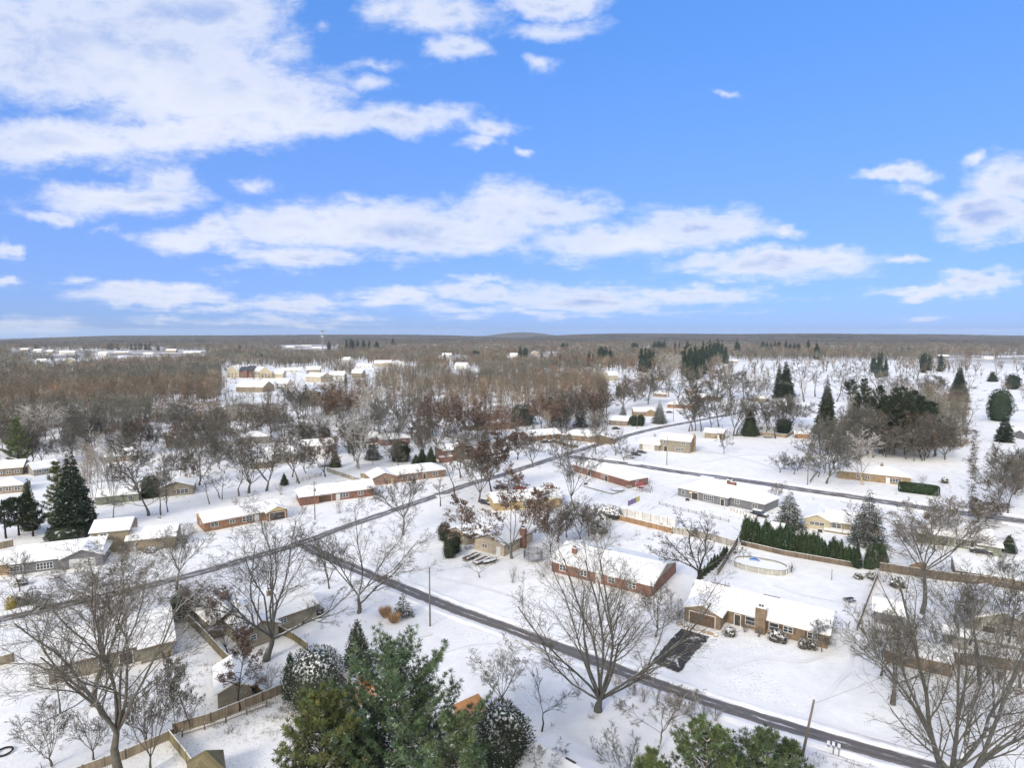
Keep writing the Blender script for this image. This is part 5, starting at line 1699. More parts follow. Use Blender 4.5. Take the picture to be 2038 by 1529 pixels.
_b = MATS['lamp_glow'].node_tree.nodes['Principled BSDF']; _b.inputs['Emission Color'].default_value = (1, .35, .08, 1); _b.inputs['Emission Strength'].default_value = 2.5


def make_fences():
    F = fence
    F([(360, 1226), (400, 1266), (455, 1325), (500, 1372), (522, 1396)], 1.75, 'fence_mossy', 'long mossy wooden fence running past the small shed to the corner')
    F([(363, 1468), (450, 1440), (531, 1409)], 1.0, 'fence_tan', 'split rail tan fence along the snowy yard bottom', rail=(.35, .9), gap=2.4)
    F([(345, 1462), (420, 1440), (522, 1398), (578, 1374), (585, 1382)], 1.5, 'fence_tan', 'tan picket fence ending at the dark snow-dusted yew', gap=2.2)
    F([(120, 1560), (250, 1512), (345, 1470)], 1.3, 'fence_tan', 'low tan fence behind the big left-hand tree', gap=2.4)
    F([(335, 1473), (372, 1520), (400, 1560)], 1.5, 'fence_mossy', 'mossy fence leading to the brown pyramid roof')
    F([(547, 1257), (585, 1276), (612, 1296)], 1.4, 'fence_mossy', 'short mossy fence from the house corner to the dark yew')
    F([(660, 1340), (690, 1372), (712, 1392)], 1.6, 'fence_orange', 'orange-brown fence half hidden by the green pine')
    F([(570, 1358), (560, 1372), (566, 1384)], 1.3, 'fence_brown', 'small dark gate panel beside the yew')
    F([(-20, 1332), (28, 1318)], 1.6, 'fence_tan', 'tan fence at the left picture edge')
    F([(-10, 1096), (26, 1088)], 1.8, 'fence_tan', 'tan fence behind the dark grey house')
    F([(1203, 1027), (1233, 1036), (1338, 1062)], 1.5, 'fence_orange', 'orange wooden fence below the white sheeted yard edge')
    F([(1233, 1026), (1345, 1050)], 2.3, 'fence_white', 'tall white panel fence with faint seams beside the patio')
    F([(1312, 1005), (1370, 1020), (1450, 1040)], .9, 'fence_grey', 'low grey rail fence in front of the large grey house', rail=(.3, .8))
    F([(1338, 1062), (1400, 1072), (1462, 1090)], 1.8, 'fence_grey', 'grey fence joining the arborvitae row')
    F([(1455, 1018), (1480, 1026), (1506, 1034)], 1.1, 'fence_white', 'white picket fence around the small deck', gap=1.2)
    F([(1475, 1086), (1560, 1106), (1640, 1120), (1709, 1132)], 1.25, 'fence_brown', 'long dark fence with snowy top rail below the arborvitae row', t=.1)
    F([(1468, 1080), (1440, 1128), (1428, 1146)], 1.6, 'fence_brown', 'dark green-brown fence between pool yard and small hedge')
    F([(1746, 1150), (1727, 1198), (1706, 1256)], 1.2, 'fence_brown', 'weathered fence running down beside the snowy lawn', gap=2.6)
    F([(1751, 1137), (1810, 1146), (1876, 1156), (1950, 1164), (2050, 1178)], 2.0, 'fence_brown', 'tall dark brown fence behind the bare right-hand trees')
    F([(1840, 1312), (1900, 1322), (1960, 1328), (2050, 1342)], 2.0, 'fence_brown', 'dark brown fence in front of the grey gabled house')
    F([(651, 939), (694, 953), (718, 962)], 1.6, 'fence_grey', 'grey-brown fence behind the red brick ranch')
    F([(718, 951), (750, 957), (784, 964)], 1.8, 'fence_tan', 'light tan fence between two brick ranch houses')
    F([(1492, 866), (1541, 869), (1565, 872), (1580, 864)], 1.8, 'fence_tan', 'tan fence in front of the white house at the field edge', gap=3)
    F([(1612, 962), (1620, 950), (1627, 942)], 1.1, 'fence_grey', 'thin wire fence beside the tall bare tree by the street', gap=2, rail=(.3, .7, 1.0))
    F([(1100, 880), (1130, 890), (1150, 893)], 1.5, 'fence_brown', 'brown fence at the street crossing corner', gap=3)
    F([(590, 962), (640, 948)], 1.5, 'fence_white', 'white fence behind the snowy garden bed', gap=3)
    F([(790, 1010), (790, 1010.5)], .5, 'fence_tan', '') if False else None


def make_poles():
    a, wa = pole(856, 1247, 1130, 'slim wooden utility pole standing alone beside the near road', arm=False)
    b, wb = pole(1597, 1503, 1394, 'leaning dark utility pole beside the mailboxes', arm=False, lean=1.2, r=.15)
    c, wc = pole(1327, 926, 868, 'wooden utility pole in front of the two-storey greige house', arm=False)
    d, wd = pole(1607, 966, 888, 'tall utility pole at the edge of the orchard', arm=False)
    e, we = pole(627, 1035, 960, 'utility pole with transformer before the red brick ranch', arm=True, box=True)
    f, wf = pole(1268, 854, 826, 'light utility pole beside the street near the snowy spruce', arm=False)
    g, wg = pole(1340, 840, 800, 'thin utility pole left of the trunk row', arm=False)
    pole(1655, 1155, 1133, 'short clothesline post in the snowy back yard', arm=False, r=.06)
    wire(wa, wa + (G(1100, 1180) - G(856, 1247)).normalized() * 40 + Vector((0, 0, -1)), .8, .012, 'thin wire from the lone pole across the snowy lawn')
    wire(wb, wb + (G(2000, 1290) - G(1597, 1503)).normalized() * 70 + Vector((0, 0, -.5)), 1.2, .014, 'thin wire from the leaning pole towards the grey gabled house')
    wire(wd, wd + (G(2033, 1020) - G(1607, 966)), 2.5, .014, 'thin wire above the street by the tan-brown brick ranch')
    wire(wc, wd, 1.2, .012, 'thin wire between two poles across the snow field')
    wire(we, wf, 3.0, .014, 'long thin wire along the cross street')


def mailboxes():
    for i, (x, y, c, rz) in enumerate([(1648, 1500, 'white snow-capped mailbox, left one of the roadside three', 0), (1658, 1502, 'small pale mailbox in the middle of the roadside three', 1), (1669, 1506, 'larger grey mailbox, right one of the roadside three', 2)]):
        p = G(x, y); root = empty('mailbox', p, R(-30)); tag(root, c, 'mailbox', 'mailboxes by the near road')
        m = MB(); m.box(-.06, .06, -.06, .06, -.2, 1.05); m.build('post', MATS['pole_wood' if i else 'trim_white'], root)
        b = MB()
        pr = [(-.16, 1.05), (.16, 1.05), (.16, 1.28)] + [(.16 * math.cos(a), 1.28 + .14 * math.sin(a)) for a in (.6, 1.2, 1.57, 1.94, 2.54)] + [(-.16, 1.28)]
        for s in (-.32, .32): b.face([(x_, s, z_) for x_, z_ in pr][::(1 if s > 0 else -1)])
        for k in range(len(pr)):
            q, r_ = pr[k], pr[(k + 1) % len(pr)]; b.face([(q[0], -.32, q[1]), (r_[0], -.32, r_[1]), (r_[0], .32, r_[1]), (q[0], .32, q[1])])
        b.build('box', MATS['metal_grey'], root)
        s = MB(); s.box(-.17, .17, -.33, .33, 1.40, 1.52); s.build('snow_cap', SNOWR, root)


def pool():
    c = G(1513, 1132); a = (G(1566, 1143) - G(1458, 1124)).length / 2; rz = math.atan2(*(G(1566, 1143) - G(1458, 1124)).yx)
    root = empty('swimming_pool', c, rz); tag(root, 'oval above-ground swimming pool with pale corrugated wall, snowed over', 'pool')
    bx = 3.3; n = 48
    ov = lambda r, k: ((a * r if True else 0) * math.copysign(abs(math.cos(2 * math.pi * k / n)) ** .8, math.cos(2 * math.pi * k / n)), bx * r * math.copysign(abs(math.sin(2 * math.pi * k / n)) ** .8, math.sin(2 * math.pi * k / n)))
    w = MB()
    for k in range(n):
        p, q = ov(1, k), ov(1, k + 1); w.face([(*p, -.1), (*q, -.1), (*q, 1.3), (*p, 1.3)]); pi, qi = ov(.985, k), ov(.985, k + 1); w.face([(*pi, 1.3), (*qi, 1.3), (*qi, .6), (*pi, .6)])
    w.build('wall', MATS['pool_wall'], root)
    s = MB(); s.face([(*ov(.984, k), .95) for k in range(n)]); s.build('snow_cover', SNOWR, root)
    rim = MB()
    for k in range(n):
        p, q, pi, qi = ov(1.02, k), ov(1.02, k + 1), ov(.965, k), ov(.965, k + 1)
        rim.face([(*p, 1.36), (*q, 1.36), (*qi, 1.36), (*pi, 1.36)]); rim.face([(*p, 1.29), (*q, 1.29), (*q, 1.36), (*p, 1.36)]); rim.face([(*qi, 1.28), (*pi, 1.28), (*pi, 1.36), (*qi, 1.36)])
    rim.build('rim', [MATS['trim_dark']], root)
    rs = MB()
    for k in range(n):
        p, q, pi, qi = ov(1.015, k), ov(1.015, k + 1), ov(.972, k), ov(.972, k + 1)
        if k in (8, 9, 15, 16, 30): continue
        rs.face([(*p, 1.41), (*q, 1.41), (*qi, 1.41), (*pi, 1.41)]); rs.face([(*p, 1.363), (*q, 1.363), (*q, 1.41), (*p, 1.41)])
    rs.build('rim_snow', SNOWR, root)
    for k in range(0, n, 3):
        p = ov(1.03, k); u = MB(); u.box(p[0] - .06, p[0] + .06, p[1] - .06, p[1] + .06, -.1, 1.3); u.build('upright', MATS['trim_white'], root)
    l = MB(); x0 = -a - .5
    for yy in (-.3, .3): l.bar((x0 - .6, yy, 0), (x0, yy, 2.1), .06); l.bar((x0 + 1.0, yy, .9), (x0, yy, 2.1), .06)
    for z in (.4, .8, 1.2): l.bar((x0 - .6 + z * .28, -.3, z), (x0 - .6 + z * .28, .3, z), .05)
    l.build('ladder', MATS['metal_grey'], root)
    d = MB(); d.tube([(-a * .45, 1.6, 1.2), (-a * .25, 1.8, 1.5), (-a * .05, 1.7, 1.2)], [.12, .28, .1], 8); tag(d.build('pool_float', MATS['plastic_blue']), 'blue covered float on the pool edge', 'pool float')
    o = bpy.data.objects['pool_float']; o.parent = None; o.matrix_world = Matrix.Translation(c) @ Matrix.Rotation(rz, 4, 'Z')


def trampoline(x, y, label, net=True, r=2.2):
    root = empty('trampoline', G(x, y)); tag(root, label, 'trampoline')
    n = 24; c = lambda rr, z, k: (rr * math.cos(2 * math.pi * k / n), rr * math.sin(2 * math.pi * k / n), z)
    f = MB(); f.tube([c(r, .85, k) for k in range(n + 1)], .06, 6, cap=False); f.build('frame', MATS['metal_grey'], root)
    s = MB(); s.face([c(r - .08, .86, k) for k in range(n)]); s.build('mat', SNOWR, root)
    for k in range(0, n, 4):
        l = MB(); l.tube([c(r, 0, k), c(r, .85, k)], .04, 5); l.build('leg', MATS['metal_grey'], root)
    if net:
        for k in range(0, n, 4):
            l = MB(); l.tube([c(r + .05, .85, k), c(r + .05, 2.7, k)], .045, 5); l.build('net_pole', MATS['metal_dark'], root)
        w = MB()
        for k in range(n):
            for z in range(9):
                w.bar(c(r, .95 + z * .2, k), c(r, .95 + z * .2, k + 1), .035)
            w.bar(c(r, .9, k), c(r, 2.6, k), .03); w.bar(c(r, .9, k + .5), c(r, 2.6, k + .5), .03)
        w.build('safety_net', MATS['net'], root)


def yard_things():
    mailboxes(); pool()
    trampoline(1061, 1116, 'trampoline with dark enclosing net beside the beige house')
    trampoline(1229, 978, 'low snow-covered trampoline behind the hip-roofed house', net=False, r=2.3)
    # covered beds / tarped trailers before the beige house
    for i, (x, y, lab) in enumerate([(938, 1112, 'long brown tarped trailer, left of the snowy pair'), (958, 1120, 'long brown tarped trailer with curved end, nearer of the pair')]):
        root = empty('utility_trailer', G(x, y), R(52)); tag(root, lab, 'trailer', 'tarped trailers in the snowy yard')
        b = MB(); b.box(-2.4, 2.4, -.75, .75, .35, .75); b.build('bed', MATS['tarp_brown'], root)
        s = MB(); s.box(-2.45, 2.45, -.8, -.45, .76, .9); s.build('snow_cover', SNOWR, root)
        for sg in (-1, 1):
            w = MB(); w.tube([(-.3, sg * .7, .3), (-.3, sg * .88, .3)], .3, 10); w.build('wheel', MATS['rubber'], root)
        t = MB(); t.bar((2.4, 0, .45), (3.5, 0, .4), .08); t.build('drawbar', MATS['metal_dark'], root)
    root = empty('rowing_boat', G(975, 1121), R(35)); tag(root, 'small snow-filled boat beside the tarped trailers', 'boat')
    hull = MB(); sec = [(-2.0, .55, .25), (-1.2, .72, .1), (0, .78, .05), (1.2, .62, .1), (2.1, .12, .35)]
    for (x0, w0, z0), (x1, w1, z1) in zip(sec[:-1], sec[1:]):
        for s in (-1, 1): hull.face([(x0, s * w0, .75), (x1, s * w1, .78), (x1, s * w1 * .5, z1), (x0, s * w0 * .5, z0)][::s])
        hull.face([(x0, -w0 * .5, z0), (x1, -w1 * .5, z1), (x1, w1 * .5, z1), (x0, w0 * .5, z0)])
    hull.face([(-2.0, -.55, .75), (-2.0, .55, .75), (-2.0, .28, .25), (-2.0, -.28, .25)])
    hull.build('hull', MATS['trim_dark'], root)
    s = MB(); s.face([(x_, -w_ + .04, .68) for x_, w_, _ in sec] + [(x_, w_ - .04, .68) for x_, w_, _ in sec[::-1]]); s.build('snow_fill', SNOWR, root)
    # cars
    car(1086, 882, 22, 'dark snow-topped car nearest in front of the orange brick ranch', 'paint_dark', True)
    car(1104, 880, 22, 'dark car beside the first one at the orange brick ranch', 'paint_dark', False)
    car(1254, 912, -28, 'silver snow-topped car nearest the street at the greige house drive', 'paint_silver', True)
    car(1265, 907, -28, 'dark car in the middle of the greige house drive', 'paint_dark', True)
    car(1276, 902, -28, 'dark car nearest the double garage of the greige house', 'paint_dark', False)
    car(996, 973, 28, 'dark car parked beyond the brown-leaved tree', 'paint_dark', True)
    car(1034, 975, 28, 'red car parked behind the yellow brick house', 'paint_red', False)
    car(968, 1004, -40, 'dark car at the end of the yellow brick house', 'paint_dark', True)
    car(1226, 855, 10, 'dark car near the far crossing', 'paint_dark', True)
    car(684, 857, 10, 'blue-grey car on the back lane', 'paint_silver', True)
    car(820, 856, 5, 'dark car under trees on the back lane', 'paint_dark', True)
    car(2014, 852, -30, 'large silver truck parked at the far right lot', 'paint_silver', True)
    car(2033, 862, -30, 'red truck cut by the right picture edge', 'paint_red', True)
    car(1332, 822, 0, 'dark car beside the low orange brick house', 'paint_dark', False)
    car(1952, 1102, -30, 'dark car under the patio roof of the grey-green house', 'paint_dark', False)
    car(1640, 1046, -40, 'dark car between the pale yellow gable and olive house', 'paint_dark', True)
    car(1512, 1028, -42, 'snow-topped dark car at the end of the large grey house', 'paint_dark', True)
    # playset
    root = empty('playset', G(1278, 978), R(-35)); tag(root, 'colourful red and purple climbing playset in the snowy yard', 'playset')
    f = MB()
    for (a, b) in (((-1.5, -1, 0), (-1.5, -1, 2.4)), ((-1.5, 1, 0), (-1.5, 1, 2.4)), ((.3, -1, 0), (.3, -1, 2.4)), ((.3, 1, 0), (.3, 1, 2.4)), ((-1.5, -1, 2.4), (.3, -1, 2.4)), ((-1.5, 1, 2.4), (.3, 1, 2.4)), ((.3, 0, 2.3), (3.4, 0, 2.3)), ((3.4, 0, 2.3), (3.4, -1.1, 0)), ((3.4, 0, 2.3), (3.4, 1.1, 0))): f.bar(a, b, .1)
    f.build('frame', MATS['pole_wood'], root)
    p = MB(); p.box(-1.6, .4, -1.1, 1.1, 1.1, 1.2); p.build('platform', MATS['plastic_red'], root)
    p = MB(); p.face([(-1.7, -1.2, 2.4), (.5, -1.2, 2.4), (.5, 0, 3.1), (-1.7, 0, 3.1)]); p.face([(-1.7, 1.2, 2.4), (-1.7, 0, 3.1), (.5, 0, 3.1), (.5, 1.2, 2.4)]); p.build('canopy', [MATS['plastic_red']], root)
    p = MB(); p.box(-1.6, -3.4, -.3, .3, 0, .1) if False else p.face([(-1.6, -.35, 1.15), (-1.6, .35, 1.15), (-3.6, .35, .15), (-3.6, -.35, .15)]); p.build('slide', MATS['plastic_yellow'], root)
    for k in (1.2, 2.4):
        s = MB(); s.bar((k, -.03, 2.3), (k, -.03, .6), .04); s.bar((k + .5, -.03, 2.3), (k + .5, -.03, .6), .04); s.box(k, k + .5, -.15, .12, .5, .56); s.build('swing', MATS['plastic_purple'], root)
    # play fence panels
    root = empty('play_barrier', G(1250, 1008), R(50)); tag(root, 'purple and yellow play barrier panels standing in snow', 'play barrier')
    for k in range(3):
        b = MB(); b.box(k * 2.6, k * 2.6 + 2.5, -.03, .03, .1, 1.7); b.build('panel', MATS[('plastic_purple', 'plastic_purple', 'plastic_yellow')[k]], root)
        b = MB(); b.tube([(k * 2.6 - .05, 0, 0), (k * 2.6 - .05, 0, 2.3)], .06, 6); b.build('post', MATS['plastic_red'], root)
    # lit warm window lamp on the grey house wall
    b = MB(); b.tube([(0, 0, 0), (0, 0, .28)], [.20, .12], 8); o = b.build('wall_lamp', MATS['lamp_glow']); tag(o, 'small orange lit lamp at the grey house end wall', 'wall lamp'); p = G(1373, 991); o.location = (p.x - .2, p.y - 1.0, 1.9)
    # tables, grills, benches
    for (x, y, rz, lab) in [(1488, 1022, -40, 'snow-topped patio table beside the large grey house'), (1252, 972, 10, 'small snow-topped picnic table beside the hip-roofed house'), (1690, 1198, 15, 'dark picnic table standing in the snowy back yard'), (932, 1092, 35, 'white wooden picnic bench beside the beige house')]:
        root = empty('picnic_table', G(x, y), R(rz)); tag(root, lab, 'table')
        t = MB(); t.box(-.95, .95, -.4, .4, .70, .76, 0, top=1 if x != 1690 else 0); t.build('tabletop', [MATS['trim_dark' if x == 1690 else 'pole_wood'], SNOWR], root)
        for s in (-1, 1):
            q = MB(); q.box(-.95, .95, s * .75 - .14, s * .75 + .14, .42, .47, 0, top=1 if x != 1690 else 0); q.build('seat', [MATS['trim_dark' if x == 1690 else 'pole_wood'], SNOWR], root)
            q = MB(); q.bar((s * .7, -.75, 0), (s * .7, .2, .7), .07); q.bar((s * .7, .75, 0), (s * .7, -.2, .7), .07); q.bar((s * .7, -.75, .42), (s * .7, .75, .42), .06); q.build('leg', MATS['pole_wood'], root)
    for (x, y, lab) in [(1166, 966, 'covered grill on the patio of the hip-roofed house'), (1368, 997, 'covered grill beside the large grey house'), (1632, 1060, 'snow-topped grill by the pale yellow gable')]:
        root = empty('grill', G(x, y), R(-30)); tag(root, lab, 'grill')
        b = MB(); b.box(-.55, .55, -.32, .32, .15, .95, 0, top=1); b.build('cover', [MATS['metal_dark'], SNOWR], root)
        for s in (-1, 1): w = MB(); w.tube([(s * .45, -.3, .1), (s * .45, .3, .1)], .1, 8); w.build('wheel', MATS['rubber'], root)
    # decks and patios
    for (x, y, w, d, rz, h, m, lab) in [(1195, 975, 14, 3.4, -50, .35, 'fence_brown', 'low snowy deck with dark edge behind the hip-roofed house'), (650, 928, 7, 4, 24, 1.2, 'fence_brown', 'raised brown deck behind the white two-storey house')]:
        root = empty('deck', G(x, y), R(rz)); tag(root, lab, 'deck')
        b = MB(); b.box(-w / 2, w / 2, -d / 2, d / 2, h - .15, h, 0, top=1); b.build('platform', [MATS[m], SNOWR], root)
        for sx in (-1, 0, 1):
            for s in (-1, 1):
                q = MB(); q.box(sx * w * .46 - .08, sx * w * .46 + .08, s * d * .44 - .08, s * d * .44 + .08, 0, h - .16); q.build('post', MATS[m], root)
        if h > 1:
            r_ = MB()
            for z in (h + .3, h + .9): r_.bar((-w / 2, -d / 2, z), (w / 2, -d / 2, z), .07)
            for k in range(9): r_.bar((-w / 2 + w * k / 8, -d / 2, h), (-w / 2 + w * k / 8, -d / 2, h + .9), .06)
            r_.build('railing', MATS[m], root)
    # bare rectangular bed and orange timber sheds around the near pine
    root = empty('lean_to', G(928, 1442), R(38)); tag(root, 'orange-brown timber lean-to with sloping board roof beside the green pine', 'lean-to')
    b = MB(); b.face([(-1.5, -1, 1.5), (3.2, -1, 1.5), (3.2, 1.6, 2.5), (-1.5, 1.6, 2.5)]); b.face([(-1.5, -1, 1.42), (-1.5, 1.6, 2.42), (3.2, 1.6, 2.42), (3.2, -1, 1.42)]); b.face([(-1.5, -1, 1.42), (3.2, -1, 1.42), (3.2, -1, 1.5), (-1.5, -1, 1.5)]); b.build('roof', MATS['siding_orange'], root)
    w = MB(); w.box(-1.2, 3.0, -.7, 1.3, 0, 1.45); w.build('wall', MATS['siding_orange'], root)
    s = MB(); s.bar((-1.5, -1.0, 1.57), (3.2, -1.0, 1.57), .12); s.build('snowy_eave', SNOWR, root)
    root = empty('timber_deck', G(716, 1386), R(-38)); tag(root, 'orange timber deck glimpsed behind the green pine', 'deck')
    b = MB(); b.box(-2.6, 2.6, -1.8, 1.8, .5, .65); b.build('platform', MATS['wood_orange'], root)
    b = MB(); b.box(-2.6, 2.6, 1.82, 1.9, 0, 2.2); b.build('screen', MATS['siding_orange'], root)
    # brown pyramid roof at the bottom edge
    root = empty('gazebo', G(412, 1560), R(30)); tag(root, 'brown pyramid-roofed gazebo cut by the lower picture edge', 'gazebo')
    b = MB()
    for k in range(4):
        a0, a1 = math.pi / 4 + k * math.pi / 2, math.pi / 4 + (k + 1) * math.pi / 2
        b.face([(2.9 * math.cos(a0), 2.9 * math.sin(a0), 2.3), (2.9 * math.cos(a1), 2.9 * math.sin(a1), 2.3), (0, 0, 4.3)])
    b.build('roof', MATS['leaf_brown'] if False else MATS['fence_mossy'], root)
    for k in range(4):
        a0 = math.pi / 4 + k * math.pi / 2; q = MB(); q.box(-.08, .08, -.08, .08, 0, 2.3); o = q.build('post', MATS['pole_wood'], root); o.location = (2.5 * math.cos(a0), 2.5 * math.sin(a0), 0)
    # stone garden edging by the black driveway
    for i in range(7):
        t = i / 6; p = G(1352, 1243).lerp(G(1425, 1266), t); m = MB(); m.tube([(0, 0, -.1), (0, 0, .22)], [.62, .5], 7); m.v = [(x_ * 1.2, y_ * .8, z_) for x_, y_, z_ in m.v]; o = m.build('edging_stone', MATS['stone_tan']); o.location = p; o.rotation_euler = (0, 0, i * 1.3 - .6); tag(o, 'flat tan stone of the snowy edging between garage and black driveway', 'stone', 'stones edging the black driveway')
    # house roof just below the picture with its chimney
    root = house((1010, 1600), (1240, 1640), 10, 2.8, 'broad snow-covered roof at the bottom edge with a small brick chimney', 'siding_greige', rise=1.8, L=17, rz=-40, detail=False, vents=1, kw='bottom snowy roof')
    # radio tower
    p = G(643, 722); h = top_z(p, 659); root = empty('radio_tower', p); tag(root, 'tall thin lattice radio tower with antennas rising over the skyline', 'radio tower')
    m = MB(); k = 22; r0 = 2.2
    for i in range(3):
        a = 2 * math.pi * i / 3; m.bar((r0 * math.cos(a), r0 * math.sin(a), 0), (.9 * math.cos(a), .9 * math.sin(a), h), .55)
    for j in range(k):
        z0, z1 = h * j / k, h * (j + 1) / k; ra = r0 + (.9 - r0) * j / k; rb = r0 + (.9 - r0) * (j + 1) / k
        for i in range(3):
            a, b_ = 2 * math.pi * i / 3, 2 * math.pi * (i + 1) / 3; m.bar((ra * math.cos(a), ra * math.sin(a), z0), (rb * math.cos(b_), rb * math.sin(b_), z1), .3)
    m.build('mast', MATS['metal_grey'], root)
    m = MB(); m.tube([(0, 0, h), (0, 0, h + 1)], 6, 8, cap=True); m.build('antenna_ring', MATS['metal_grey'], root)
    for z in (h * .92, h * .82): m = MB(); m.tube([(0, 0, z), (0, 0, z + 1.6)], 2.6, 8); m.build('antenna_panel', MATS['trim_white'], root)
    # white roof caps etc: small round things
    for (x, y, lab) in [(1940, 985, 'small snow-capped white basin in the front yard near the lane')]:
        m = MB(); m.tube([(0, 0, 0), (0, 0, .7), (0, 0, .72), (0, 0, .85)], [.15, .12, .5, .5], 10); tag(m.build('bird_bath', MATS['trim_white']), lab, 'bird bath'); bpy.data.objects['bird_bath'].location = G(x, y)
    m = MB(); n = 20; m.tube([(.9 * math.cos(6.283 * k / n), .9 * math.sin(6.283 * k / n), .2) for k in range(n + 1)], .12, 6, cap=False); tag(m.build('tyre_swing', MATS['rubber']), 'dark ring half buried in snow at the lower left', 'tyre'); bpy.data.objects['tyre_swing'].location = G(8, 1500)
    # snow covered stacks and a log pile
    for (x, y, rz, lab) in [(1465, 868, -10, 'pile of snowy fallen branches by the trunk row'), (1530, 872, 5, 'pile of cut branches in front of the tan fence')]:
        m = MB(); rs = random.Random(x)
        for k in range(16): a = rs.uniform(-.6, .6) + R(rz); c = Vector((rs.uniform(-2, 2), rs.uniform(-1, 1), rs.uniform(.1, .6))); d = Vector((math.cos(a), math.sin(a), rs.uniform(-.05, .12))) * rs.uniform(1, 2.4); m.tube([c - d, c + d], [.09, .05], 5)
        o = m.build('branch_pile', MATS['bark_grey']); o.location = G(x, y); tag(o, lab, 'branch pile')


make_fences(); make_poles(); yard_things()
# ================================================================ the large near trees, each its own shape
def hero(x, yb, yt, w, spec, word, seed, bark='bark_grey', twig='twig_grey', leaves=None, dx=0.0):
    p = G(x, yb); h = top_z(p, yt); wm = w * m_per_px(p, h * .65)
    s = dict(H=h, levels=5, kids=(9, 7, 5, 4), ang=(28, 36, 42, 46), lenf=(.42, .5, .52, .6), r0=.42, tipr=.019, rmin=.012, wander=.12, up=.06, rf=.6)
    s.update(spec)
    if yb > 1170: s['r0'] *= 1.12
    me = bare_meshes('bare_tree', seed, s, bark, twig, h, wm, leaves)
    r = put_tree('bare_tree', me, p, s.get('rz', 0.0))
    r['label'] = word
    LAND.append((x, yb, s.get('kw', word.split(',')[0])) if False else (x, yb, None))
    return r


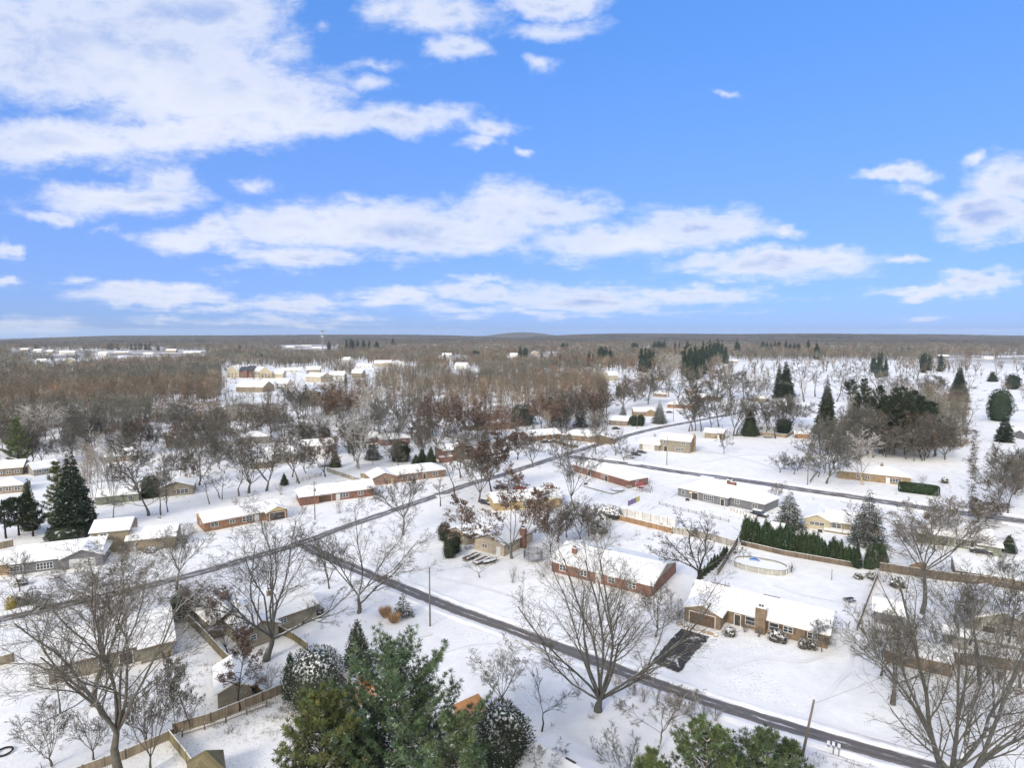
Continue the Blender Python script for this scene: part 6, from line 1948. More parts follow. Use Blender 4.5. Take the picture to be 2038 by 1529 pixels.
def make_heroes():
    hero(1190, 1416, 1022, 345, dict(trunk=.07, stems=9, spread=(4, 46), stagger=0, kids=(8, 6, 5, 3), ang=(26, 34, 42, 46), lenf=(.42, .5, .55, .6), wander=.085, up=.075, r0=.62, extra=[(.9, (-1, .1, .75), 15, .2), (.9, (.9, -.2, .9), 13, .2)]), 'tallest bare tree, many stems rising from one base beside the near road', 3)
    hero(530, 1316, 1010, 340, dict(trunk=.15, stems=6, spread=(6, 40), r0=.62, extra=[(.9, (1, -.2, .55), 15, .26), (.9, (-.8, .1, .8), 11, .24)], kids=(8, 7, 5, 4)), 'large bare tree with snow-lined limbs over the L-shaped greige house', 8)
    hero(714, 1221, 1010, 235, dict(trunk=.18, stems=5, spread=(8, 40), r0=.42, extra=[(.3, (.75, -.1, .7), 11, .22)], kids=(8, 7, 5, 4)), 'spreading bare tree forking low, beside two tan grass tufts and small spruce', 14)
    hero(238, 1580, 1085, 370, dict(trunk=.30, stems=8, spread=(3, 30), r0=.60, kids=(8, 6, 5, 4), ang=(40, 40, 44, 46), lenf=(.5, .5, .52, .6), wander=.10, up=.08, rz=2.2, tipr=.016), 'huge grey-barked tree nearest on the left, limbs dusted with snow', 26, twig='twig_grey')
    hero(186, 1405, 1080, 190, dict(trunk=.30, stems=7, spread=(4, 28), r0=.42), 'tall narrow bare tree rising behind the huge left one', 31)
    hero(1890, 1590, 1130, 430, dict(trunk=.04, stems=9, spread=(8, 50), stagger=0, r0=.75, kids=(8, 6, 4, 4), ang=(26, 36, 42, 46), wander=.11), 'huge multi-stemmed grey tree filling the lower right corner', 37, twig='twig_grey')
    hero(1385, 1180, 1018, 135, dict(trunk=.32, stems=6, spread=(25, 68), r0=.60, tipr=.028, wander=.24, kids=(8, 7, 5, 3), ang=(42, 50, 54, 55), up=.05), 'crooked black-barked tree at the corner of the tan brick ranch', 41, 'bark_dark', 'twig_dark')
    hero(1018, 1112, 940, 190, dict(trunk=.16, stems=6, spread=(18, 52), r0=.40, kids=(8, 6, 5, 3), tipr=.026), 'wide tree keeping brown leaf clusters in front of the beige house', 47, 'bark_grey', 'twig_brown', dict(per=3, keep=.22, size=.13))
    hero(979, 980, 850, 135, dict(trunk=.22, stems=6, spread=(12, 45), r0=.34, kids=(9, 7, 5, 3), tipr=.034, rmin=.024), 'dense russet-leaved tree standing beyond the cross street', 53, 'bark_dark', 'twig_brown', dict(per=3, keep=.34, size=.15))
    hero(802, 1066, 925, 115, dict(trunk=.28, stems=7, spread=(10, 46), r0=.30, kids=(8, 6, 5, 3), tipr=.028, rmin=.018), 'neat round-crowned bare tree beside the cross street bend', 59)
    hero(1144, 1016, 855, 120, dict(trunk=.22, stems=6, spread=(6, 38), r0=.34, kids=(8, 6, 5, 3), tipr=.030, rmin=.020), 'tall forked bare tree at the left end of the hip-roofed house', 61)
    hero(1835, 1222, 1005, 190, dict(trunk=.42, stems=7, spread=(10, 55), r0=.42, kids=(8, 7, 5, 3), tipr=.026), 'tall bare tree with bright trunk rising in front of the dark fence', 67, 'bark_grey', 'twig_grey')
    hero(352, 1174, 1042, 110, dict(trunk=.28, stems=7, spread=(8, 38), r0=.28, kids=(8, 6, 5, 3), tipr=.024), 'upright bare tree beside the tan split-level house drive', 71)
    hero(222, 1243, 1085, 190, dict(trunk=.30, stems=7, spread=(12, 48), r0=.32, kids=(8, 7, 5, 4), tipr=.024), 'bushy bare tree directly behind the long greige house', 73)
    hero(1777, 1403, 1215, 170, dict(trunk=.25, stems=6, spread=(12, 48), r0=.38, kids=(8, 7, 5, 3)), 'bare tree with short leaning trunk on the snowy lawn by the brown outbuilding', 79)
    hero(1004, 1416, 1298, 110, dict(trunk=.22, stems=7, spread=(8, 40), r0=.16, kids=(8, 6, 5, 3), tipr=.014, rmin=.010), 'small fan-shaped bare tree above the snowy spiny bush', 83)
    hero(1078, 1457, 1345, 100, dict(trunk=.30, stems=4, spread=(15, 58), r0=.13, kids=(6, 5, 3, 3), levels=4, tipr=.018, wander=.2), 'small two-stemmed bare fruit tree on the open snowy lawn', 89, 'bark_dark', 'twig_dark')
    hero(1308, 1503, 1372, 150, dict(trunk=.28, stems=5, spread=(18, 60), r0=.17, kids=(7, 6, 5, 3), tipr=.016, wander=.2), 'small crooked bare tree beside the bottom green pines', 97)
    hero(955, 1150, 1100, 75, dict(trunk=.22, stems=4, spread=(35, 62), r0=.14, kids=(5, 5, 4, 3), levels=4, tipr=.016, wander=.18), 'low snow-lined fruit tree before the tarped trailers', 101, 'bark_dark', 'twig_dark')
    hero(476, 1416, 1255, 70, dict(trunk=.20, stems='leader', limbs=20, limb_el=55, limb_len=.22, r0=.16, kids=(6, 5, 3, 3), levels=4, tipr=.018), 'slim tree with clinging rust leaves beside the small greige shed', 103, 'bark_dark', 'twig_brown', dict(per=2, keep=.22, size=.09))


# x, y base, y top, width, kind
MID = """
103 1526 1380 105 vase
186 1514 1388 90 vase
291 1477 1352 85 vase
379 1452 1290 66 oval
350 1462 1300 50 oval
300 1535 1330 110 vase
120 1420 1290 60 thin
534 1383 1325 52 vase
39 1178 1092 60 vase
400 1232 1150 70 brown
438 1236 1165 60 brown
452 1300 1180 70 brown
655 1172 1052 80 vase
1085 1575 1475 95 vase
1240 1560 1452 100 vase
1305 1268 1150 110 vase
1754 1346 1205 110 vase
1800 1346 1215 110 vase
1900 1240 1120 100 vase
1930 1285 1150 110 vase
2005 1290 1110 120 vase
2030 1370 1200 130 vase
1870 1330 1200 90 vase
1980 1430 1270 110 vase
1636 1298 1236 45 oval
877 1008 935 42 thin
953 1000 865 95 vase
905 985 880 50 thin
917 951 845 90 vase
874 896 795 85 brown
844 905 820 50 vase
785 902 800 80 vase
754 880 785 95 vase
714 934 790 85 pale
695 903 800 75 vase
647 949 862 70 brown
636 872 810 45 pale
596 963 850 46 thin
495 982 840 125 vase
530 978 845 115 vase
475 988 900 50 thin
438 992 925 34 thin
417 1004 925 34 thin
397 966 862 85 vase
442 995 930 30 thin
296 1027 868 110 oval
320 1026 900 46 thin
334 1020 888 56 vase
191 1037 840 66 pale
225 1031 895 56 pale
160 1030 900 50 pale
205 1000 870 60 pale
1225 906 850 60 vase
1242 918 880 50 vase
1371 859 765 55 oval
1378 858 775 40 thin
1384 858 760 50 oval
1395 859 770 45 thin
1415 856 780 50 vase
1430 850 760 60 oval
1441 903 845 34 dark
1460 867 755 70 vase
1466 868 770 50 thin
1480 862 780 60 vase
1503 869 780 62 vase
1525 862 790 55 vase
1543 873 790 62 dark
1565 850 785 80 dense
1575 842 780 80 dense
1552 941 898 46 dark
1560 935 892 36 dark
1580 945 903 42 dark
1587 938 905 34 dark
1597 932 900 34 dark
1628 950 905 40 dark
1640 942 900 40 dark
1645 963 815 100 dense
1660 935 820 90 dense
1632 905 830 80 dense
1717 966 848 95 pale
1548 1002 955 34 vase
1725 1090 1000 80 vase
1830 1120 1030 90 vase
1860 1075 990 90 vase
1905 1090 985 90 vase
1885 1050 985 70 vase
1945 1041 985 85 brown
1962 1040 990 70 brown
1994 1012 895 100 dense
2006 1022 905 60 vase
2020 985 890 90 dense
1990 960 880 80 dense
2035 965 885 90 dense
1110 1080 985 90 vase
1085 1055 970 70 vase
1128 1070 985 60 vase
1155 1075 990 70 vase
1172 1068 1000 60 brown
1095 1100 1010 60 brown
1185 1090 1020 60 vase
1060 930 855 60 vase
1030 915 850 60 brown
1000 890 800 80 red
960 880 790 90 red
925 880 785 90 brown
890 870 780 80 red
860 865 775 90 brown
820 872 770 100 vase
735 860 760 80 pale
700 848 755 90 red
670 850 770 70 brown
565 900 810 80 vase
540 872 790 80 dense
455 905 815 80 vase
430 890 800 80 dense
370 880 800 90 dense
345 930 850 60 vase
260 900 815 90 dense
240 945 860 70 vase
110 880 800 80 pale
70 890 800 80 pale
150 880 790 90 dense
1090 860 780 80 red
1115 850 770 80 dense
1150 845 760 80 dense
1180 850 770 70 brown
1200 830 750 80 dense
1240 815 745 70 dense
1262 800 740 60 red
1330 790 695 60 pale
1290 805 730 70 dense
1310 780 720 60 brown
1350 800 745 50 vase
1395 785 735 50 oval
1425 800 735 60 oval
1455 790 725 60 vase
1480 795 740 50 oval
1520 800 745 50 vase
1600 800 715 50 thin
1622 790 720 40 thin
1550 782 720 40 thin
1695 795 720 30 thin
1720 790 715 40 thin
1745 780 715 36 thin
1780 792 735 60 vase
1830 800 745 60 vase
1868 800 745 70 dense
1665 800 725 40 thin
2000 1170 1090 70 vase
20 900 815 80 dense
595 835 765 80 dense
660 830 760 70 brown
"""
# evergreens: x, y base, y top, width, kind
EVER = """
1570 1052 973 72 spruce
1726 1085 972 78 spruce
803 1228 1174 46 spruce_snow
66 1200 1158 42 spruce_snow
1312 843 795 34 spruce_snow
1563 790 718 36 spruce_d
1549 793 724 24 spruce_d
1643 862 755 46 spruce_d
1907 800 725 36 spruce_d
1988 838 775 40 egg
1998 880 818 32 spruce_d
1692 800 757 34 pine
1830 870 790 40 pine
1492 868 815 38 cedar
1560 862 832 30 egg
148 1063 895 84 spruce_d
120 1060 920 56 pine_y
38 935 835 56 pine_y
60 1055 955 34 cedar
38 1066 990 70 pine
12 1072 1000 60 pine
66 1068 1005 60 pine
130 1076 1052 60 egg
742 915 875 40 spruce
798 918 880 40 egg
840 920 893 22 cedar
828 925 905 20 cedar
858 925 890 26 cedar
668 930 900 26 cedar
566 966 942 18 cedar
656 825 775 36 spruce
1155 850 785 30 spruce
1240 835 800 22 spruce_snow
1040 845 805 50 egg
1262 848 826 16 egg
1275 848 825 16 egg
1705 1130 1080 20 cedar
1755 1122 1080 24 arbor
1742 1128 1076 26 arbor
1728 1132 1085 20 arbor
2008 1100 1065 30 cedar
885 1075 1040 26 egg
902 1100 1058 34 egg
895 1110 1080 24 egg
355 1225 1160 52 spruce_snow
580 1388 1300 34 arbor
650 1394 1300 60 spruce_y
712 1330 1235 62 cedar_y
1780 905 775 60 pine
1760 900 790 60 pine
1800 905 785 60 pine
1745 885 770 55 pine
1815 885 780 56 pine
1715 868 755 44 pine
1835 895 800 50 pine
1790 885 772 60 pine
1850 880 800 46 pine
300 990 945 34 egg
"""
SHRUB = """
24 1211 1186 20 shrub_yellow
45 1202 1178 30 shrub_dark
42 1165 1152 26 shrub_dark
85 1212 1190 24 shrub_dark
1452 1265 1248 24 shrub_dark
1545 1275 1254 30 shrub_dark
1557 1279 1262 18 shrub_dark
1600 1290 1272 22 shrub_dark
1614 1292 1275 20 shrub_dark
1483 1259 1243 26 brush
1510 1268 1255 24 brush
1575 1140 1128 14 brush
1708 1152 1142 16 shrub_dark
1735 1152 1140 22 shrub_dark
375 1198 1160 34 brush
635 1222 1208 18 shrub_dark
1150 1385 1360 40 brush
1228 1375 1350 40 brush
1262 1385 1362 40 brush
1280 1398 1370 44 brush
1310 1405 1375 46 brush
1340 1418 1385 50 brush
1370 1425 1395 46 brush
1400 1432 1405 46 brush
1425 1436 1415 34 brush
1350 1400 1385 36 brush
1235 1412 1400 22 brush
767 1229 1204 18 grass
785 1240 1218 22 grass
1675 950 940 18 shrub_dark
1688 952 943 16 shrub_dark
1720 955 944 14 shrub_dark
1880 962 950 14 shrub_dark
1835 963 950 22 brush
1060 880 868 10 brush
605 1005 985 60 brush
675 1022 998 28 brush
888 1050 1030 36 brush
240 1104 1092 40 brush
300 1098 1088 30 shrub_dark
350 1168 1150 30 brush
130 1140 1125 24 brush
560 985 970 26 brush
210 1060 1040 30 brush
635 1529 1495 60 brush
1130 960 930 30 brush
1180 950 935 24 brush
1290 980 960 34 brush
1640 1108 1096 22 brush
1760 1160 1140 30 brush
1785 1168 1148 30 shrub_dark
1330 1240 1200 50 brush
1350 1235 1205 36 brush
1080 1150 1110 50 brush
1020 1160 1138 30 brush
1215 1030 1005 50 shrub_dark
1190 1060 1035 40 shrub_dark
545 1020 1000 30 brush
470 1010 995 20 brush
"""


def make_mid():
    for r in MID.strip().split('\n'):
        x, yb, yt, w, k = r.split(); bare_tree(float(x), float(yb), float(yt), float(w), k)
    for r in EVER.strip().split('\n'):
        x, yb, yt, w, k = r.split(); x, yb, yt, w = map(float, (x, yb, yt, w))
        if k == 'spruce': evergreen(x, yb, yt, w, 'spruce')
        elif k == 'spruce_d': evergreen(x, yb, yt, w, 'spruce', matn='needle_dark', dens=1.5, bw=.20, blade=.6, droop=.25)
        elif k == 'spruce_snow': evergreen(x, yb, yt, w, 'spruce', 'snow-dusted conical spruce', matn='needle_snowy', bw=.10, blade=.34, dens=1.5)
        elif k == 'pine_y': evergreen(x, yb, yt, w, 'pine', 'yellow-green layered pine', matn='needle_pine_light', tufts=1500, per=14, blade=.7, bw=.10, shape='pine', whorl=1.3)
        elif k == 'spruce_y': evergreen(x, yb, yt, w, 'pine', 'pale green young pine', matn='needle_pine', tufts=1500, per=16, whorl=.7, blade=.3, bw=.035, shape='cone')
        elif k == 'cedar_y': evergreen(x, yb, yt, w, 'cedar', 'snow-flecked green and orange cedar', matn='needle_snowy')
        elif k == 'pine': evergreen(x, yb, yt, w, 'pine', 'dark tall pine', tufts=1100, per=12, blade=.9, bw=.13, whorl=1.6, matn='needle_dark', base=.30, trunk_r=.28)
        elif k == 'arbor': evergreen(x, yb, yt, w, 'arbor')
        elif k == 'cedar': evergreen(x, yb, yt, w, 'cedar')
        else: evergreen(x, yb, yt, w, 'egg')
    for r in SHRUB.strip().split('\n'):
        x, yb, yt, w, k = r.split(); x, yb, yt, w = map(float, (x, yb, yt, w))
        if k == 'brush': twiggy(x, yb, yt - 4, w * 1.1)
        elif k.startswith('grass'):
            p = G(x, yb); h = top_z(p, yt) * .95; wm = w * m_per_px(p); rs = np.random.RandomState(int(x)); n = 900
            a = rs.uniform(0, 6.28, n); rr = rs.uniform(0, .3, n) * wm
            Pn = np.stack([np.cos(a) * rr, np.sin(a) * rr, np.zeros(n)], 1); Dn = np.stack([np.cos(a) * .45, np.sin(a) * .45, np.ones(n)], 1) + rs.normal(0, .12, (n, 3))
            V, F, T = blades(Pn, Dn, h * rs.uniform(.6, 1.1, n), .05, rs, tint_rand(rs, n))
            o = link('ornamental_grass', mesh_np('ornamental_grass', V, F, MATS['grass_tan'], attr=T)); o.location = p; o['category'] = 'grass'
            THINGS.append(dict(o=o, x=x, y=yb, h=h, word='dry tan ornamental grass tuft', cat='grass', group=None))
        else: evergreen(x, yb, yt, w, 'shrub', {'shrub_yellow': 'golden-yellow rounded shrub', 'shrub_dark': 'snow-topped evergreen shrub'}[k], matn=k, n=700, blade=.22, bw=.10, name='shrub')
    # rows: arborvitae by the long fence
    a0, a1 = G(1482, 1079), G(1706, 1130)
    rs = random.Random(5)
    n = 31; variants = [dense_meshes('arborvitae', 900 + i, 1.0, .36, 'needle_arbor', shape='arbor', n=1500, blade=.055, bw=.026) for i in range(4)]
    LANDROW = 'arborvitae in the tight dark row along the snowy-railed fence'
    for i in range(n):
        t = (i + rs.uniform(-.12, .12)) / (n - 1); p = a0.lerp(a1, t); h = (7.0 - 1.4 * t) * rs.uniform(.80, 1.10)
        r = empty('arborvitae', p, rs.uniform(0, 6)); r.scale = (h * 1.05, h * 1.05, h)
        for pn, me in zip(('trunk', 'crown'), variants[i % 4]): link(pn, me, r)
        tag(r, LANDROW, 'shrub', 'arborvitae row along the fence')
    for i in range(9):
        t = i / 8; p = G(1395, 1152).lerp(G(1446, 1108), t); h = 2.9 * rs.uniform(.8, 1.1)
        r = empty('arborvitae', p, i); r.scale = (h * 1.1, h * 1.1, h)
        for pn, me in zip(('trunk', 'crown'), variants[i % 4]): link(pn, me, r)
        tag(r, 'small arborvitae in the short hedge beside the pool fence', 'shrub', 'arborvitae hedge by the pool')
    # clipped hedge
    p = G(1828, 982); me = None
    rs_ = np.random.RandomState(7); nb = 5200; L, D, H = 11.5, 3.4, 3.1
    u = rs_.uniform(-1, 1, (nb, 3)); k = rs_.randint(0, 3, nb)
    for ax, s in ((0, 1), (1, 1), (2, 1)):
        sel = k == ax; u[sel, ax] = np.sign(u[sel, ax]) if ax < 2 else 1
    e = u / (np.sum(np.abs(u) ** 7, axis=1, keepdims=True) ** (1 / 7))
    Pn = e * [L / 2, D / 2, H / 2] + [0, 0, H / 2]
    V, F, T = blades(Pn, e + rs_.normal(0, .4, e.shape), .3, .14, rs_, tint_rand(rs_, nb))
    bx = MB(); bx.box(-L / 2 * .93, L / 2 * .93, -D / 2 * .9, D / 2 * .9, 0, H * .95); off = len(V)
    V = np.concatenate([V, np.array(bx.v)]); T = np.concatenate([T, np.full((8, 3), .8)])
    o = link('hedge', mesh_np('hedge', V, np.concatenate([F, np.array(bx.f) + off]), MATS['needle_arbor'], attr=T)); o.location = p; o.rotation_euler = (0, 0, R(-33)); tag(o, 'long clipped dark hedge at the end of the tan-brown brick ranch', 'hedge')
    # yew mound with snow
    evergreen(628, 1402, 1292, 112, 'egg', 'large round snow-flecked dark yew', matn='needle_snowy', n=9000, blade=.32, bw=.10, name='yew', lump=.05)
    evergreen(365, 1232, 1178, 44, 'egg', 'dark round yew', n=2200, name='yew')
    evergreen(998, 1560, 1402, 108, 'egg', 'spiny dark bush heavily flecked with snow', matn='needle_snowy', n=9000, blade=.5, bw=.10, name='holly_bush', lump=.12)
    # near pines
    pk = dict(per=30, blade=.52, bw=.055)
    def pine(x, yb, yt, w, lab, matn, seed, **kw):
        q = dict(pk); q.update(kw); r = evergreen(x, yb, yt, w, 'pine', seed=seed, matn=matn, reg=False, **q); r['label'] = lab
    pine(800, 1690, 1300, 440, 'tallest green pine in the lower middle, tufted and broad', 'needle_pine', 11, tufts=8000, irregular=.5, whorl=1.05, base=.08, trunk_r=.4)
    pine(650, 1790, 1385, 290, 'yellow-green pine in front and left of the tallest pine', 'needle_pine_light', 12, tufts=6500, irregular=.35, whorl=.8, base=.05)
    pine(905, 1850, 1430, 260, 'deep green pine tucked right of the tallest pine', 'needle_pine', 13, tufts=4500, whorl=.9, base=.05)
    pine(1400, 1720, 1448, 250, 'olive green pine at the bottom edge beside the crooked small tree', 'needle_pine_light', 15, tufts=5200, whorl=.8, base=.04)
    pine(1515, 1720, 1468, 240, 'green pine at the bottom edge, middle one of three', 'needle_pine', 16, tufts=4800, whorl=.8, base=.04)
    pine(1568, 1640, 1485, 120, 'small green pine touching the leaning utility pole', 'needle_pine', 17, tufts=2400, whorl=.6)
    pine(1290, 1750, 1500, 130, 'low green pine tip at the bottom edge below the brush', 'needle_pine_light', 18, tufts=1500)


# ================================================================ woods
def in_forest(px, py):
    """probability of a tree at this picture position of its foot"""
    if py < 672: return 1.0
    if py < 694:
        if 555 < px < 645 and 687 < py < 697: return 0
        return .95
    if px < 440:
        if 20 < px < 410 and 699 < py < 711: return .05
        if 55 < px < 140 and 720 < py < 728: return .3
        lim = 872 if px < 200 else (872 - (px - 200) * .25)
        if 300 < px < 560 and 806 < py < 845: return .05
        if 95 < px < 135 and 855 < py: return 0
        return 1.0 if py < lim else (.18 if py < 1000 else 0)
    if px < 640:
        if 694 < py < 732: return .85
        if py < 748: return .12 if px > 440 else .8
        if py < 800: return .10
        if py < 830 and px > 560: return .4
        return .20 if py < 860 else (.17 if py < 965 else 0)
    if px < 1210:
        if py < 735: return .97
        if py < 790: return .85 if px > 900 else .55
        if py < 840: return .45 if px > 800 else .25
        return .13 if py < 940 else 0
    if px < 1460:
        if py < 718: return .9
        if py < 750: return .75 if px < 1370 else .4
        if py < 770: return .25
        return .05 if py < 800 else 0
    if px < 1960:
        if 1690 < px < 1925 and 812 < py < 918 - max(0, px - 1880) * .5: return 1.0
        if py < 718 - max(0, px - 1640) * .012: return .97
        if 1460 < px < 1500 and py < 725: return .4
        if 1780 < px < 1930 and py < 745: return .30
        return .05 if py < 800 else 0
    if py < 711: return .9
    if py < 720: return .2
    return .06 if py < 800 else 0


def twig_cloud(rs, n1, n2, n3, H, W, rw):
    """cheap leafless tree: (P0, P1, half width, level)"""
    rows = []
    th = H * rs.uniform(.12, .3)
    rows.append((0, 0, 0, 0, 0, th, rw * 1.7))
    for i in range(n1):
        a = i * 6.283 / n1 + rs.uniform(-.5, .5); s = rs.uniform(.1, 1)
        p1 = np.array([math.cos(a) * W * .24 * s, math.sin(a) * W * .24 * s, th + (H - th) * rs.uniform(.42, .6)])
        p2 = p1 + np.array([math.cos(a) * W * .16 * s, math.sin(a) * W * .16 * s, (H - th) * rs.uniform(.25, .42)])
        rows.append((0, 0, th, *p1, rw * 1.2)); rows.append((*p1, *p2, rw * .8))
        for j in range(n2):
            t = rs.uniform(.1, 1); b = (np.array([0, 0, th]) * (1 - t) + p1 * t) if rs.rand() < .45 else (p1 * (1 - t) + p2 * t)
            d = rs.normal(0, 1, 3); d[2] = abs(d[2]) * .8 + .35; d /= np.linalg.norm(d); l = H * rs.uniform(.12, .26)
            e = b + d * l; rows.append((*b, *e, rw * .55))
            for k in range(n3):
                q = b + (e - b) * rs.uniform(.2, 1); d2 = d + rs.normal(0, .55, 3); d2 /= np.linalg.norm(d2)
                rows.append((*q, *(q + d2 * l * rs.uniform(.35, .7)), rw * .38))
    return np.array(rows)


def quads_from(a, rs):
    P0, P1, w = a[:, :3], a[:, 3:6], a[:, 6:7]
    D = P1 - P0; S = np.cross(D, rs.normal(0, 1, D.shape)); S /= np.linalg.norm(S, axis=1, keepdims=True) + 1e-9
    V = np.stack([P0 - S * w, P0 + S * w, P1 + S * w * .6, P1 - S * w * .6], 1)
    return V            # (m,4,3)


def stamp(name, protos, pos, scale, rot, tint, mats, label, cat):
    Vs, Ts = [], []
    rs = np.random.RandomState(3)
    ids = rs.randint(0, len(protos), len(pos))
    for i, pr in enumerate(protos):
        s = np.where(ids == i)[0]
        if not len(s): continue
        c, sn = np.cos(rot[s]), np.sin(rot[s])
        q = pr.reshape(-1, 3)
        X = q[:, 0][None] * c[:, None] - q[:, 1][None] * sn[:, None]; Y = q[:, 0][None] * sn[:, None] + q[:, 1][None] * c[:, None]
        k = scale[s]
        V = np.stack([X * k[:, 0:1] + pos[s, 0:1], Y * k[:, 0:1] + pos[s, 1:2], q[:, 2][None] * k[:, 1:2] + pos[s, 2:3]], 2)
        Vs.append(V.reshape(-1, 3)); Ts.append(np.repeat(tint[s], len(q), axis=0))
    V = np.concatenate(Vs); F = np.arange(len(V)).reshape(-1, 4)
    me = mesh_np(name, V, F, MATS[mats], attr=np.concatenate(Ts))
    o = link(name, me); tag(o, label, cat, kind='stuff')
    return o


def indoors(x, y):
    for (ax, ay, c, sn, u0, u1, v0, v1) in FOOT:
        u = (x - ax) * c + (y - ay) * sn; v = -(x - ax) * sn + (y - ay) * c
        if u0 < u < u1 and v0 < v < v1: return True
    return False


def dry_grass():
    """withered grass and seedlings sticking out of the snow in patches"""
    rs = np.random.RandomState(77); pts = []
    RP = [G(*q) for r in (ROAD1, ROAD2, ROAD3) for a, b in zip(r[:-1], r[1:]) for q in [(a[0] + (b[0] - a[0]) * k / 6, a[1] + (b[1] - a[1]) * k / 6) for k in range(6)]]
    while len(pts) < 3000:
        px, py = rs.uniform(-20, 2060), 860 + 690 * rs.rand() ** 1.1
        q = G(px, py); g = math.sin(q.x * .11 + 2 * math.sin(q.y * .07)) + math.sin(q.y * .13 - q.x * .05 + 1)
        if rs.rand() > (.9 if g > .9 else .07) or (1330 < px < 1750 and 1100 < py < 1450) or (1290 < px < 1680 and py < 975) or (860 < px < 1180 and 1160 < py < 1370): continue
        if indoors(q.x, q.y) or min((r.x - q.x) ** 2 + (r.y - q.y) ** 2 for r in RP) < 16: continue
        for _ in range(rs.randint(1, 4)): pts.append((q.x + rs.normal(0, .5), q.y + rs.normal(0, .5), 0))
    pts = np.array(pts); k = len(pts); pb = []
    for _ in range(4):
        a = []
        for i in range(9):
            b = rs.normal(0, .28, 3); b[2] = 0; dd = rs.normal(0, .45, 3); dd[2] = 1; a.append((*b, *(b + dd * rs.uniform(.5, 1)), .028))
        pb.append(quads_from(np.array(a), rs))
    z = rs.uniform(.12, .5, k) * rs.choice([1, 1, 1, 1.8], k)
    stamp('dry_grass', pb, pts, np.stack([z * 1.3, z], 1), rs.uniform(0, 6.28, k), np.exp(rs.normal(0, .25, (k, 1))) * np.array([[1.1, .95, .8]]), 'far_bark', 'withered grass and seedlings poking through the snow', 'dry grass')


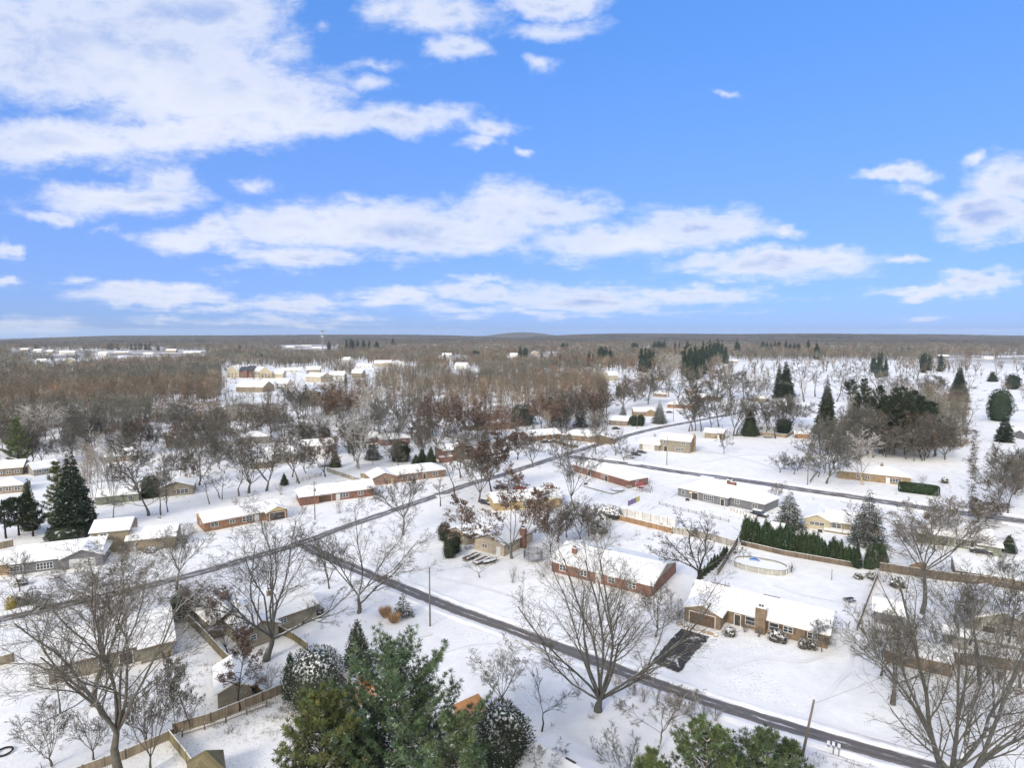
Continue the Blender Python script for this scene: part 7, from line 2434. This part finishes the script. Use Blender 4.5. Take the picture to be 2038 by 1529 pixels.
def make_woods():
    rs = np.random.RandomState(42)
    cand = []
    hs = [(o.location.x, o.location.y, P(o.location.x, o.location.y, 0)) for o in COL.objects if o.type == 'EMPTY' and o.parent is None and o.get('category') in ('house', 'mansion', 'garage', 'outbuilding')]
    # rings: distance from, to, square metres per tree
    ROADP = [G(*q) for r in (ROAD1, ROAD2, ROAD3, ROAD4, ROAD5) for a, b in zip(r[:-1], r[1:]) for q in [(a[0] + (b[0] - a[0]) * k / 4, a[1] + (b[1] - a[1]) * k / 4) for k in range(4)]]
    for r0, r1, area in ((190, 250, 34), (250, 430, 34), (430, 700, 42), (700, 1100, 70), (1100, 1700, 130), (1700, 2500, 300), (2500, 3300, 620)):
        A = math.radians(88) / 2 * (r1 ** 2 - r0 ** 2); n = int(A / area)
        az = np.radians(rs.uniform(-44, 44, n)); r = np.sqrt(rs.uniform(r0 ** 2, r1 ** 2, n))
        for a, d in zip(az, r):
            x, y = d * math.sin(a), d * math.cos(a); px, py = P(x, y, 0)
            if px < -60 or px > 2100: continue
            pr = in_forest(px, py)
            if d > 700:      # clearings
                g = math.sin(x * .011 + 3 * math.sin(y * .004)) + math.sin(y * .0093 + x * .004)
                if g > 1.35: pr *= .15
            if rs.rand() > pr: continue
            ok = True
            for hx, hy, (hpx, hpy) in hs:
                if (hx + 8 - x) ** 2 + (hy - y) ** 2 < 15 ** 2 or (-8 < px - hpx < 50 and 0 <= py - hpy < (14 if hpy < 730 else 26) and hpy < 800): ok = False; break
            if ok and d < 480 and min((q.x - x) ** 2 + (q.y - y) ** 2 for q in ROADP) < 49: ok = False
            if ok and indoors(x, y): ok = False
            if ok: cand.append((d, x, y, px, py))
    cand.sort()
    nthing = 0; limit = 300 - len([o for o in COL.objects if o.name.startswith('bare_tree') and o.parent is None]) - 4
    rr = random.Random(9); rest = []
    for (d, x, y, px, py) in cand:
        if nthing < limit and d < 520:
            kind = rr.choices(('dense', 'vase', 'pale', 'oval', 'brown', 'red'), (42, 20, 18, 12, 6, 2))[0]
            tr, cr, H0, W0 = rr.choice(template(kind))
            h = rr.uniform(11, 20) if px < 1600 else rr.uniform(14, 22); s = h / H0
            t = put_tree('bare_tree', (tr, cr), Vector((x, y, 0)), rr.uniform(0, 6.28), s * rr.uniform(.75, 1.05), s)
            if px > 1640: tag(t, 'bare grey tree inside the mixed wood right of centre, beside the snowy lane', 'tree', 'bare trees of the wood beside the lane')
            elif px > 440: tag(t, 'bare tree among the scattered woods behind the middle houses', 'tree', 'bare trees of the middle woods')
            else: tag(t, 'bare tree in the front of the dense wood behind the left houses', 'tree', 'bare trees along the front of the left wood')
            nthing += 1
        else: rest.append((d, x, y, px, py))
    rest = np.array(rest)
    d = rest[:, 0]; n = len(rest)
    print('WOODS', nthing, n)
    near = d < 760
    tint = np.exp(rs.normal(0, .22, (n, 1))) * np.array([[1, 1, 1.0]])
    # drifts of colour through the wood: russet, grey, olive
    g = np.sin(rest[:, 1] * .017 + 2 * np.sin(rest[:, 2] * .006)) + np.sin(rest[:, 2] * .013 + 1.3)
    tint[:, 0] *= 1 + .07 * np.clip(g, -1, 1.6) + rs.normal(0, .06, n); tint[:, 2] *= 1 - .05 * np.clip(g, -1, 1.6)
    rus = ((rest[:, 3] > 760) & (rest[:, 3] < 1340) & (rs.rand(n) < .10)) | (rs.rand(n) < .02); tint[rus] *= [1.3, .94, .8]
    pale = rs.rand(n) < .15; tint[pale] *= 1.9
    pos = np.stack([rest[:, 1], rest[:, 2], np.zeros(n)], 1)
    hgt = rs.uniform(10.5, 20, n); wid = hgt * rs.uniform(.75, 1.05, n)
    sc = np.stack([wid, hgt], 1); rot = rs.uniform(0, 6.28, n)
    pn = [quads_from(twig_cloud(rs, 6, 6, 3, 1, .8, .0075), rs) for _ in range(6)]
    pf = [quads_from(twig_cloud(rs, 5, 5, 1, 1, .9, .014), rs) for _ in range(5)]
    stamp('woods', pn, pos[near], sc[near], rot[near], tint[near], 'far_bark', 'mass of leafless grey-brown trees filling the middle distance', 'woods')
    stamp('distant_woods', pf, pos[~near], sc[~near] * [1.25, 1.0], rot[~near], tint[~near], 'far_bark', 'mass of far brown woods running out to the wooded ridges', 'woods')
    # undergrowth
    m = 0; pts = []
    while m < 5200:
        px, py = rs.uniform(-40, 2080), 700 + 190 * rs.rand() ** .8
        f = in_forest(px, py); br = 290 < px < 570 and 806 < py < 842
        if rs.rand() < (.9 if br else f * .5 * (1 if py > 740 else .4)):
            q = G(px, py); pts.append((q.x, q.y, 0)); m += 1
        elif rs.rand() < .02: m += 1
    pts = np.array(pts); k = len(pts)
    bz = rs.uniform(1.2, 3.2, k); t2 = np.exp(rs.normal(0, .2, (k, 1))) * np.array([[1.0, .82, .72]])
    pb = []
    for _ in range(4):
        a = []
        for i in range(26):
            b = rs.normal(0, .45, 3); b[2] = 0; dd = rs.normal(0, .5, 3); dd[2] = 1; a.append((*b, *(b + dd * rs.uniform(.5, 1)), .022))
        pb.append(quads_from(np.array(a), rs))
    stamp('undergrowth', pb, pts, np.stack([bz * 1.5, bz], 1), rs.uniform(0, 6.28, k), t2, 'far_bark', 'reddish brown brush and undergrowth below the bare woods', 'undergrowth')
    # conifers standing in the far woods
    tm = [dense_meshes('conifer', 300 + i, 1.0, w, 'needle_far', shape=s, n=420, blade=.10, bw=.05, lump=.2) for i, (w, s) in enumerate(((.42, 'cone'), (.50, 'cone'), (.62, 'egg'), (.34, 'cone')))]
    FAR = [(1172, 730, 700, 10), (1180, 732, 705, 8), (1196, 724, 690, 14), (1205, 726, 692, 16), (1214, 725, 694, 14), (1228, 718, 702, 8), (1262, 700, 682, 12), (1268, 702, 684, 10), (1276, 740, 690, 14), (1284, 742, 692, 12), (1292, 735, 694, 12), (1300, 728, 696, 10), (1318, 704, 682, 10),
           (1302, 702, 680, 12), (1311, 703, 679, 12), (1322, 700, 678, 10), (1343, 700, 680, 6), (1352, 700, 679, 6), (1368, 700, 678, 6), (1362, 748, 690, 18), (1372, 752, 688, 18), (1382, 756, 690, 20), (1392, 752, 692, 18), (1398, 745, 682, 14), (1405, 738, 684, 14), (1412, 730, 678, 14), (1420, 725, 682, 12), (1428, 720, 677, 14), (1436, 722, 680, 12), (1444, 724, 690, 12), (1358, 720, 700, 10), (1376, 758, 698, 18),
           (1466, 708, 677, 12), (1470, 710, 684, 10), (1518, 698, 680, 9), (1526, 698, 681, 9), (1534, 697, 682, 8), (1542, 696, 680, 8), (1550, 696, 680, 8), (1564, 700, 678, 8), (1572, 702, 682, 8), (1580, 704, 683, 9), (1588, 702, 684, 8), (1608, 702, 677, 10), (1624, 715, 680, 10), (1628, 716, 690, 8),
           (1738, 742, 710, 11), (1747, 752, 704, 12), (1753, 745, 698, 9), (1762, 750, 712, 12), (1837, 742, 702, 13), (1849, 738, 708, 11), (1871, 740, 703, 13), (1975, 760, 740, 20), (2015, 775, 745, 24), (1795, 702, 692, 8), (1808, 702, 690, 8), (1820, 704, 696, 7),
           (945, 718, 697, 12), (952, 720, 698, 10), (885, 716, 702, 5), (1035, 712, 690, 10), (1046, 713, 692, 10), (1078, 716, 702, 8), (1098, 718, 700, 8), (1115, 728, 706, 10), (1120, 700, 682, 9), (1128, 700, 683, 8), (765, 716, 704, 8), (510, 722, 702, 6), (520, 724, 703, 7), (1148, 736, 712, 12), (1140, 728, 708, 10),
           (690, 700, 676, 9), (700, 700, 675, 10), (712, 700, 677, 10), (724, 700, 676, 10), (735, 700, 678, 8), (750, 700, 679, 9), (782, 688, 674, 9), (655, 700, 678, 8), (215, 696, 684, 6), (222, 696, 683, 7), (235, 696, 684, 6), (262, 697, 684, 6), (270, 697, 684, 6), (280, 697, 683, 7), (290, 697, 684, 7), (298, 697, 683, 7), (315, 698, 688, 5), (348, 697, 688, 5), (72, 697, 686, 6), (10, 697, 686, 6),
           (290, 842, 830, 8), (178, 858, 830, 18), (688, 765, 745, 6), (478, 700, 686, 6), (1160, 800, 770, 14), (1232, 790, 768, 12), (1196, 812, 786, 14)]
    for i, (x, yb, yt, w) in enumerate(FAR):
        p = G(x, yb); h = max(5, top_z(p, yt)); wm = max(3.2, w * m_per_px(p, h * .5)); tr, cr = tm[i % 4]; w0 = (.42, .50, .62, .34)[i % 4]
        r = put_tree('conifer', (tr, cr), p, i * 1.3, wm / w0, h); r.scale = (wm / w0, wm / w0, h)
        g = 'dark conifer standing up from the far woods beyond the middle houses' if 640 < x < 1250 else ('dark conifer in the far stands right of the skyline middle' if x >= 1250 else 'dark conifer in the far left woods below the ridge')
        tag(r, g, 'tree', g.replace('dark conifer', 'dark conifers'))


# ================================================================ labels that single each plant out
ORD = ['first', 'second', 'third', 'fourth', 'fifth', 'sixth', 'seventh', 'eighth', 'ninth', 'tenth', 'eleventh', 'twelfth']
def label_all():
    lm = [(x, y, k) for (x, y, k) in LAND if k]
    by = {}
    for t in THINGS:
        best = min(lm, key=lambda q: math.hypot(q[0] - t['x'], (q[1] - t['y']) * 1.8))
        dx, dy = t['x'] - best[0], t['y'] - best[1]
        rel = ('right of' if dx > 0 else 'left of') if abs(dx) > abs(dy) * 1.8 else ('in front of' if dy > 0 else 'behind')
        hh = t['h']
        size = ''
        if t['cat'] == 'tree': size = 'tall ' if hh > 15 else ('small ' if hh < 7 else 'mid-sized ')
        w = t['word']
        lab = f"{size}{w} {rel} the {best[2]}" if not w.startswith('tall') else f"{w} {rel} the {best[2]}"
        by.setdefault(lab, []).append(t)
    for lab, ts in by.items():
        if len(ts) == 1: ts[0]['o']['label'] = lab; continue
        ts.sort(key=lambda t: t['x'])
        for i, t in enumerate(ts):
            n = len(ts)
            o = ('left one' if i == 0 else 'right one') if n == 2 else ('leftmost' if i == 0 else ('rightmost' if i == n - 1 else ORD[i] + ' from left'))
            if len(f'{lab} {o}'.replace('-', ' ').split()) > 16:
                for q in ('mid-sized ', 'small ', 'tall '): lab = lab.replace(q, '', 1)
            t['o']['label'] = f"{lab}, {o}"


def lane_hedge():
    """ragged low hedge along the snowy lane"""
    rs = np.random.RandomState(5); line = smooth_line([(1936, 1005), (1936, 950), (1938, 900), (1941, 858)], 1.5)
    pb = [quads_from(np.array([(*b, *(b + d * rs.uniform(.5, 1)), .03) for b, d in [(np.array([rs.normal(0, .4), rs.normal(0, .4), 0]), np.array([rs.normal(0, .4), rs.normal(0, .4), 1.0])) for _ in range(24)]]), rs) for _ in range(3)]
    pos = np.array([tuple(p + Vector((rs.normal(0, .3), rs.normal(0, .9), 0))) for p in line for _ in range(2) if rs.rand() < .6]); k = len(pos)
    o = stamp('hedge', pb, pos, np.stack([rs.uniform(.8, 1.3, k), rs.uniform(.5, .9, k)], 1), rs.uniform(0, 6, k), np.full((k, 3), .45), 'far_bark', '', '')
    del o['kind']; tag(o, 'ragged bare hedge running along the snow-covered lane', 'hedge')


make_heroes(); lane_hedge(); dry_grass(); make_mid(); make_woods(); label_all()
# ================================================================ haze
def make_haze():
    b = MB(); b.box(-9000, 9000, -400, 10800, -12.0, 125.0)
    m = bpy.data.materials.new('haze'); m.use_nodes = True
    N = NT(m.node_tree); N.n.clear()
    o = N.n.new('ShaderNodeOutputMaterial'); v = N.n.new('ShaderNodeVolumePrincipled')
    v.inputs['Color'].default_value = (0.80, 0.90, 1.0, 1)
    v.inputs['Density'].default_value = HAZE
    v.inputs['Anisotropy'].default_value = 0.2
    N.l.new(v.outputs[0], o.inputs['Volume'])
    h = b.build('haze', m)
    tag(h, kind='stuff', label='thin blue haze over the far woods', cat='haze')
HAZE = 0.00006
make_haze()
